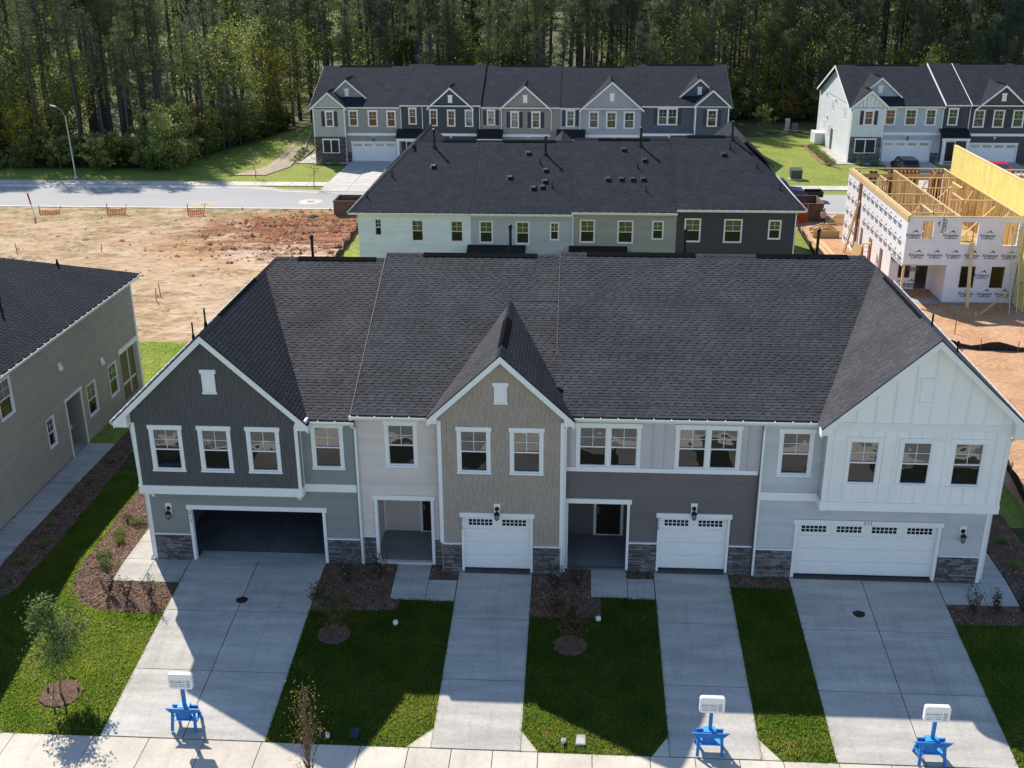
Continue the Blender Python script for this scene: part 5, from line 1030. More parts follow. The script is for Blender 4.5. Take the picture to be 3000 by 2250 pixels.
far_unit('townhouse of the right row cut by the right picture edge', gR, YRr, 64.0, 73, 5.45, RPL, [(65, 66.1, 3.3, 5.1), (67, 68.1, 3.3, 5.1)], (66.5, 71.5, 1.6), [(68.5, 7.7, 2.8, YRr-.35, RPL, .9, 0)], (64.2, 72, 2.4), None, None, (65, 71))
# side wall of the right row's end unit, facing left
fs_ = Fr(44.72, YRr+16.7, 0, -1)
sw_ = MB().fb(fs_, 0, 16.7, ZGF, 5.3, 0, .01).build('side_wall', sid('right_side_white_siding', (.66, .70, .72)), tr1)
L = 16.7; yy = lambda y: YRr+16.7-y
sh_ = []
for y0, y1, z0, z1 in ((95.5, 97.4, 3.55, 5.0), (89.4, 91.2, 3.5, 4.95), (96.1, 97.1, .5, 2.05), (99.5, 100.8, .5, 2.15)): sh_.append(window(tr1, fs_, yy(y0)-.95, yy(y0), z0, z1, d=.012, trim='thin', glass=GLASSG, far=True)[0])
planks(sw_, fs_, ZGF, 5.3, const(.05, L-.1), sh_+[(yy(96.0)-.0, yy(94.6), ZGF, 2.2)], MATS['right_side_white_siding'], ex=.18, join=True)
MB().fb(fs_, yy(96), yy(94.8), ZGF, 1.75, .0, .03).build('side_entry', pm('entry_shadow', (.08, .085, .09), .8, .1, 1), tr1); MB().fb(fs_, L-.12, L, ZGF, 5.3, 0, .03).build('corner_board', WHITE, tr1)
MB().box(43.6, 99.0, -.6, 44.7, 101.5, .7).build('side_stoop_wall', MATS['right_side_white_siding'], tr1)
for y, z in ((99.5, 5.05), (94.5, 5.0), (98.3, 2.6)): MB().box(44.55, y, z, 44.72, y+.25, z+.25).build('wall_vent_hood', WHITE, tr1)
# far driveways, walks, beds
for x0, x1, y1 in ((-9.6, -4.3, YB-.02), (-1.0, 4.1, YB-.02), (7.6, 12.4, YB-.02), (16.8, 21.8, YB-.02), (22.9, 27.6, YB-.02), (48.3, 53.7, YRr-.02), (57.5, 62.8, YRr-.02), (66.4, 71.5, YRr-.02)):
    d = far_box('far_driveway', x0, 68.85, x1, y1, -.59, JOINT)
    ys = [68.9, 71.6, 74.6, 77.6, 80.6, y1]
    for a, b in zip(ys, ys[1:]):
        m = (x0+x1)/2
        for c, e_ in ((x0, m), (m, x1)): MB().box(c+.02, a+.02, -.7, e_-.02, b-.02, -.53).build('slab', CONC, d)
far_box('far_side_walk', -15.2, YB-1.2, -13.4, YB+9, -.55, CONC); far_box('far_side_walk', 43.4, YRr-1.5, 44.68, YRr+9, -.55, CONC); far_box('far_front_walk', -13.4, YB-1.5, -9.6, YB-.51, -.55, CONC); far_box('far_front_walk', 44.7, YRr-1.6, 48.3, YRr-.51, -.55, CONC)
def flat_poly(name, pts, z, mat):
    return struct(name, MB().add([(x, y, gz(x, y)+z) for x, y in pts], [tuple(range(len(pts)))]), mat)
flat_poly('far_bed', [(-17.3, YB-1), (-15.2, YB-1.4), (-15.2, YB+7), (-16.8, YB+6)], .03, pm('grey_gravel_mulch', (.24, .20, .17), .95, .2, 3, fine=.3, fs=8)); flat_poly('far_bed', [(41.8, YRr-1.2), (43.4, YRr-4.3), (43.38, YRr+11), (42.0, YRr+12)], .03, pm('tan_mulch', (.24, .15, .09), .95, .2, 3, fine=.3, fs=8)); flat_poly('far_bed', [(-13.4, YB-1.5), (-9.6, YB-1.5), (-9.6, YB-2.4), (-13.2, YB-2.3)], .03, MULCH)
flat_poly('forest_floor', [(-75, 80.6), (-29.2, 80.6), (-23.2, 104.2), (-75, 104.2)], .02, MATS['forest_floor'])
flat_poly('washed_gravel_strip', [(-20.5, 77.0), (-17.0, 77.2), (-15.6, 82), (-16.0, 90), (-17.2, 100), (-18.6, 100), (-18.0, 88), (-18.2, 82)], .04, pm('pale_gravel', (.36, .29, .21), .95, .2, 2, fine=.3, fs=6))
# ================================================================ TOWNHOUSE UNDER CONSTRUCTION
WRAP = pm('white_house_wrap', (.82, .79, .83), .5, .05, 2.5, bump=.25, bs=4, spec=.3); LUM = pm('pale_lumber', (.62, .44, .23), .8, .15, 3, isl=.22, fine=.08, fs=30, stretch=(6, 6, 1)); LUMR = pm('red_lumber', (.30, .13, .07), .85, .2, 3, isl=.2)
OSB = pm('osb_sheathing', (.56, .40, .20), .85, .18, 9, fine=.2, fs=25); YEL = pm('yellow_sheathing', (.78, .64, .20), .7, .06, 2, isl=.06); INK = pm('wrap_print', (.09, .13, .13), .7, .1, 3); SLAB = pm('slab_concrete', (.36, .34, .32), .9, .12, 1)
t = thing('townhouse_under_construction', 'roofless timber-framed townhouse wrapped in white printed sheathing', 'unfinished house', (40, 43, -.6)); CT = t
zf = -.38; zt = 5.25
MB().box(36.55, 37.8, -.75, 43.75, 51.5, zf).box(39.3, 35, -.75, 43.75, 37.8, zf-.001).box(36.5, 34.9, -.75, 39.3, 37.8, zf-.07).build('foundation_slab', SLAB, t)
fc = Fr(0, 35); up = [(37.45, 38.15, 3.8, 4.96), (39.9, 40.95, 3.48, 4.92), (42.55, 43.45, 3.43, 4.9)]; lo = [(40.22, 41.15, .6, 2.03), (42.15, 43.0, .6, 2.02)]
w = MB(); cells(w, fc, 36.5, 43.7, 2.1, 5.2, up, -.12, 0); cells(w, fc, 39.3, 43.7, zf, 2.1, lo, -.12, 0); w = w.build('wrapped_rear_wall', WRAP, t)
MB().box(36.5, 35.0, 2.04, 39.3, 37.8, 2.1).build('porch_ceiling', OSB, t)
MB().fb(Fr(0, 35.06), 36.5, 43.7, 5.2, zt, -.1, .04).build('top_plate', LUM, t)
fp2 = Fr(0, 37.8); w2 = MB(); cells(w2, fp2, 36.5, 39.35, -.45, 2.05, [(38.25, 39.05, -.5, 1.62), (37.1, 37.9, .42, 1.6)], -.12, 0); w2.box(39.304, 35.13, -.45, 39.36, 37.79, 2.03); w2 = w2.build('wrapped_porch_wall', WRAP, t)
MB().box(36.55, 35.02, -.45, 36.68, 35.15, 2.05).build('porch_post', LUM, t)
fl2 = Fr(36.5, 51.5, 0, -1); ya = lambda y: 51.5-y
w3 = MB(); cells(w3, fl2, ya(46.95), ya(35.13), 1.95, 4.9, [], -.12, 0); cells(w3, fl2, 0, ya(47.75), -.5, 4.9, [], -.12, 0); cells(w3, fl2, ya(46.95), ya(37.93), -.5, 1.95, [(ya(46.2), ya(45.5), -.3, 1.9), (ya(43.6), ya(42.7), -.5, 1.8), (ya(40.6), ya(39.8), -.5, 1.8)], -.12, 0); w3 = w3.build('wrapped_side_wall', WRAP, t)
MB().fb(fl2, 0, ya(34.98), 4.9, zt, -.1, .025).build('osb_band', OSB, t)
for y in (47.1, 47.35, 47.62): MB().box(36.42, y, -.5, 36.5, y+.09, 4.88).build('stud', LUMR, t)
for y in (45.85, 43.1, 40.2): MB().box(36.54, y, -.45, 36.63, y+.09, 1.9).build('stud', LUMR, t)
MB().box(36.6, 35.15, 2.2, 43.7, 51.4, 2.35).build('floor_deck', OSB, t)
zs = 2.36
def stud(x, y, a=.045, b=.1, z0=None, z1=None): MB().box(x-a/2, y-b/2, z0 or zs, x+a/2, y+b/2, z1 or zt-.1).build('stud', LUM, t)
y = 35.4
while y < 51.2:
    stud(36.68, y, .12, .045); stud(43.62, y, .12, .045); y += .41
def plate(x0, y0, x1, y1, z=zt-.1): MB().box(min(x0, x1)-.05, min(y0, y1)-.05, z, max(x0, x1)+.05, max(y0, y1)+.05, z+.08).build('top_plate', LUM, t)
def partition(x0, y0, x1, y1):
    plate(x0, y0, x1, y1); n = int(math.hypot(x1-x0, y1-y0)/.41)
    for k in range(n+1):
        q = k/max(1, n); x, yy = x0+(x1-x0)*q, y0+(y1-y0)*q; stud(x, yy, .045 if x0 != x1 else .1, .1 if x0 != x1 else .045)
    MB().box(min(x0, x1)-.05, min(y0, y1)-.05, zs, max(x0, x1)+.05, max(y0, y1)+.05, zs+.04).build('sole_plate', LUM, t)
partition(39.8, 35.3, 39.8, 51.1)
for q in ((36.8, 36.3, 39.7, 36.3), (36.8, 38.75, 39.7, 38.75), (40.7, 40.25, 43.5, 40.25), (36.8, 42.1, 39.7, 42.1), (39.9, 44.3, 42.8, 44.3), (36.9, 46.9, 39.7, 46.9), (39.9, 48.1, 43.5, 48.1)): partition(*q)
for q in ((38.2, 46.9, 38.2, 48.9), (41.6, 40.3, 41.6, 42.6), (42.8, 44.3, 42.8, 46.5), (38.4, 36.3, 38.4, 38.7)): partition(*q)
plate(36.68, 35.2, 36.68, 51.2, zt); plate(43.6, 35.2, 43.6, 51.2, zt); plate(36.7, 51.3, 43.6, 51.3, zt)
xs = 36.8
while xs < 43.6:
    if not (37.3 < xs < 38.0 or 38.6 < xs < 39.4 or 41.8 < xs < 42.6): stud(xs, 51.3, .045, .12)
    xs += .3
MB().box(36.7, 51.25, 4.6, 43.6, 51.36, 4.9).build('header', LUM, t); MB().box(36.7, 51.37, 2.3, 37.3, 51.42, 5.1).box(38.0, 51.37, 2.3, 38.6, 51.42, 5.1).box(39.4, 51.37, 2.3, 41.8, 51.42, 5.1).box(42.6, 51.37, 2.3, 43.6, 51.42, 5.1).box(36.7, 51.37, 2.3, 43.6, 51.41, 3.4).build('front_sheathing', LUMR, t)
for p0, p1 in (((40.0, 35.6, 2.4), (43.4, 36.9, 5.1)), ((41.2, 36, 5.1), (43.4, 38.6, 2.4)), ((40.2, 38, 2.4), (43.4, 39.4, 5.0)), ((41, 41.2, 2.4), (43.4, 44, 5.1)), ((37, 37.5, 2.4), (39.6, 37.6, 4.9)), ((37, 43.5, 5), (39.6, 44.5, 2.4)), ((42.9, 50.9, 5.1), (41.3, 50.9, 3.0)), ((40.1, 46, 2.4), (42.6, 46.1, 5)), ((37.1, 40.3, 2.4), (38.9, 40.4, 5))): MB().bar(p0, p1, .09, .04).build('diagonal_brace', LUM, t)
pw = MB().box(43.82, 33.3, -.6, 43.94, 50.3, 7.2).build('party_wall', OSB, t)
y = 33.3
while y < 50.3:
    MB().box(43.77, y+.01, -.55, 43.82, min(y+.6, 50.3)-.01, 7.22).build('sheathing_panel', YEL, pw); y += .6
MB().box(43.76, 33.28, 7.22, 43.98, 50.32, 7.28).build('top_plate', LUM, pw)
for y in (51.3,):
    x = 44.2
    while x < 50: MB().box(x, 51.2, 2.4, x+.05, 51.32, 5.2).build('stud', LUM, t); x += .4
MB().box(44, 51.2, 5.2, 50, 51.32, 5.28).box(44, 51.2, 4.6, 50, 51.3, 4.85).build('top_plate', LUM, t)
MB().box(44, 33.6, 2.2, 50, 51.4, 2.35).build('floor_deck', OSB, t); MB().box(44, 34.9, -.5, 50, 35, 5.2).build('wrapped_rear_wall', WRAP, t)
# print on the wrap
KT = text_mesh('Kingspan', .27, INK, .002, bold=.007); GT = text_mesh('GreenGuard', .15, INK, .002, bold=.004)
lb = MB()
for k, (h, x0, x1) in enumerate(((.0, -.2, .22), (.06, -.12, .2), (.12, -.04, .17), (.17, .02, .12))):
    n = 7
    for i in range(n):
        a = x0+(x1-x0)*i/n; b = x0+(x1-x0)*(i+1)/n; za = h+.08*math.sin(math.pi*(i/n))-.02*k; zb = h+.08*math.sin(math.pi*((i+1)/n))-.02*k
        lb.add([(a, za, 0), (b, zb, 0), (b, zb+.035, 0), (a, za+.035, 0)], [(0, 1, 2, 3)])
LM = lb.mesh('printed_emblem', INK)
def logo(par, fr, a, z, rot=0., d=.004):
    place_text('printed_wordmark', KT, fr, a, z, d, par, rot); c, s_ = math.cos(rot), math.sin(rot)
    place_text('printed_wordmark', GT, fr, a+.18*s_, z-.18*c, d, par, rot); place_text('printed_emblem', LM, fr, a+.06*c-.14*s_, z+.06*s_+.14*c, d, par, rot)
def clear(a, z, holes, r=.55): return not any(h[0]-r < a < h[1]+r and h[2]-.3 < z < h[3]+.3 for h in holes)
for r, z in enumerate((4.05, 2.75, 1.45, .2)):
    a = 36.95+(.35 if r % 2 else 0)
    while a < 43.4:
        if (z > 2 or a > 39.9) and clear(a, z, up+lo, .4): logo(w, fc, a, z)
        a += 1.16
for a, z in ((38.7, 4.7),): logo(w, fc, a, z, math.pi/2)
for a, z in ((37.0, 1.75), (37.2, -.05), (38.05, 1.1), (37.95, .0)): logo(w2, fp2, a, z)
for r, z in enumerate((4.35, 3.35, 2.4)):
    a = ya(46.3)+.4*r
    while a < ya(35.6): logo(w3, fl2, a, z, 0); a += 1.2
for z in (4.3, 3.2, 2.1, 1.0, 0):
    for a in (.7, 2.0, 3.2): logo(w3, fl2, a, z)
# loose site things
tag(MB().bar((40.61, 33.98, -.6), (40.66, 34.95, 3.6), .22, .05, up=(0, 1, 0)).build('brace_board', LUM), 'tall upright board leaning on the wrapped rear wall', 'board')
b = thing('wall_brace', 'long diagonal timber brace from the dirt to the yellow wall', 'brace', (40.7, 32.5, -.6)); MB().bar((40.72, 32.46, -.55), (43.78, 34.0, 1.35), .14, .05).build('brace_board', LUM, b); MB().box(40.6, 32.4, -.65, 40.7, 32.5, -.2).build('ground_stake', LUM, b)
tag(MB().box(38.7, 34.0, -.56, 40.9, 34.14, -.5).build('loose_board', LUM), 'flat board lying on the dirt behind the wrapped wall', 'board')
tag(MB().bar((35.84, 47.7, -.55), (36.42, 47.1, 3.65), .3, .04, up=(1, 0, 0)).bar((35.7, 47.8, -.55), (36.35, 47.2, 3.6), .09, .04, up=(1, 0, 0)).build('brace_board', LUM), 'long yellow plank propped against the white side wall', 'board')
tag(MB().prism([(36.0, 46.4, -.55), (36.25, 44.9, -.55), (36.42, 44.9, .75), (36.2, 46.4, .75)], (.04, .01, 0)).build('osb_offcut', OSB), 'brown sheet offcut leaning against the side wall', 'panel'); tag(MB().add([(34.9, 49.2, -.5), (36.1, 49.4, -.5), (36.0, 47.6, -.48)], [(0, 1, 2)]).prism([(34.9, 49.2, -.53), (36.1, 49.4, -.53), (36.0, 47.6, -.53)], (0, 0, .02)).build('plywood_offcut', LUM), 'pale triangular plywood offcut on the dirt', 'panel')
def ladder(name, label, p0, p1, w, mat, n, rz=0., top=None):
    t = thing(name, label, 'ladder', p0); p0 = Vector(p0); p1 = Vector(p1); u = Vector((math.cos(rz), math.sin(rz), 0))*w/2
    for s in (-1, 1): MB().bar(p0+u*s, p1+u*s*(.75 if top else 1), .05, .07).build('rail', mat, t)
    for k in range(n):
        q = p0+(p1-p0)*((k+.7)/(n+.4)); MB().tube(q-u, q+u, .018, n=6).build('rung', mat, t)
    if top:
        for s in (-1, 1): MB().bar(p1+u*s*.75, p0+Vector(top)+u*s, .04, .05).build('rear_leg', mat, t)
        MB().box(p1.x-w*.42, p1.y-.12, p1.z, p1.x+w*.42, p1.y+.12, p1.z+.07).build('top_cap', pm('ladder_yellow', (.8, .5, .03), .6, .1, 3), t)
    return t
ladder('step_ladder', 'orange fibreglass step ladder with yellow cap beside the side wall', (35.75, 41.1, -.55), (35.85, 41.7, 1.75), .62, pm('ladder_orange', (.55, .10, .03), .5, .1, 3), 7, top=(.1, 1.2, 0))
ladder('extension_ladder', 'metal extension ladder standing by the yellow wall', (43.1, 32.9, -.58), (43.2, 34.8, 4.7), .45, pm('aluminium', (.45, .45, .46), .4, .05, 3, metal=.7), 16)
wf = thing('wall_panel_frame', 'stud wall panel lying flat on the site near the road', 'timber frame', (37.5, 58.4, -.6))
for k in range(11):
    q = k/10; MB().bar((36.3+q*1.5, 56.6+q*3.4, -.35), (38.9+q*1.2, 56.7+q*3.5, -.3), .06, .12).build('stud', LUM, wf)
MB().bar((36.25, 56.5, -.35), (37.85, 60.1, -.35), .09, .14).build('plate', LUM, wf); MB().bar((38.85, 56.6, -.3), (40.2, 60.2, -.3), .09, .14).build('plate', LUM, wf)
tr = thing('roof_truss', 'bundle of roof trusses stacked on edge beside the wrapped house', 'roof truss', (35.5, 53.4, -.6))
for k in range(3):
    y = 52.6+k*.7; MB().bar((34.4, y, -.4+.1*k), (36.45, y, -.4+.1*k), .06, .2).build('chord', LUM, tr); MB().bar((34.4, y, -.1), (35.5, y+.3, .25), .06, .09).build('chord', LUM, tr); MB().bar((35.5, y+.3, .25), (36.45, y, -.05), .06, .09).build('web', LUM, tr); MB().bar((35.0, y, -.3), (35.5, y+.3, .2), .05, .08).build('web', LUM, tr)
MB().box(34.4, 52.3, -.55, 36.45, 52.36, .1).build('sheathed_face', OSB, tr)
for k, x in enumerate((34.3, 34.75)): tag(MB().bar((x, 52.0, -.5), (x+.15, 46.8, -.5), .3, .12).build('lumber_stack', LUM), ('left' if k == 0 else 'right')+' of two long lumber stacks on the dirt by the silt fence', 'lumber', 'lumber stacks on the site')
# skips
RUST = pm('rusty_brown_steel', (.15, .092, .068), .8, .25, 2, bump=.3, bs=8, fine=.15, fs=8)
def skip(label, x0, y0, x1, y1, h, ribs=True):
    t = thing('skip', label, 'dumpster', ((x0+x1)/2, (y0+y1)/2, -.6)); z0, z1 = -.5, -.5+h; th = .06
    MB().box(x0, y0, z0-.08, x1, y1, z0+.02).build('floor', RUST, t)
    for a in ((x0, y0, x1, y0+th), (x0, y1-th, x1, y1), (x0, y0+th, x0+th, y1-th), (x1-th, y0+th, x1, y1-th)): MB().box(a[0], a[1], z0, a[2], a[3], z1).build('side_panel', RUST, t)
    for a in ((x0-.05, y0-.05, x1+.05, y0+.06), (x0-.05, y1-.06, x1+.05, y1+.05), (x0-.05, y0, x0+.06, y1), (x1-.06, y0, x1+.05, y1)): MB().box(a[0], a[1], z1, a[2], a[3], z1+.07).build('rim', RUST, t)
    n = max(2, int((y1-y0)/.7))
    for s in (x0-.05, x1):
        for k in range(n): y = y0+(k+.5)*(y1-y0)/n; MB().box(s, y-.04, z0, s+.05, y+.04, z1).build('rib', RUST, t)
    return t
skip('open brown skip on the red clay beside the white end townhouse', -5.8, 58.6, -3.6, 61.2, 1.25); skip('open brown skip behind the dark end townhouse by the road', 32.6, 58.0, 36.3, 61.3, 1.5)
# worker
def person(label, loc, rz=0.):
    bm = bmesh.new(); J = {'pel': (0, 0, .92, .14), 'wst': (0, .02, 1.08, .13), 'chs': (0, .06, 1.3, .16), 'nck': (0, .09, 1.47, .065), 'hdb': (0, .11, 1.56, .075), 'hed': (0, .12, 1.66, .10), 'hdt': (0, .12, 1.75, .07),
         'lh': (-.1, 0, .88, .10), 'lk': (-.12, .06, .48, .07), 'la': (-.13, -.02, .09, .05), 'lt': (-.14, .13, .04, .045), 'rh': (.1, 0, .88, .10), 'rk': (.13, .1, .48, .07), 'ra': (.14, .02, .09, .05), 'rt': (.15, .17, .04, .045),
         'ls': (-.19, .06, 1.4, .075), 'le': (-.27, .12, 1.13, .05), 'lw': (-.2, .33, 1.02, .035), 'lf': (-.16, .42, 1.0, .035), 'rs': (.19, .06, 1.4, .075), 're': (.27, .12, 1.13, .05), 'rw': (.22, .34, 1.05, .035), 'rf': (.18, .43, 1.04, .035)}
    E_ = ['pel-wst', 'wst-chs', 'chs-nck', 'nck-hdb', 'hdb-hed', 'hed-hdt', 'pel-lh', 'lh-lk', 'lk-la', 'la-lt', 'pel-rh', 'rh-rk', 'rk-ra', 'ra-rt', 'chs-ls', 'ls-le', 'le-lw', 'lw-lf', 'chs-rs', 'rs-re', 're-rw', 'rw-rf']
    me = bpy.data.meshes.new('person'); ks = list(J); me.from_pydata([J[k][:3] for k in ks], [tuple(ks.index(q) for q in e.split('-')) for e in E_], [])
    o = bpy.data.objects.new('person', me); COL.objects.link(o); sk = o.modifiers.new('s', 'SKIN'); o.modifiers.new('d', 'SUBSURF').levels = 2
    for i, k in enumerate(ks): o.data.skin_vertices[0].data[i].radius = (J[k][3], J[k][3]); o.data.skin_vertices[0].data[i].use_root = (k == 'pel')
    dg = bpy.context.evaluated_depsgraph_get(); m2 = bpy.data.meshes.new_from_object(o.evaluated_get(dg)); bpy.data.objects.remove(o); bm.free()
    m2.materials.clear()
    for m in (pm('skin', (.35, .2, .14), .6, .05, 3), pm('white_shirt', (.55, .5, .5), .9, .08, 3), pm('dark_trousers', (.02, .022, .03), .9, .1, 3)): m2.materials.append(m)
    for p in m2.polygons:
        z = p.center.z; p.material_index = 2 if z < 1.0 and p.center.y < .25 else (1 if 1.0 <= z < 1.46 and abs(p.center.x) < .26 and p.center.y < .2 else 0); p.use_smooth = True
    b = put('person', m2, None, loc=loc); b.rotation_euler[2] = rz; tag(b, label, 'person')
    h = put('cap', MB().lathe((0, .12, 1.69), [(.125, 0), (.12, .05), (.09, .11), (.02, .135)], 12).lathe((0, .19, 1.69), [(.11, 0), (.10, .012)], 12).mesh('cap', MATS['white_shirt'])); h.parent = b; h.location = (0, 0, 0)
    v = put('tool_belt', MB().lathe((0, 0, .95), [(.165, 0), (.17, .08)], 12).box(.12, -.05, .78, .2, .1, .98).mesh('tool_belt', pm('red_pouch', (.35, .03, .03), .8, .1, 3))); v.parent = b; v.location = (0, 0, 0)
person('site worker in white shirt and dark trousers standing by the timber frame', (35.75, 55.5, -.58), -.6)
# orange fencing and barriers
ORG_ = pm('orange_mesh', (.75, .09, .02), .7, .15, 3)
def net(label, x, y, w, n=7, h=.75, group=None, red=True, lean=.25):
    t = thing('safety_fence', label, 'safety fence', (x, y, -.6), group); m = MB(); z0 = gz(x, y)
    for k in range(n+1): a = x+w*k/n; m.bar((a, y, z0+.1), (a+lean*.2, y+.05*math.sin(k), z0+h*(1-.25*math.sin(math.pi*k/n))), .045, .012)
    for k in range(5):
        q = k/4
        for i in range(n): a, b = x+w*i/n, x+w*(i+1)/n; s0 = h*(1-.25*math.sin(math.pi*i/n)); s1 = h*(1-.25*math.sin(math.pi*(i+1)/n)); m.bar((a, y, z0+.1+q*(s0-.1)), (b, y, z0+.1+q*(s1-.1)), .012, .05)
    m.build('mesh_net', ORG_, t)
    for k, a in enumerate((x, x+w)): MB().bar((a, y, z0-.1), (a+(lean if k else -.05), y+.1, z0+h+.35), .06, .05).build('post', LUMR if k == 0 else pm('grey_post', (.25, .22, .2), .9, .1, 3), t)
net('sagging orange mesh fence nearest the left edge of the dirt lot', -32.0, 58, 1.7, h=.55); net('orange mesh fence on the dirt lot, middle of the three', -25.8, 57.9, 1.5, h=.8); net('orange mesh fence on the dirt lot, nearest the red clay', -18.6, 58, 1.3, h=.8)
net('bright orange mesh fence beside the dark end townhouse', 33.6, 57.4, 1.2, h=1.4, lean=.1)
p = thing('marker_post', 'red and white marker post at the left of the dirt lot', 'post', (-31.7, 56.4, -.6)); MB().bar((-31.65, 56.4, -.6), (-31.85, 56.4, .8), .09, .09).build('lower_post', WHITE, p); MB().bar((-31.85, 56.4, .8), (-32.0, 56.4, 1.75), .10, .10).build('red_top', pm('red_paint', (.55, .05, .03), .7, .1, 3), p); MB().box(-32.6, 56.1, -.6, -31.3, 56.7, -.48).build('base_pad', pm('drain_grey', (.3, .28, .25), .9, .1, 3), p)
for i, (x, y) in enumerate(((-27.6, 44.9), (-21.1, 45.2), (-12.28, 33.05), (-12.46, 34.4), (-22.0, 31), (38, 28.2), (36.4, 22.5))):
    z = gz(x, y); tag(MB().bar((x, y, z-.1), (x+R.uniform(-.15, .15), y, z+R.uniform(.8, 1.1)), .05, .03).build('survey_stake', LUMR), ['weathered survey stake far left on the dirt lot', 'weathered survey stake in the middle of the dirt lot', 'near stake of the pair at the front of the dirt lot', 'rear stake of the pair at the front of the dirt lot', 'survey stake behind the black hip roof', 'survey stake on the construction yard by the rear wall', 'survey stake on the construction yard by the silt fence'][i], 'stake', 'survey stakes')
SILT = pm('black_silt_fabric', (.018, .018, .02), .7, .2, 3, bump=.4, bs=6)
def silt(label, pts, h=.65):
    t = thing('silt_fence', label, 'silt fence', (pts[0][0], pts[0][1], gz(*pts[0]))); m = MB(); P = []
    for (x0, y0), (x1, y1) in zip(pts, pts[1:]):
        n = max(1, int(math.hypot(x1-x0, y1-y0)/.5))
        for k in range(n): q = k/n; P.append((x0+(x1-x0)*q, y0+(y1-y0)*q))
    P.append(pts[-1])
    for i, (a, b) in enumerate(zip(P, P[1:])):
        za, zb = gz(*a), gz(*b); ha = h*(.75+.25*math.cos(i*1.1)); hb = h*(.75+.25*math.cos((i+1)*1.1)); o = .05*math.sin(i*.9); o2 = .05*math.sin((i+1)*.9)
        m.add([(a[0], a[1], za), (b[0], b[1], zb), (b[0]+o2, b[1]+o2, zb+hb), (a[0]+o, a[1]+o, za+ha), (a[0]+.02, a[1]+.02, za), (b[0]+.02, b[1]+.02, zb), (b[0]+o2+.02, b[1]+o2+.02, zb+hb), (a[0]+o+.02, a[1]+o+.02, za+ha)], MB.HEX)
    m.build('fabric', SILT, t)
    for i in range(0, len(P), 4): x, y = P[i]; MB().bar((x, y-.05, gz(x, y)-.1), (x, y-.05, gz(x, y)+h+.1), .04, .04).build('post', LUMR, t)
silt('black silt fence on the dirt behind the yellow wall house', [(36.5, 25.6), (38.5, 25.3), (41, 25.0), (44.5, 24.8), (49, 25)]); silt('black silt fence curving along the right side bed', [(33.3, 4), (33.9, 6.2), (34.2, 8.6), (34.4, 11), (34.3, 14)], .6)
silt('grey-black silt fence beside the dark end townhouse', [(33.75, 55.4), (33.65, 51.5), (33.5, 47.6), (33.4, 42)]); silt('black silt fence between the red clay and the white end townhouse', [(-2.8, 53.8), (-2.65, 50), (-2.5, 46), (-2.6, 42), (-3.0, 38), (-3.4, 34)])
flat_poly('grass_strip', [(-2.4, 26), (.58, 26), (.58, 57), (-2.4, 57)], .0, FARGR)
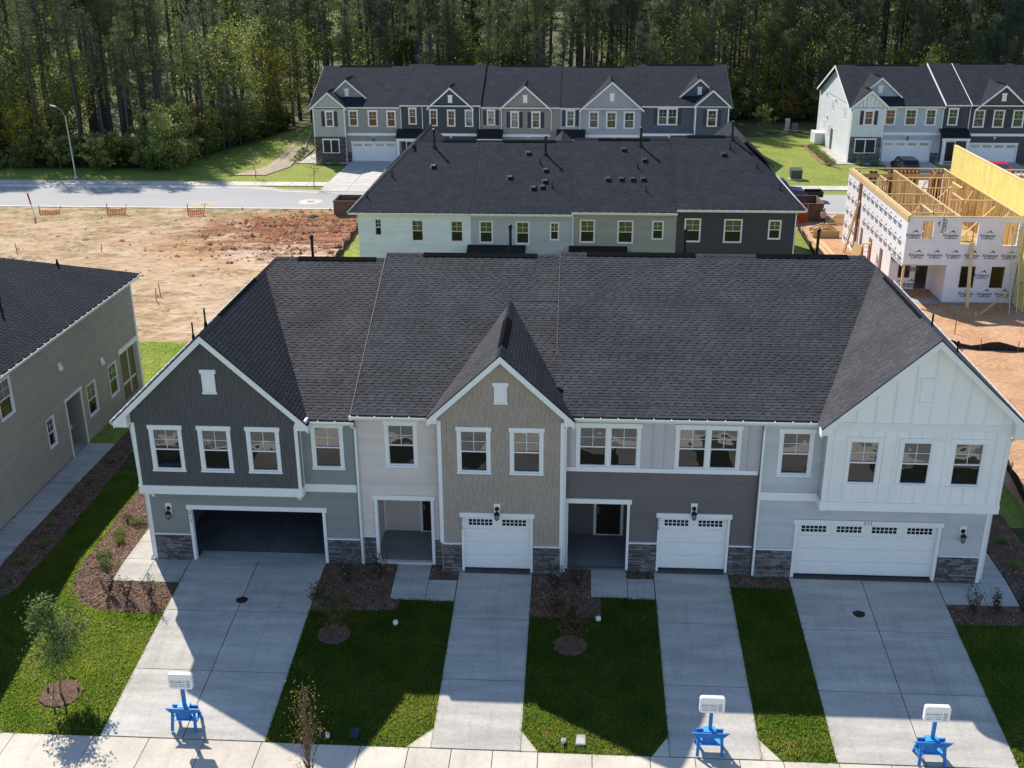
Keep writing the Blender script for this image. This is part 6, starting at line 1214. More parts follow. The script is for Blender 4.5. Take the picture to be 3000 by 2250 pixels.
# ================================================================ STREET THINGS
BLUE = pm('bright_blue_paint', (.025, .18, .50), .55, .18, 4, spec=.3, fine=.12, fs=25)
def lot_sign(label, x, y, dy=0., lot='217'):
    z = gz(x, y)+.02; t = thing('lot_sign', label, 'sign', (x, y, z), 'blue builder signs on the driveways')
    MB().prism([(x-.55, y-.18, z+.74), (x+.55, y-.18, z+.74), (x+.38, y-.18, z+.58), (x-.38, y-.18, z+.58)], (0, .05, 0)).build('front_rail', BLUE, t); MB().prism([(x-.40, y+.04, z+.72), (x+.40, y+.04, z+.72), (x+.38, y+.04, z+.58), (x-.38, y+.04, z+.58)], (0, .05, 0)).build('rear_rail', BLUE, t)
    for sx in (-1, 1):
        for sy in (-1, 1): MB().bar((x+sx*.33, y-.05+sy*.1, z+.62), (x+sx*.36, y+.02+sy*.3, z), .085, .045, up=(0, 1, 0)).build('leg', BLUE, t)
        MB().box(x+sx*.36-.02, y-.22, z+.25, x+sx*.36+.02, y+.27, z+.33).build('side_brace', BLUE, t)
    MB().box(x-.36, y-.16, z+.30, x+.36, y+.2, z+.33).build('shelf', pm('light_blue_paint', (.06, .33, .75), .5, .06, 3), t); MB().box(x-.2, y-.12, z+.33, x+.14, y+.1, z+.66).build('ballast_box', BLUE, t); MB().box(x-.19, y-.12, z+.66, x+.16, y+.14, z+.76).build('cap_plate', MATS['light_blue_paint'], t)
    MB().box(x-.05, y-.03, z+.5, x+.05, y+.05, z+1.45).build('post', BLUE, t)
    fr = Fr(x, y-.05); b = MB()
    zz0 = z
    c = .05; b.prism([fr.p(a, zz+z, .03) for a, zz in ((-.36+c, 1.4), (.36-c, 1.4), (.36, 1.4+c), (.36, 1.92-c), (.36-c, 1.92), (-.36+c, 1.92), (-.36, 1.92-c), (-.36, 1.4+c))], (0, .13, 0)); b = b.build('sign_box', WHITE, t); z -= .1
    MB().fb(fr, -.30, .14, z+1.55, z+1.82, .03, .033).fb(fr, .16, .30, z+1.55, z+1.82, .03, .033).build('printed_card', pm('card_paper', (.74, .72, .72), .7, .03, 3), b)
    ink = pm('pen_ink', (.06, .06, .07), .8, .1, 3); red = pm('red_print', (.4, .1, .08), .8, .1, 3)
    for s, a, zz, sz in ((lot, -.25, 1.755, .085), ('Lot', -.23, 1.60, .06)):
        place_text('handwriting', text_mesh(s, sz, ink, .001, .2), fr, a, z+zz, .036, b)
    sc = MB(); rs = random.Random(int(lot))      # illegible pen strokes
    for a0, a1, zc, hh in ((-.16, .06, 1.755, .03), (.08, .13, 1.755, .03), (-.16, -.12, 1.60, .03), (-.04, .12, 1.605, .018), (.17, .29, 1.785, .02), (.18, .29, 1.585, .022)):
        a = a0; zp = zc
        while a < a1: e = min(a1, a+rs.uniform(.012, .022)); zn = zc+rs.uniform(-hh, hh); sc.bar(fr.p(a, z+zp, .036), fr.p(e, z+zn, .036), .004, .009, up=(0, 0, 1)); a = e; zp = zn
    sc.build('handwriting', ink, b, kind='stuff')
    rl = MB()
    for k in range(5): rl.fb(fr, .18, .28, z+1.63+k*.024, z+1.637+k*.024, .033, .035)
    rl.fb(fr, -.28, -.1, z+1.665, z+1.672, .033, .035); rl.fb(fr, -.05, .12, z+1.665, z+1.672, .033, .035); rl.build('printed_lines', ink, b, kind='stuff')
lot_sign('blue builder sign stand on the left double driveway', 3.9, -8.2, lot='217'); lot_sign('blue builder sign stand at the foot of the narrow driveway', 19.63, -8.42, lot='213'); lot_sign('blue builder sign stand on the right double driveway', 25.98, -8.47, lot='211')
# driveway drain covers, caps, meter boxes, flags
IRON = pm('rusted_iron', (.035, .022, .017), .7, .2, 5)
for i, (x, y) in enumerate(((3.93, -2.3), (25.38, -2.07))):
    z = gz(x, y)+.022; c = thing('clean_out_cover', ['round iron cover on the left double driveway', 'round iron cover on the right double driveway'][i], 'manhole cover', (x, y, z), 'iron covers on the driveways')
    MB().lathe((x, y, z), [(.21, -.02), (.21, .008), (.205, .012)], 20).build('rim', IRON, c); MB().lathe((x, y, z), [(.16, .013), (.15, .022), (.02, .024)], 16).build('lid', IRON, c)
PVC = pm('white_pvc', (.75, .75, .74), .45, .04, 3)
for i, (x, y) in enumerate(((9.54, -3.31), (16.45, -2.8))):
    z = gz(x, y); tag(MB().lathe((x, y, z), [(.085, -.05), (.095, .06), (.085, .12), (.05, .155), (.01, .165)], 12).build('pipe_cap', PVC, smooth=True), ['white round pipe cap on the lawn before the beige porch', 'white round pipe cap on the lawn before the dark porch'][i], 'pipe cap', 'white caps on the lawns')
for i, (x, y) in enumerate(((8.28, -8.45), (15.35, -8.33))):
    z = gz(x, y); c = thing('clean_out_pipe', ['short white pipe stub near the dark meter lid', 'short white pipe stub near the pale meter lid'][i], 'pipe', (x, y, z)); MB().lathe((x, y, z), [(.065, -.05), (.065, .14), (.05, .14), (.048, .08), (.01, .08)], 14).build('pipe_wall', PVC, c); MB().lathe((x, y, z+.05), [(.045, .02), (.035, .035)], 12).build('plug', IRON, c)
for i, (x, y, m) in enumerate(((9.07, -8.26, pm('blue_lid', (.03, .04, .07), .6, .1, 3)), (15.87, -8.21, pm('grey_lid', (.42, .41, .39), .7, .08, 4)))):
    z = gz(x, y); c = thing('meter_box', ['dark blue meter box lid in the shaded lawn', 'pale grey meter box lid in the sunlit lawn'][i], 'utility lid', (x, y, z)); MB().box(x-.14, y-.22, z-.1, x+.14, y+.22, z+.04).build('box_rim', m, c); MB().box(x-.12, y-.2, z+.04, x+.12, y+.2, z+.052).build('lid', m, c)
PINK = pm('pink_flag', (.75, .12, .16), .7, .1, 3)
for i, (x, y) in enumerate(((14.82, -8.29), (21.96, -8.34), (8.06, -8.5))):
    z = gz(x, y); c = thing('marker_flag', ['pink marker flag beside the narrow driveway apron', 'pink marker flag on the grass strip by the right driveway', 'small red marker flag behind the bare street tree'][i], 'flag', (x, y, z)); MB().tube((x, y, z), (x+.02, y, z+.38), .008, n=5).build('wire', LUM, c); MB().add([(x+.02, y, z+.22), (x+.09, y+.02, z+.24), (x+.07, y-.01, z+.33), (x+.02, y, z+.38), (x+.02, y+.01, z+.22), (x+.09, y+.03, z+.24), (x+.07, y, z+.33), (x+.02, y+.01, z+.38)], MB.HEX).build('pennant', PINK, c)
# far: lamp, manholes, utility boxes, trees stakes
GALV = pm('galvanised_pole', (.52, .52, .50), .5, .05, 3, metal=.2)
x, y = -36.1, 74.7; t = thing('street_lamp', 'pale tapered street lamp by the road at the pine wood', 'street lamp', (x, y, -.6)); MB().tube((x, y, -.6), (x-.15, y, 5.7), .085, .05, 12).build('pole', GALV, t); MB().lathe((x, y, -.62), [(.2, 0), (.2, .12), (.13, .3)], 12).build('pole_base', GALV, t)
MB().tube((x-.15, y, 5.65), (x-.5, y, 6.35), .02).tube((x-.5, y, 6.35), (x-1.05, y, 6.7), .02).build('arm', GALV, t); MB().prism([(x-1.0, y-.12, 6.7), (x-1.55, y-.1, 6.85), (x-1.6, y-.1, 6.78), (x-1.05, y-.12, 6.6)], (0, .24, 0)).build('lamp_head', GALV, t)
for i, (x, y, m) in enumerate(((-9.31, 64.7, CONC2), (-18.9, 63.2, pm('tan_patch', (.44, .36, .26), .9, .1, 2)))):
    c = thing('manhole', ['round manhole with concrete collar on the far road', 'tan patched manhole at the edge of the far road'][i], 'manhole', (x, y, -.64)); MB().lathe((x, y, -.62), [(1.15, 0), (1.13, .024)], 24).build('collar', m, c); MB().lathe((x, y, -.61), [(.33, 0), (.32, .025)], 18).build('lid', pm('grey_iron', (.2, .19, .18), .7, .1, 3), c)
UG = pm('utility_green', (.07, .085, .07), .5, .08, 3); UGL = pm('utility_pale', (.50, .48, .42), .6, .06, 3)
def ubox(label, x, y, w, d, h, m, lid=True):
    c = thing('utility_box', label, 'utility box', (x, y, -.6)); MB().box(x-w/2-.1, y-d/2-.1, -.62, x+w/2+.1, y+d/2+.1, -.5).build('pad', CONC2, c); MB().box(x-w/2, y-d/2, -.5, x+w/2, y+d/2, -.5+h*.75).build('cabinet', m, c); MB().prism([(x-w/2-.02, y-d/2-.02, -.5+h*.75), (x-w/2-.02, y-d/2-.02, -.5+h*.85), (x-w/2-.02, y+d/2, -.5+h), (x-w/2-.02, y+d/2+.02, -.5+h*.75)], (w+.04, 0, 0)).build('lid', m, c)
ubox('dark green transformer box on the lawn by the far sidewalk', 37.5, 77.3, 1.1, 1.0, 1.0, UG); ubox('tall pale utility pedestal on the lawn before the woods', 42.2, 109.6, .55, .4, 1.4, UGL); ubox('low grey utility box beside the pale pedestal', 43.1, 109.3, .7, .6, .8, pm('utility_grey', (.16, .17, .15), .6, .08, 3))
# vehicles
def car(name, label, x, y, L, W, Hh, col, kind='suv', rz=math.pi/2):
    t = thing(name, label, 'car' if kind != 'truck' else 'truck', (x, y, -.53)); m = pm(name+'_'+kind+'_paint', col, .25, .03, 3, spec=.6); gl = GLASS
    def P(a, b, c): return (x+a*math.cos(rz)-b*math.sin(rz), y+a*math.sin(rz)+b*math.cos(rz), -.53+c)
    if kind == 'truck': S = [(-L/2, .5, .98, .98), (-L/2+.1, .42, 1.0, 1.0), (-.3, .38, 1.02, 1.02), (-.25, .38, 1.05, 1.85), (.9, .38, 1.05, 1.88), (1.5, .38, 1.05, 1.1), (L/2-.15, .42, .98, 1.0), (L/2, .5, .85, .85)]
    elif kind == 'suv': S = [(-L/2, .5, .95, .98), (-L/2+.08, .36, 1.0, 1.25), (-L/2+.45, .3, 1.0, Hh-.06), (-.3, .28, 1.0, Hh), (.55, .28, 1.0, Hh-.05), (1.15, .28, 1.0, 1.08), (L/2-.25, .34, .9, .92), (L/2, .45, .75, .75)]
    else: S = [(-L/2, .5, .85, .88), (-L/2+.1, .34, .9, .95), (-L/2+.6, .3, .92, 1.0), (-.75, .28, .92, Hh-.04), (.3, .28, .92, Hh), (1.1, .28, .92, .98), (L/2-.3, .34, .78, .8), (L/2, .42, .62, .62)]
    V = []; n = 8
    for a, zb, zs_, zt_ in S:
        wr = W/2*(.9 if abs(a) > L/2-.3 else 1); wt = wr*(.78 if zt_ > zs_+.1 else .97)
        V += [P(a, -wr*.95, zb), P(a, -wr, (zb+zs_)/2), P(a, -wr*.97, zs_), P(a, -wt, zt_), P(a, wt, zt_), P(a, wr*.97, zs_), P(a, wr, (zb+zs_)/2), P(a, wr*.95, zb)]
    F = [(i*n+k, i*n+(k+1) % n, (i+1)*n+(k+1) % n, (i+1)*n+k) for i in range(len(S)-1) for k in range(n)]+[tuple(range(n-1, -1, -1)), tuple(range((len(S)-1)*n, len(S)*n))]
    MB().add(V, F).build('body', m, t, smooth=False)
    for i in range(len(S)-1):
        a0, a1 = S[i], S[i+1]
        if a0[3] > a0[2]+.1 and a1[3] > a1[2]+.1:
            for s in (-1, 1): MB().add([P(a0[0]+.05, s*W/2*.985, a0[2]+.03), P(a1[0]-.05, s*W/2*.985, a1[2]+.03), P(a1[0]-.05, s*W/2*.80, a1[3]-.1), P(a0[0]+.05, s*W/2*.80, a0[3]-.1)], [(0, 1, 2, 3)]).build('side_window', gl, t)
        elif (a0[3] > a0[2]+.1) != (a1[3] > a1[2]+.1) and abs(a0[3]-a1[3]) > .3: MB().add([tuple(Vector(P(a0[0], s0*W/2*.68, a0[3]))*(1-q)+Vector(P(a1[0], s0*W/2*.68, a1[3]))*q+Vector((0, 0, .02))) for s0, q in ((-1, .1), (1, .1), (1, .88), (-1, .88))], [(0, 1, 2, 3)]).build('windscreen', gl, t)
    for a in (-L*.3, L*.31):
        for s in (-1, 1):
            c0 = P(a, s*(W/2-.2), .34); c1 = P(a, s*(W/2+.01), .34); wl = MB().tube(c0, c1, .34, .34, 16).build('wheel', pm('tyre_rubber', (.015, .015, .015), .8, .1, 5), t); MB().tube(P(a, s*(W/2), .34), P(a, s*(W/2+.02), .34), .21, .19, 12).build('rim', pm('alloy', (.4, .4, .42), .3, .05, 3, metal=.8), wl)
    for s in (-1, 1):
        q = P(L/2-.1, s*W*.34, .68); MB().box(q[0]-.16, q[1]-.12, q[2]-.07, q[0]+.16, q[1]+.12, q[2]+.07).build('headlight', pm('lamp_lens', (.7, .7, .7), .2, .03, 3), t); q = P(-L/2+.06, s*W*.40, .95); MB().box(q[0]-.1, q[1]-.08, q[2]-.16, q[0]+.1, q[1]+.08, q[2]+.16).build('tail_light', pm('red_lens', (.4, .02, .02), .2, .03, 3), t); MB().box(*[v-.09 for v in P(.8, s*(W/2+.1), 1.06)], *[v+.09 for v in P(.8, s*(W/2+.1), 1.06)]).build('mirror', m, t)
    return t
car('parked_suv', 'black parked SUV on the driveway of the white end townhouse', 49.1, 80.3, 4.7, 1.9, 1.75, (.008, .008, .012)); car('parked_car', 'red parked car partly hidden behind the yellow wall', 57.9, 78.9, 4.6, 1.85, 1.5, (.55, .01, .02), 'sedan'); car('pickup_truck', 'dark blue pickup truck on the road behind the dark end townhouse', 33.6, 67.0, 5.6, 2.0, 1.9, (.02, .03, .10), 'truck', 0.)
u = thing('utility_trailer', 'low black utility trailer on the far road', 'trailer', (37.2, 67.0, -.6)); MB().box(36.5, 66.3, -.15, 38.0, 67.7, -.05).build('bed', BLACK, u)
for a in ((36.5, 66.3, 38, 66.34), (36.5, 67.66, 38, 67.7), (37.96, 66.3, 38, 67.7)): MB().box(a[0], a[1], -.05, a[2], a[3], .35).build('side_panel', BLACK, u)
for s in (66.2, 67.72): MB().tube((37.25, s, -.33), (37.25, s+.1, -.33), .28, .28, 14).build('wheel', MATS['tyre_rubber'], u)
MB().bar((36.5, 67, -.15), (35.9, 67, -.15), .08, .08).build('drawbar', BLACK, u)
# clay pile
pl_ = MB(); 
tag(MB().lathe((-7.4, 57.6, -.62), [(.75, 0), (.6, .18), (.35, .36), (.05, .45)], 9).build('brush_pile', pm('dark_brush', (.05, .055, .03), .95, .3, 5, bump=.9, bs=10)), 'small dark brush heap on the dirt near the brown skip', 'brush pile')
# ================================================================ VEGETATION
BARK = pm('pine_bark', (.085, .070, .064), .9, .25, 4, fine=.3, fs=8, stretch=(3, 3, .6)); BARKG = pm('grey_bark', (.13, .115, .10), .9, .2, 4, fine=.25, fs=12)
def leafm(name, c, c2, tr=.35): return pm(name, c, .6, .3, .35, isl=.35, col2=c2, transl=tr, spec=.2)
PINE = leafm('pine_needles', (.10, .125, .055), (.17, .195, .085), .5); PINE2 = leafm('pine_needles_blue', (.075, .105, .065), (.125, .16, .10), .5)
HARD = leafm('hardwood_leaves', (.15, .20, .05), (.26, .29, .07), .55); HARDY = leafm('autumn_yellow_leaves', (.40, .34, .035), (.52, .40, .05), .5); HARDO = leafm('autumn_russet_leaves', (.32, .15, .05), (.38, .24, .07), .5); HARDP = leafm('pale_green_leaves', (.22, .27, .075), (.33, .35, .12), .5)
def leaves(C, rad, n, size, rng, flat=1., thin=.5):
    """n leaf quads round each centre"""
    C = np.asarray(C); N = len(C)*n; P = np.repeat(C, n, 0)+rng.normal(0, 1, (N, 3))*np.repeat(np.asarray(rad).reshape(-1, 1) if np.ndim(rad) else np.full((len(C), 1), rad), n, 0)*np.array([1, 1, flat])
    u = rng.normal(0, 1, (N, 3)); u /= np.linalg.norm(u, axis=1)[:, None]; v = np.cross(u, rng.normal(0, 1, (N, 3))); v /= np.linalg.norm(v, axis=1)[:, None]
    s = size*rng.uniform(.6, 1.3, N)[:, None]; u *= s; v *= s*thin
    return np.stack([P-u, P-v*.9, P+u, P+v*.9], 1).reshape(-1, 3)
def tube_np(pts, rad, k=6):
    V = []; F = []
    for i, (p, r) in enumerate(zip(pts, rad)):
        for j in range(k): V.append((p[0]+r*math.cos(j*2*math.pi/k), p[1]+r*math.sin(j*2*math.pi/k), p[2]))
    for i in range(len(pts)-1):
        for j in range(k): F.append((i*k+j, i*k+(j+1) % k, (i+1)*k+(j+1) % k, (i+1)*k+j))
    return V, F
def twig(V, F, p0, p1, r0, r1, k=4):
    p0 = Vector(p0); p1 = Vector(p1); q = (p1-p0).to_track_quat('Z', 'Y'); o = len(V)
    for p, r in ((p0, r0), (p1, r1)):
        for j in range(k): V.append(tuple(p+q @ Vector((r*math.cos(j*2*math.pi/k), r*math.sin(j*2*math.pi/k), 0))))
    for j in range(k): F.append((o+j, o+(j+1) % k, o+k+(j+1) % k, o+k+j))
def pine(seed, h, mat):
    rng = np.random.default_rng(seed); bend = rng.normal(0, .25, 2); pts = [(bend[0]*(z/h)**2*2, bend[1]*(z/h)**2*2, z) for z in np.linspace(0, h, 9)]
    V, F = tube_np(pts, [max(.03, .30*(1-.8*i/8)) for i in range(9)], 7); C = []; Rr = []
    cb = h*rng.uniform(.48, .64); z = cb
    while z < h:
        q = (z-cb)/(h-cb); L = (2.6*(1-q)**.7+.5)*rng.uniform(.6, 1.15); n = rng.integers(2, 5)
        for a in rng.uniform(0, 2*np.pi, n):
            l = L*rng.uniform(.6, 1.1); b = (bend[0]*(z/h)**2*2, bend[1]*(z/h)**2*2, z); e = (b[0]+math.cos(a)*l, b[1]+math.sin(a)*l, z+l*rng.uniform(-.05, .45)); twig(V, F, b, e, .05, .015)
            for s in np.linspace(.4, 1, max(2, int(l/.6))): C.append([b[i]+(e[i]-b[i])*s for i in range(3)]); Rr.append(rng.uniform(.22, .42))
        z += rng.uniform(.35, .75)
    for zz in rng.uniform(h*.1, cb, 9):
        a = rng.uniform(0, 6.28); twig(V, F, (0, 0, zz), (math.cos(a)*.8, math.sin(a)*.8, zz+.1), .025, .008)
    return np_mesh('pine_trunk', V, F, BARK), np_mesh('pine_crown', (LV := leaves(C, Rr, 26, .19, rng, .75, .22)), np.arange(len(LV)).reshape(-1, 4), mat)
def hardwood(seed, h, mat, w=.32, base=.25, dens=26, leaf=.17, bark=None, nb=26, r0=None, up=(.1, .7), wob=.06):
    rng = np.random.default_rng(seed); pts = [(rng.normal(0, wob)*i, rng.normal(0, wob)*i, z) for i, z in enumerate(np.linspace(0, h*.9, 7))]; r0 = r0 or h*.012
    V, F = tube_np(pts, [max(.015, r0*(1-.9*i/6)) for i in range(7)], 7); C = []; Rr = []
    for k in range(nb):
        q = rng.uniform(base, .95); z = h*q*.9; a = rng.uniform(0, 6.28); l = h*w*(math.sin(math.pi*min(1, (q-base)/(1-base)*.8+.22))**.7)*rng.uniform(.55, 1.1)
        i = min(5, int(q*6)); b = (pts[i][0], pts[i][1], z); e = (b[0]+math.cos(a)*l, b[1]+math.sin(a)*l, z+l*rng.uniform(*up)); twig(V, F, b, e, r0*.35, r0*.08)
        for s in np.linspace(.35, 1, max(2, int(l/(h*.07)))):
            C.append([b[j]+(e[j]-b[j])*s+rng.normal(0, h*.015) for j in range(3)]); Rr.append(h*rng.uniform(.028, .05))
    LV = leaves(C, Rr, dens, leaf, rng, .8, .55)
    return np_mesh('hardwood_trunk', V, F, bark or BARKG), np_mesh('hardwood_crown', LV, np.arange(len(LV)).reshape(-1, 4), mat)
def plant_tree(name, label, cat, x, y, pair, group=None, s=1., rz=0., z=None):
    t = thing(name, label, cat, (x, y, gz(x, y) if z is None else z), group, rz); t.scale = (s, s, s)
    for n, me in zip(('trunk', 'crown'), pair):
        o = bpy.data.objects.new(n, me); COL.objects.link(o); o.parent = t
    return t
PV = [pine(i, 19+i*.9, PINE if i % 3 else PINE2) for i in range(9)]
HV = {'g': [hardwood(40+i, 11+i*1.5, HARD) for i in range(4)], 'y': [hardwood(50+i, 9+2*i, HARDY) for i in range(2)], 'o': [hardwood(60+i, 6+2*i, HARDO) for i in range(2)], 'p': [hardwood(70+i, 5+2.2*i, HARDP, w=.45, base=.1) for i in range(2)]}
UND = [hardwood(80+i, 2.4+i*.5, [HARD, HARDP, HARD, HARDP][i], w=.6, base=.05, leaf=.13, dens=20, nb=20) for i in range(4)]
def forest_edge(x):
    if x < -27.5: return 79.5
    if x < -21: return 79.5+(x+27.5)/6.5*27
    if x < 32: return 107+max(0, 4*math.sin(x*.4))
    return 116.5
rng = random.Random(11); placed = []
def ok(x, y, d): return all((x-a)**2+(y-b)**2 > d*d for a, b in placed)
LP = 'tall dark-trunked pine in the wood behind the houses'; np_ = 0
for k in range(9000):
    if np_ >= 235: break
    x = rng.uniform(-64, 84); f = forest_edge(x); y = f+abs(rng.gauss(0, 1))*17+.8
    if y > f+46 or not ok(x, y, 2.5): continue
    if x > 15.5+(y+34.6)*.53 or x < 15.5-(y+34.6)*.60: continue
    placed.append((x, y)); np_ += 1
    vi = rng.randrange(9); hmax = (12.5 if x < -33 else (6.5 if x < -17 else (11.5 if x < 32 else 9.5)))+(y-f)*(.9 if -33 < x < -17 else 1.05)
    if x < -20 and y < 108: hmax = min(hmax, max(3.5, (-21.0-x)/.57))
    plant_tree('pine_tree', LP, 'pine', x, y, PV[vi], 'pines of the wood', min(hmax/(19+vi*.9), rng.uniform(.92, 1.2)), rng.uniform(0, 6))
nh = 0
for k in range(4000):
    if nh >= 150: break
    x = rng.uniform(-60, 80); f = forest_edge(x); y = f+abs(rng.gauss(0, 1))*14+.3
    if y > f+40 or not ok(x, y, 1.4): continue
    if x > 15.5+(y+34.6)*.53 or x < 15.5-(y+34.6)*.60: continue
    placed.append((x, y)); nh += 1; q = rng.random(); kd = 'g' if q < .5 else ('p' if q < .72 else ('y' if q < .92 else 'o'))
    plant_tree('hardwood_tree', {'g': 'green broadleaf tree among the pines of the wood', 'p': 'pale green understorey tree among the pines', 'y': 'yellowing autumn tree among the pines of the wood', 'o': 'russet autumn tree among the pines of the wood'}[kd], 'tree', x, y, rng.choice(HV[kd]), {'g': 'green broadleaf trees of the wood', 'p': 'pale understorey trees of the wood', 'y': 'yellow trees of the wood', 'o': 'russet trees of the wood'}[kd], min(rng.uniform(.75, 1.2), (9+(y-f)*1.0)/14, max(.35, (-20-x)/.57/12) if (x < -20 and y < 106) else 9), rng.uniform(0, 6))
nb = 0
for k in range(3000):
    if nb >= 130: break
    x = rng.uniform(-50, 72); f = forest_edge(x); y = f+rng.uniform(-.4, 7)
    if x > 15.5+(y+34.6)*.53 or x < 15.5-(y+34.6)*.55 or (-12 < x < 30) or (-28 < x < -12): continue
    nb += 1; plant_tree('understorey_bush', 'leafy bush at the foot of the wood', 'bush', x, y, rng.choice(UND), 'bushes along the edge of the wood', rng.uniform(.6, 1.3), rng.uniform(0, 6))
for k in range(64):
    q = k/63; x = -29.0+q*6.6+rng.uniform(-2.2, .3); y = 80.2+q*27+rng.uniform(-.5, 1.5)
    plant_tree('understorey_bush', 'dense bush on the edge of the wood above the grass bank', 'bush', x, y, rng.choice(UND), 'bushes above the grass bank', rng.uniform(.8, 1.35), rng.uniform(0, 6))
plant_tree('hardwood_tree', 'tall bright yellow autumn tree left of the back row', 'tree', -22.6, 105.5, hardwood(91, 13, HARDY, w=.26), None, 1.0); plant_tree('hardwood_tree', 'spreading pale green tree in the open at the edge of the wood', 'tree', -27.5, 79.0, hardwood(92, 6.8, HARDP, w=.5, base=.08, nb=40, leaf=.15), None, 1.05)
def far_woods():
    rg = np.random.default_rng(77); VT, FT, VL = [], [], []
    NF = 620
    for k in range(NF):
        y = rg.uniform(128, 205) if k < 330 else rg.uniform(205, 420); x = 15.5+(y+34.6)*rg.uniform(-.62, .56); h = rg.uniform(17, 27)
        v, f = tube_np([(x, y, -.7), (x, y, h)], [.22, .05], 5); o = len(VT); VT += v; FT += [tuple(i+o for i in q) for q in f]
        n = 42; z = rg.uniform(h*.08 if k % 3 == 0 else h*.35, h, n); r = 2.6*(1.05-z/h)+.5; a = rg.uniform(0, 6.28, n); d = r*np.sqrt(rg.uniform(0, 1, n))
        VL.append(leaves(np.stack([x+np.cos(a)*d, y+np.sin(a)*d, z], 1), .5 if y < 205 else 1.0, 14, .36 if y < 205 else .8, rg, .8, .5))
    VL = np.concatenate(VL); nT = len(VT)
    F = np.concatenate([np.array(FT), np.arange(len(VL)).reshape(-1, 4)+nT]); mi = np.concatenate([np.zeros(len(FT)), 1+(np.repeat(rg.random(NF), 42*14)*3).astype(int)])
    tag(put('far_woods', np_mesh('far_woods', np.concatenate([np.array(VT), VL]), F, [BARK, PINE, HARD, PINE2], mi)), 'deep mass of pine wood closing off the view behind', 'woods', kind='stuff')
far_woods()
# ---- near plants
OAK = leafm('young_oak_leaves', (.12, .175, .045), (.24, .285, .10), .3); CREPE = leafm('sparse_brown_leaves', (.10, .075, .03), (.12, .10, .04), .2)
def stakes(t, x, y, z, h, n=3, r=.55):
    for k in range(n):
        a = k*2.1+.6; q = (x+math.cos(a)*r, y+math.sin(a)*r, gz(x, y)); MB().bar((q[0], q[1], q[2]-.1), (q[0]-.05, q[1], q[2]+.3), .05, .04).build('stake', LUM, t); MB().tube((q[0], q[1], q[2]+.22), (x, y, z+h), .008, n=4).build('guy_strap', BLACK, t)
x, y = -.55, -7.08; t = plant_tree('young_oak', 'staked young tree on the sunny lawn by the left driveway', 'tree', x, y, hardwood(101, 3.45, OAK, w=.24, base=.36, dens=30, leaf=.06, bark=pm('pale_bark', (.28, .20, .13), .9, .15, 6), nb=46, r0=.04), None, 1.0)
st = thing('tree_stake_set', 'stakes and straps holding the young tree by the left driveway', 'tree stakes', (x, y, gz(x, y))); stakes(st, x, y, gz(x, y), 1.35)
plant_tree('young_tree', 'sparse twiggy young tree in the shaded lawn by the left driveway', 'tree', 7.54, -3.94, hardwood(102, 1.95, CREPE, w=.3, base=.25, dens=17, leaf=.05, nb=46, r0=.018), None); plant_tree('young_tree', 'sparse twiggy young tree in the shaded lawn between the narrow driveways', 'tree', 15.51, -4.13, hardwood(103, 2.15, leafm('sparse_red_leaves', (.10, .04, .025), (.09, .07, .03), .2), w=.3, base=.25, dens=17, leaf=.05, nb=46, r0=.018), None)
plant_tree('street_tree', 'narrow bare street tree with yellow leaves at the bottom edge', 'tree', 8.42, -11.1, hardwood(104, 4.5, leafm('yellow_street_leaves', (.34, .20, .05), (.48, .36, .10), .3), w=.075, base=.10, dens=2, leaf=.032, nb=120, r0=.045, up=(1.5, 3.0), wob=.012, bark=pm('rust_bark', (.20, .13, .09), .9, .2, 6)), None)
for i, (x, y) in enumerate(((-17.7, 76), (-10.5, 71.3), (-43, 75))): plant_tree('young_tree', ['bare sapling on the lawn left of the far driveway', 'bare staked sapling on the far verge', 'bare sapling on the far verge at the left edge'][i], 'tree', x, y, hardwood(110+i, 3.6, CREPE, w=.28, base=.3, dens=2, leaf=.05, nb=26, r0=.045), None, 1.0)
plant_tree('young_tree', 'small leafy sapling on the lawn before the woods', 'tree', 38.96, 108, hardwood(114, 3.8, HARDP, w=.3, base=.2, dens=14, leaf=.12, nb=24), None)
SHR = leafm('boxwood_leaves', (.12, .20, .03), (.22, .30, .05), .25); SHD = leafm('dry_shrub_leaves', (.16, .10, .04), (.13, .13, .05), .25)
def shrub(seed, r, mat, n=26, leaf=.022, tall=1.):
    rg = np.random.default_rng(seed); a = rg.normal(0, 1, (n, 3)); a /= np.linalg.norm(a, axis=1)[:, None]; a[:, 2] = abs(a[:, 2])*tall+.1; C = a*r*rg.uniform(.45, .95, n)[:, None]; V, F = [], []
    for c in C: twig(V, F, (0, 0, 0), c, .008, .003)
    LV = leaves(C, r*.2, 26, leaf, rg, 1, .55); return np_mesh('shrub_stems', V, F, BARKG), np_mesh('shrub_leaves', LV, np.arange(len(LV)).reshape(-1, 4), mat)
SV = [shrub(i, .27, SHR, tall=1.3) for i in range(3)]+[shrub(9, .33, SHD, n=16)]
def put_shrub(label, x, y, pair, s=1., group=None, z=None):
    t = thing('shrub', label, 'shrub', (x, y, (gz(x, y) if z is None else z)+.01), group); t.scale = (s, s, s)
    for n, me in zip(('stems', 'foliage'), pair): o = bpy.data.objects.new(n, me); COL.objects.link(o); o.parent = t
LS = [(-1.61, 2.5, 0, 'bright green shrub in the left bed nearest the house corner'), (-2.06, 1.6, 1, 'bright green shrub in the left bed, second from the house corner'), (-1.74, 1.05, 2, 'bright green shrub in the left bed, third from the house corner'), (-1.95, .0, 0, 'bright green shrub in the left bed, fourth from the house corner'), (-1.68, -.65, 1, 'bright green shrub in the left bed nearest the rose bushes'), (-2.15, 2.75, 3, 'dry brownish shrub in the left bed'), (-1.5, 3.7, 3, 'dry brownish shrub at the top of the left bed'), (-1.45, 4.6, 3, 'dry brownish shrub half hidden behind the left corner')]
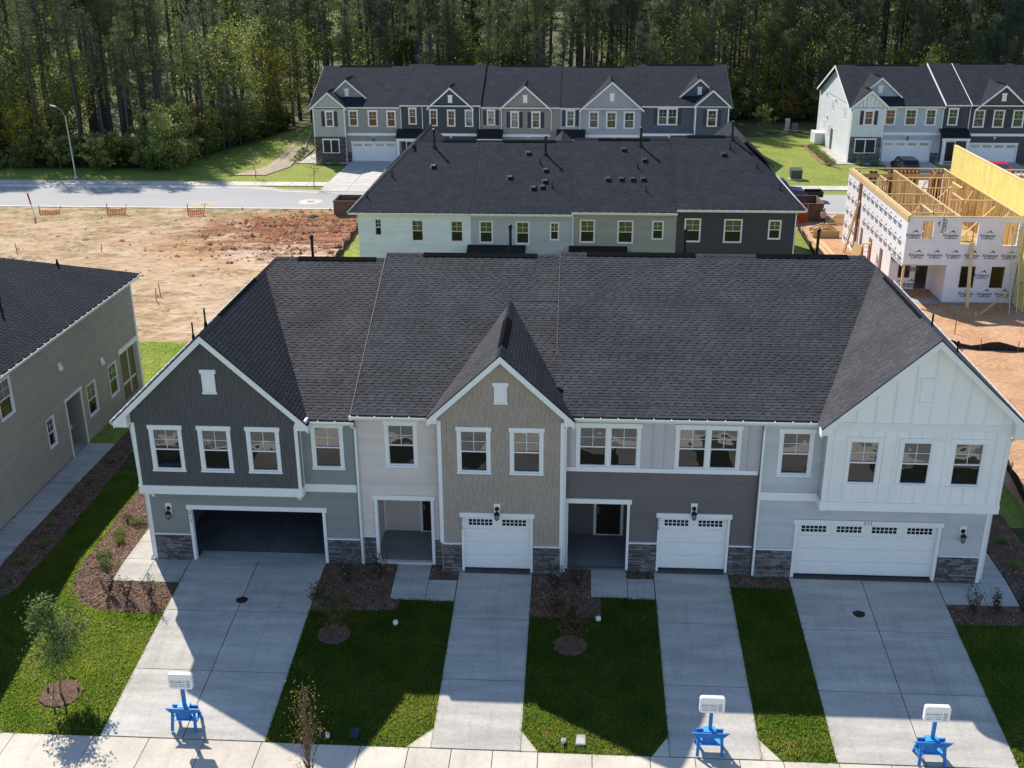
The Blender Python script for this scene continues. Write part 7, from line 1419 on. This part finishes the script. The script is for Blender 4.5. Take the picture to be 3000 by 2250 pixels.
for x, y, k, l in LS: put_shrub(l, x, y, SV[k], 1.05)
for i, (x, y) in enumerate(((-4.9, -.6), (-4.6, .7), (-5.1, 2.3), (-4.75, 4.2), (-5.0, -1.9), (-5.0, 5.9), (-4.9, 8.0))): put_shrub('dark shrub in the shaded bed beside the grey-green house', x, y, SV[(0, 1, 2, 3)[i % 4]], .9, 'shrubs of the shaded left bed')
for i, (x, y) in enumerate(((31.85, 2.8), (31.65, .9), (31.9, 5))): put_shrub(['green shrub in the shaded right bed, upper one', 'green shrub in the shaded right bed, lower one', 'green shrub at the top of the right bed'][i], x, y, SV[i], 1.0)
for k in range(9): put_shrub('small clipped shrub beside the far side walk', -16.0+(k % 2)*.5-k*.03, YB-.5+k*.75, SV[k % 3], 1.3, 'shrubs of the far left bed')
for k in range(16): put_shrub('small clipped shrub beside the right row side walk', 42.5+(k % 2)*.55, YRr-2.2+k*.8, SV[k % 3], 1.5, 'shrubs of the right row bed')
for i, x in enumerate((-12.5, -11, 45.8, 47.4)): put_shrub(['low shrub at the stone bay of the back row, left', 'low shrub at the stone bay of the back row, right', 'low shrub at the stone bay of the right row, left', 'low shrub at the stone bay of the right row, right'][i], x, (YB if x < 0 else YRr)-1.9, SV[i % 3], 2.0)
PETAL = pm('pink_petal', (.75, .5, .5), .7, .1, 3, transl=.3)
def rose(label, x, y, h, seed):
    rg = np.random.default_rng(seed); z = gz(x, y); t = thing('rose_bush', label, 'rose bush', (x, y, z), 'rose bushes'); V, F, C, B = [], [], [], []
    for k in range(9):
        a = rg.uniform(0, 6.28); l = h*rg.uniform(.65, 1); p = Vector((x, y, z)); e = Vector((x+math.cos(a)*h*.25, y+math.sin(a)*h*.25, z+l)); m = (p+e)/2+Vector((math.cos(a)*.05, math.sin(a)*.05, 0)); twig(V, F, p, m, .01, .007); twig(V, F, m, e, .007, .004)
        for s in np.linspace(.25, 1, 6): C.append(list(p.lerp(e, s)))
        if rg.random() < .6: B.append(list(p.lerp(e, rg.uniform(.3, .9))))
    put('stems', np_mesh('rose_stems', V, F, pm('rose_stem', (.06, .04, .035), .8, .1, 5)), t)
    LV = leaves(C, .055, 9, .03, rg, 1, .6); put('foliage', np_mesh('rose_leaves', LV, np.arange(len(LV)).reshape(-1, 4), leafm('rose_leaves', (.035, .045, .028), (.06, .055, .04), .2)), t)
    for b in B[:6]: MB().lathe(b, [(.012, -.02), (.04, 0), (.03, .025), (.01, .03)], 7).build('bloom', PETAL, t)
for i, (x, y, h) in enumerate(((-.91, -2.24, .8), (-.18, -2.42, .95), (.74, -2.48, 1.05), (29.3, -1.75, 1.05), (30.15, -1.75, .8), (31.05, -1.7, .6), (7.5, -1.2, 1.0), (8.6, -.8, 1.0), (14.9, -1.3, 1.2), (15.7, -1.0, .9))):
    rose(['rose bush at the left end of the sunny bed', 'middle rose bush of the sunny bed', 'rose bush nearest the left driveway in the sunny bed', 'rose bush nearest the driveway in the right shaded bed', 'second rose bush in the right shaded bed', 'rose bush at the right picture edge', 'dark bush in the bed left of the beige porch walk', 'dark bush beside the beige porch walk', 'dark bush in the bed left of the dark porch walk', 'dark bush beside the dark porch walk'][i], x, y, h, 200+i)
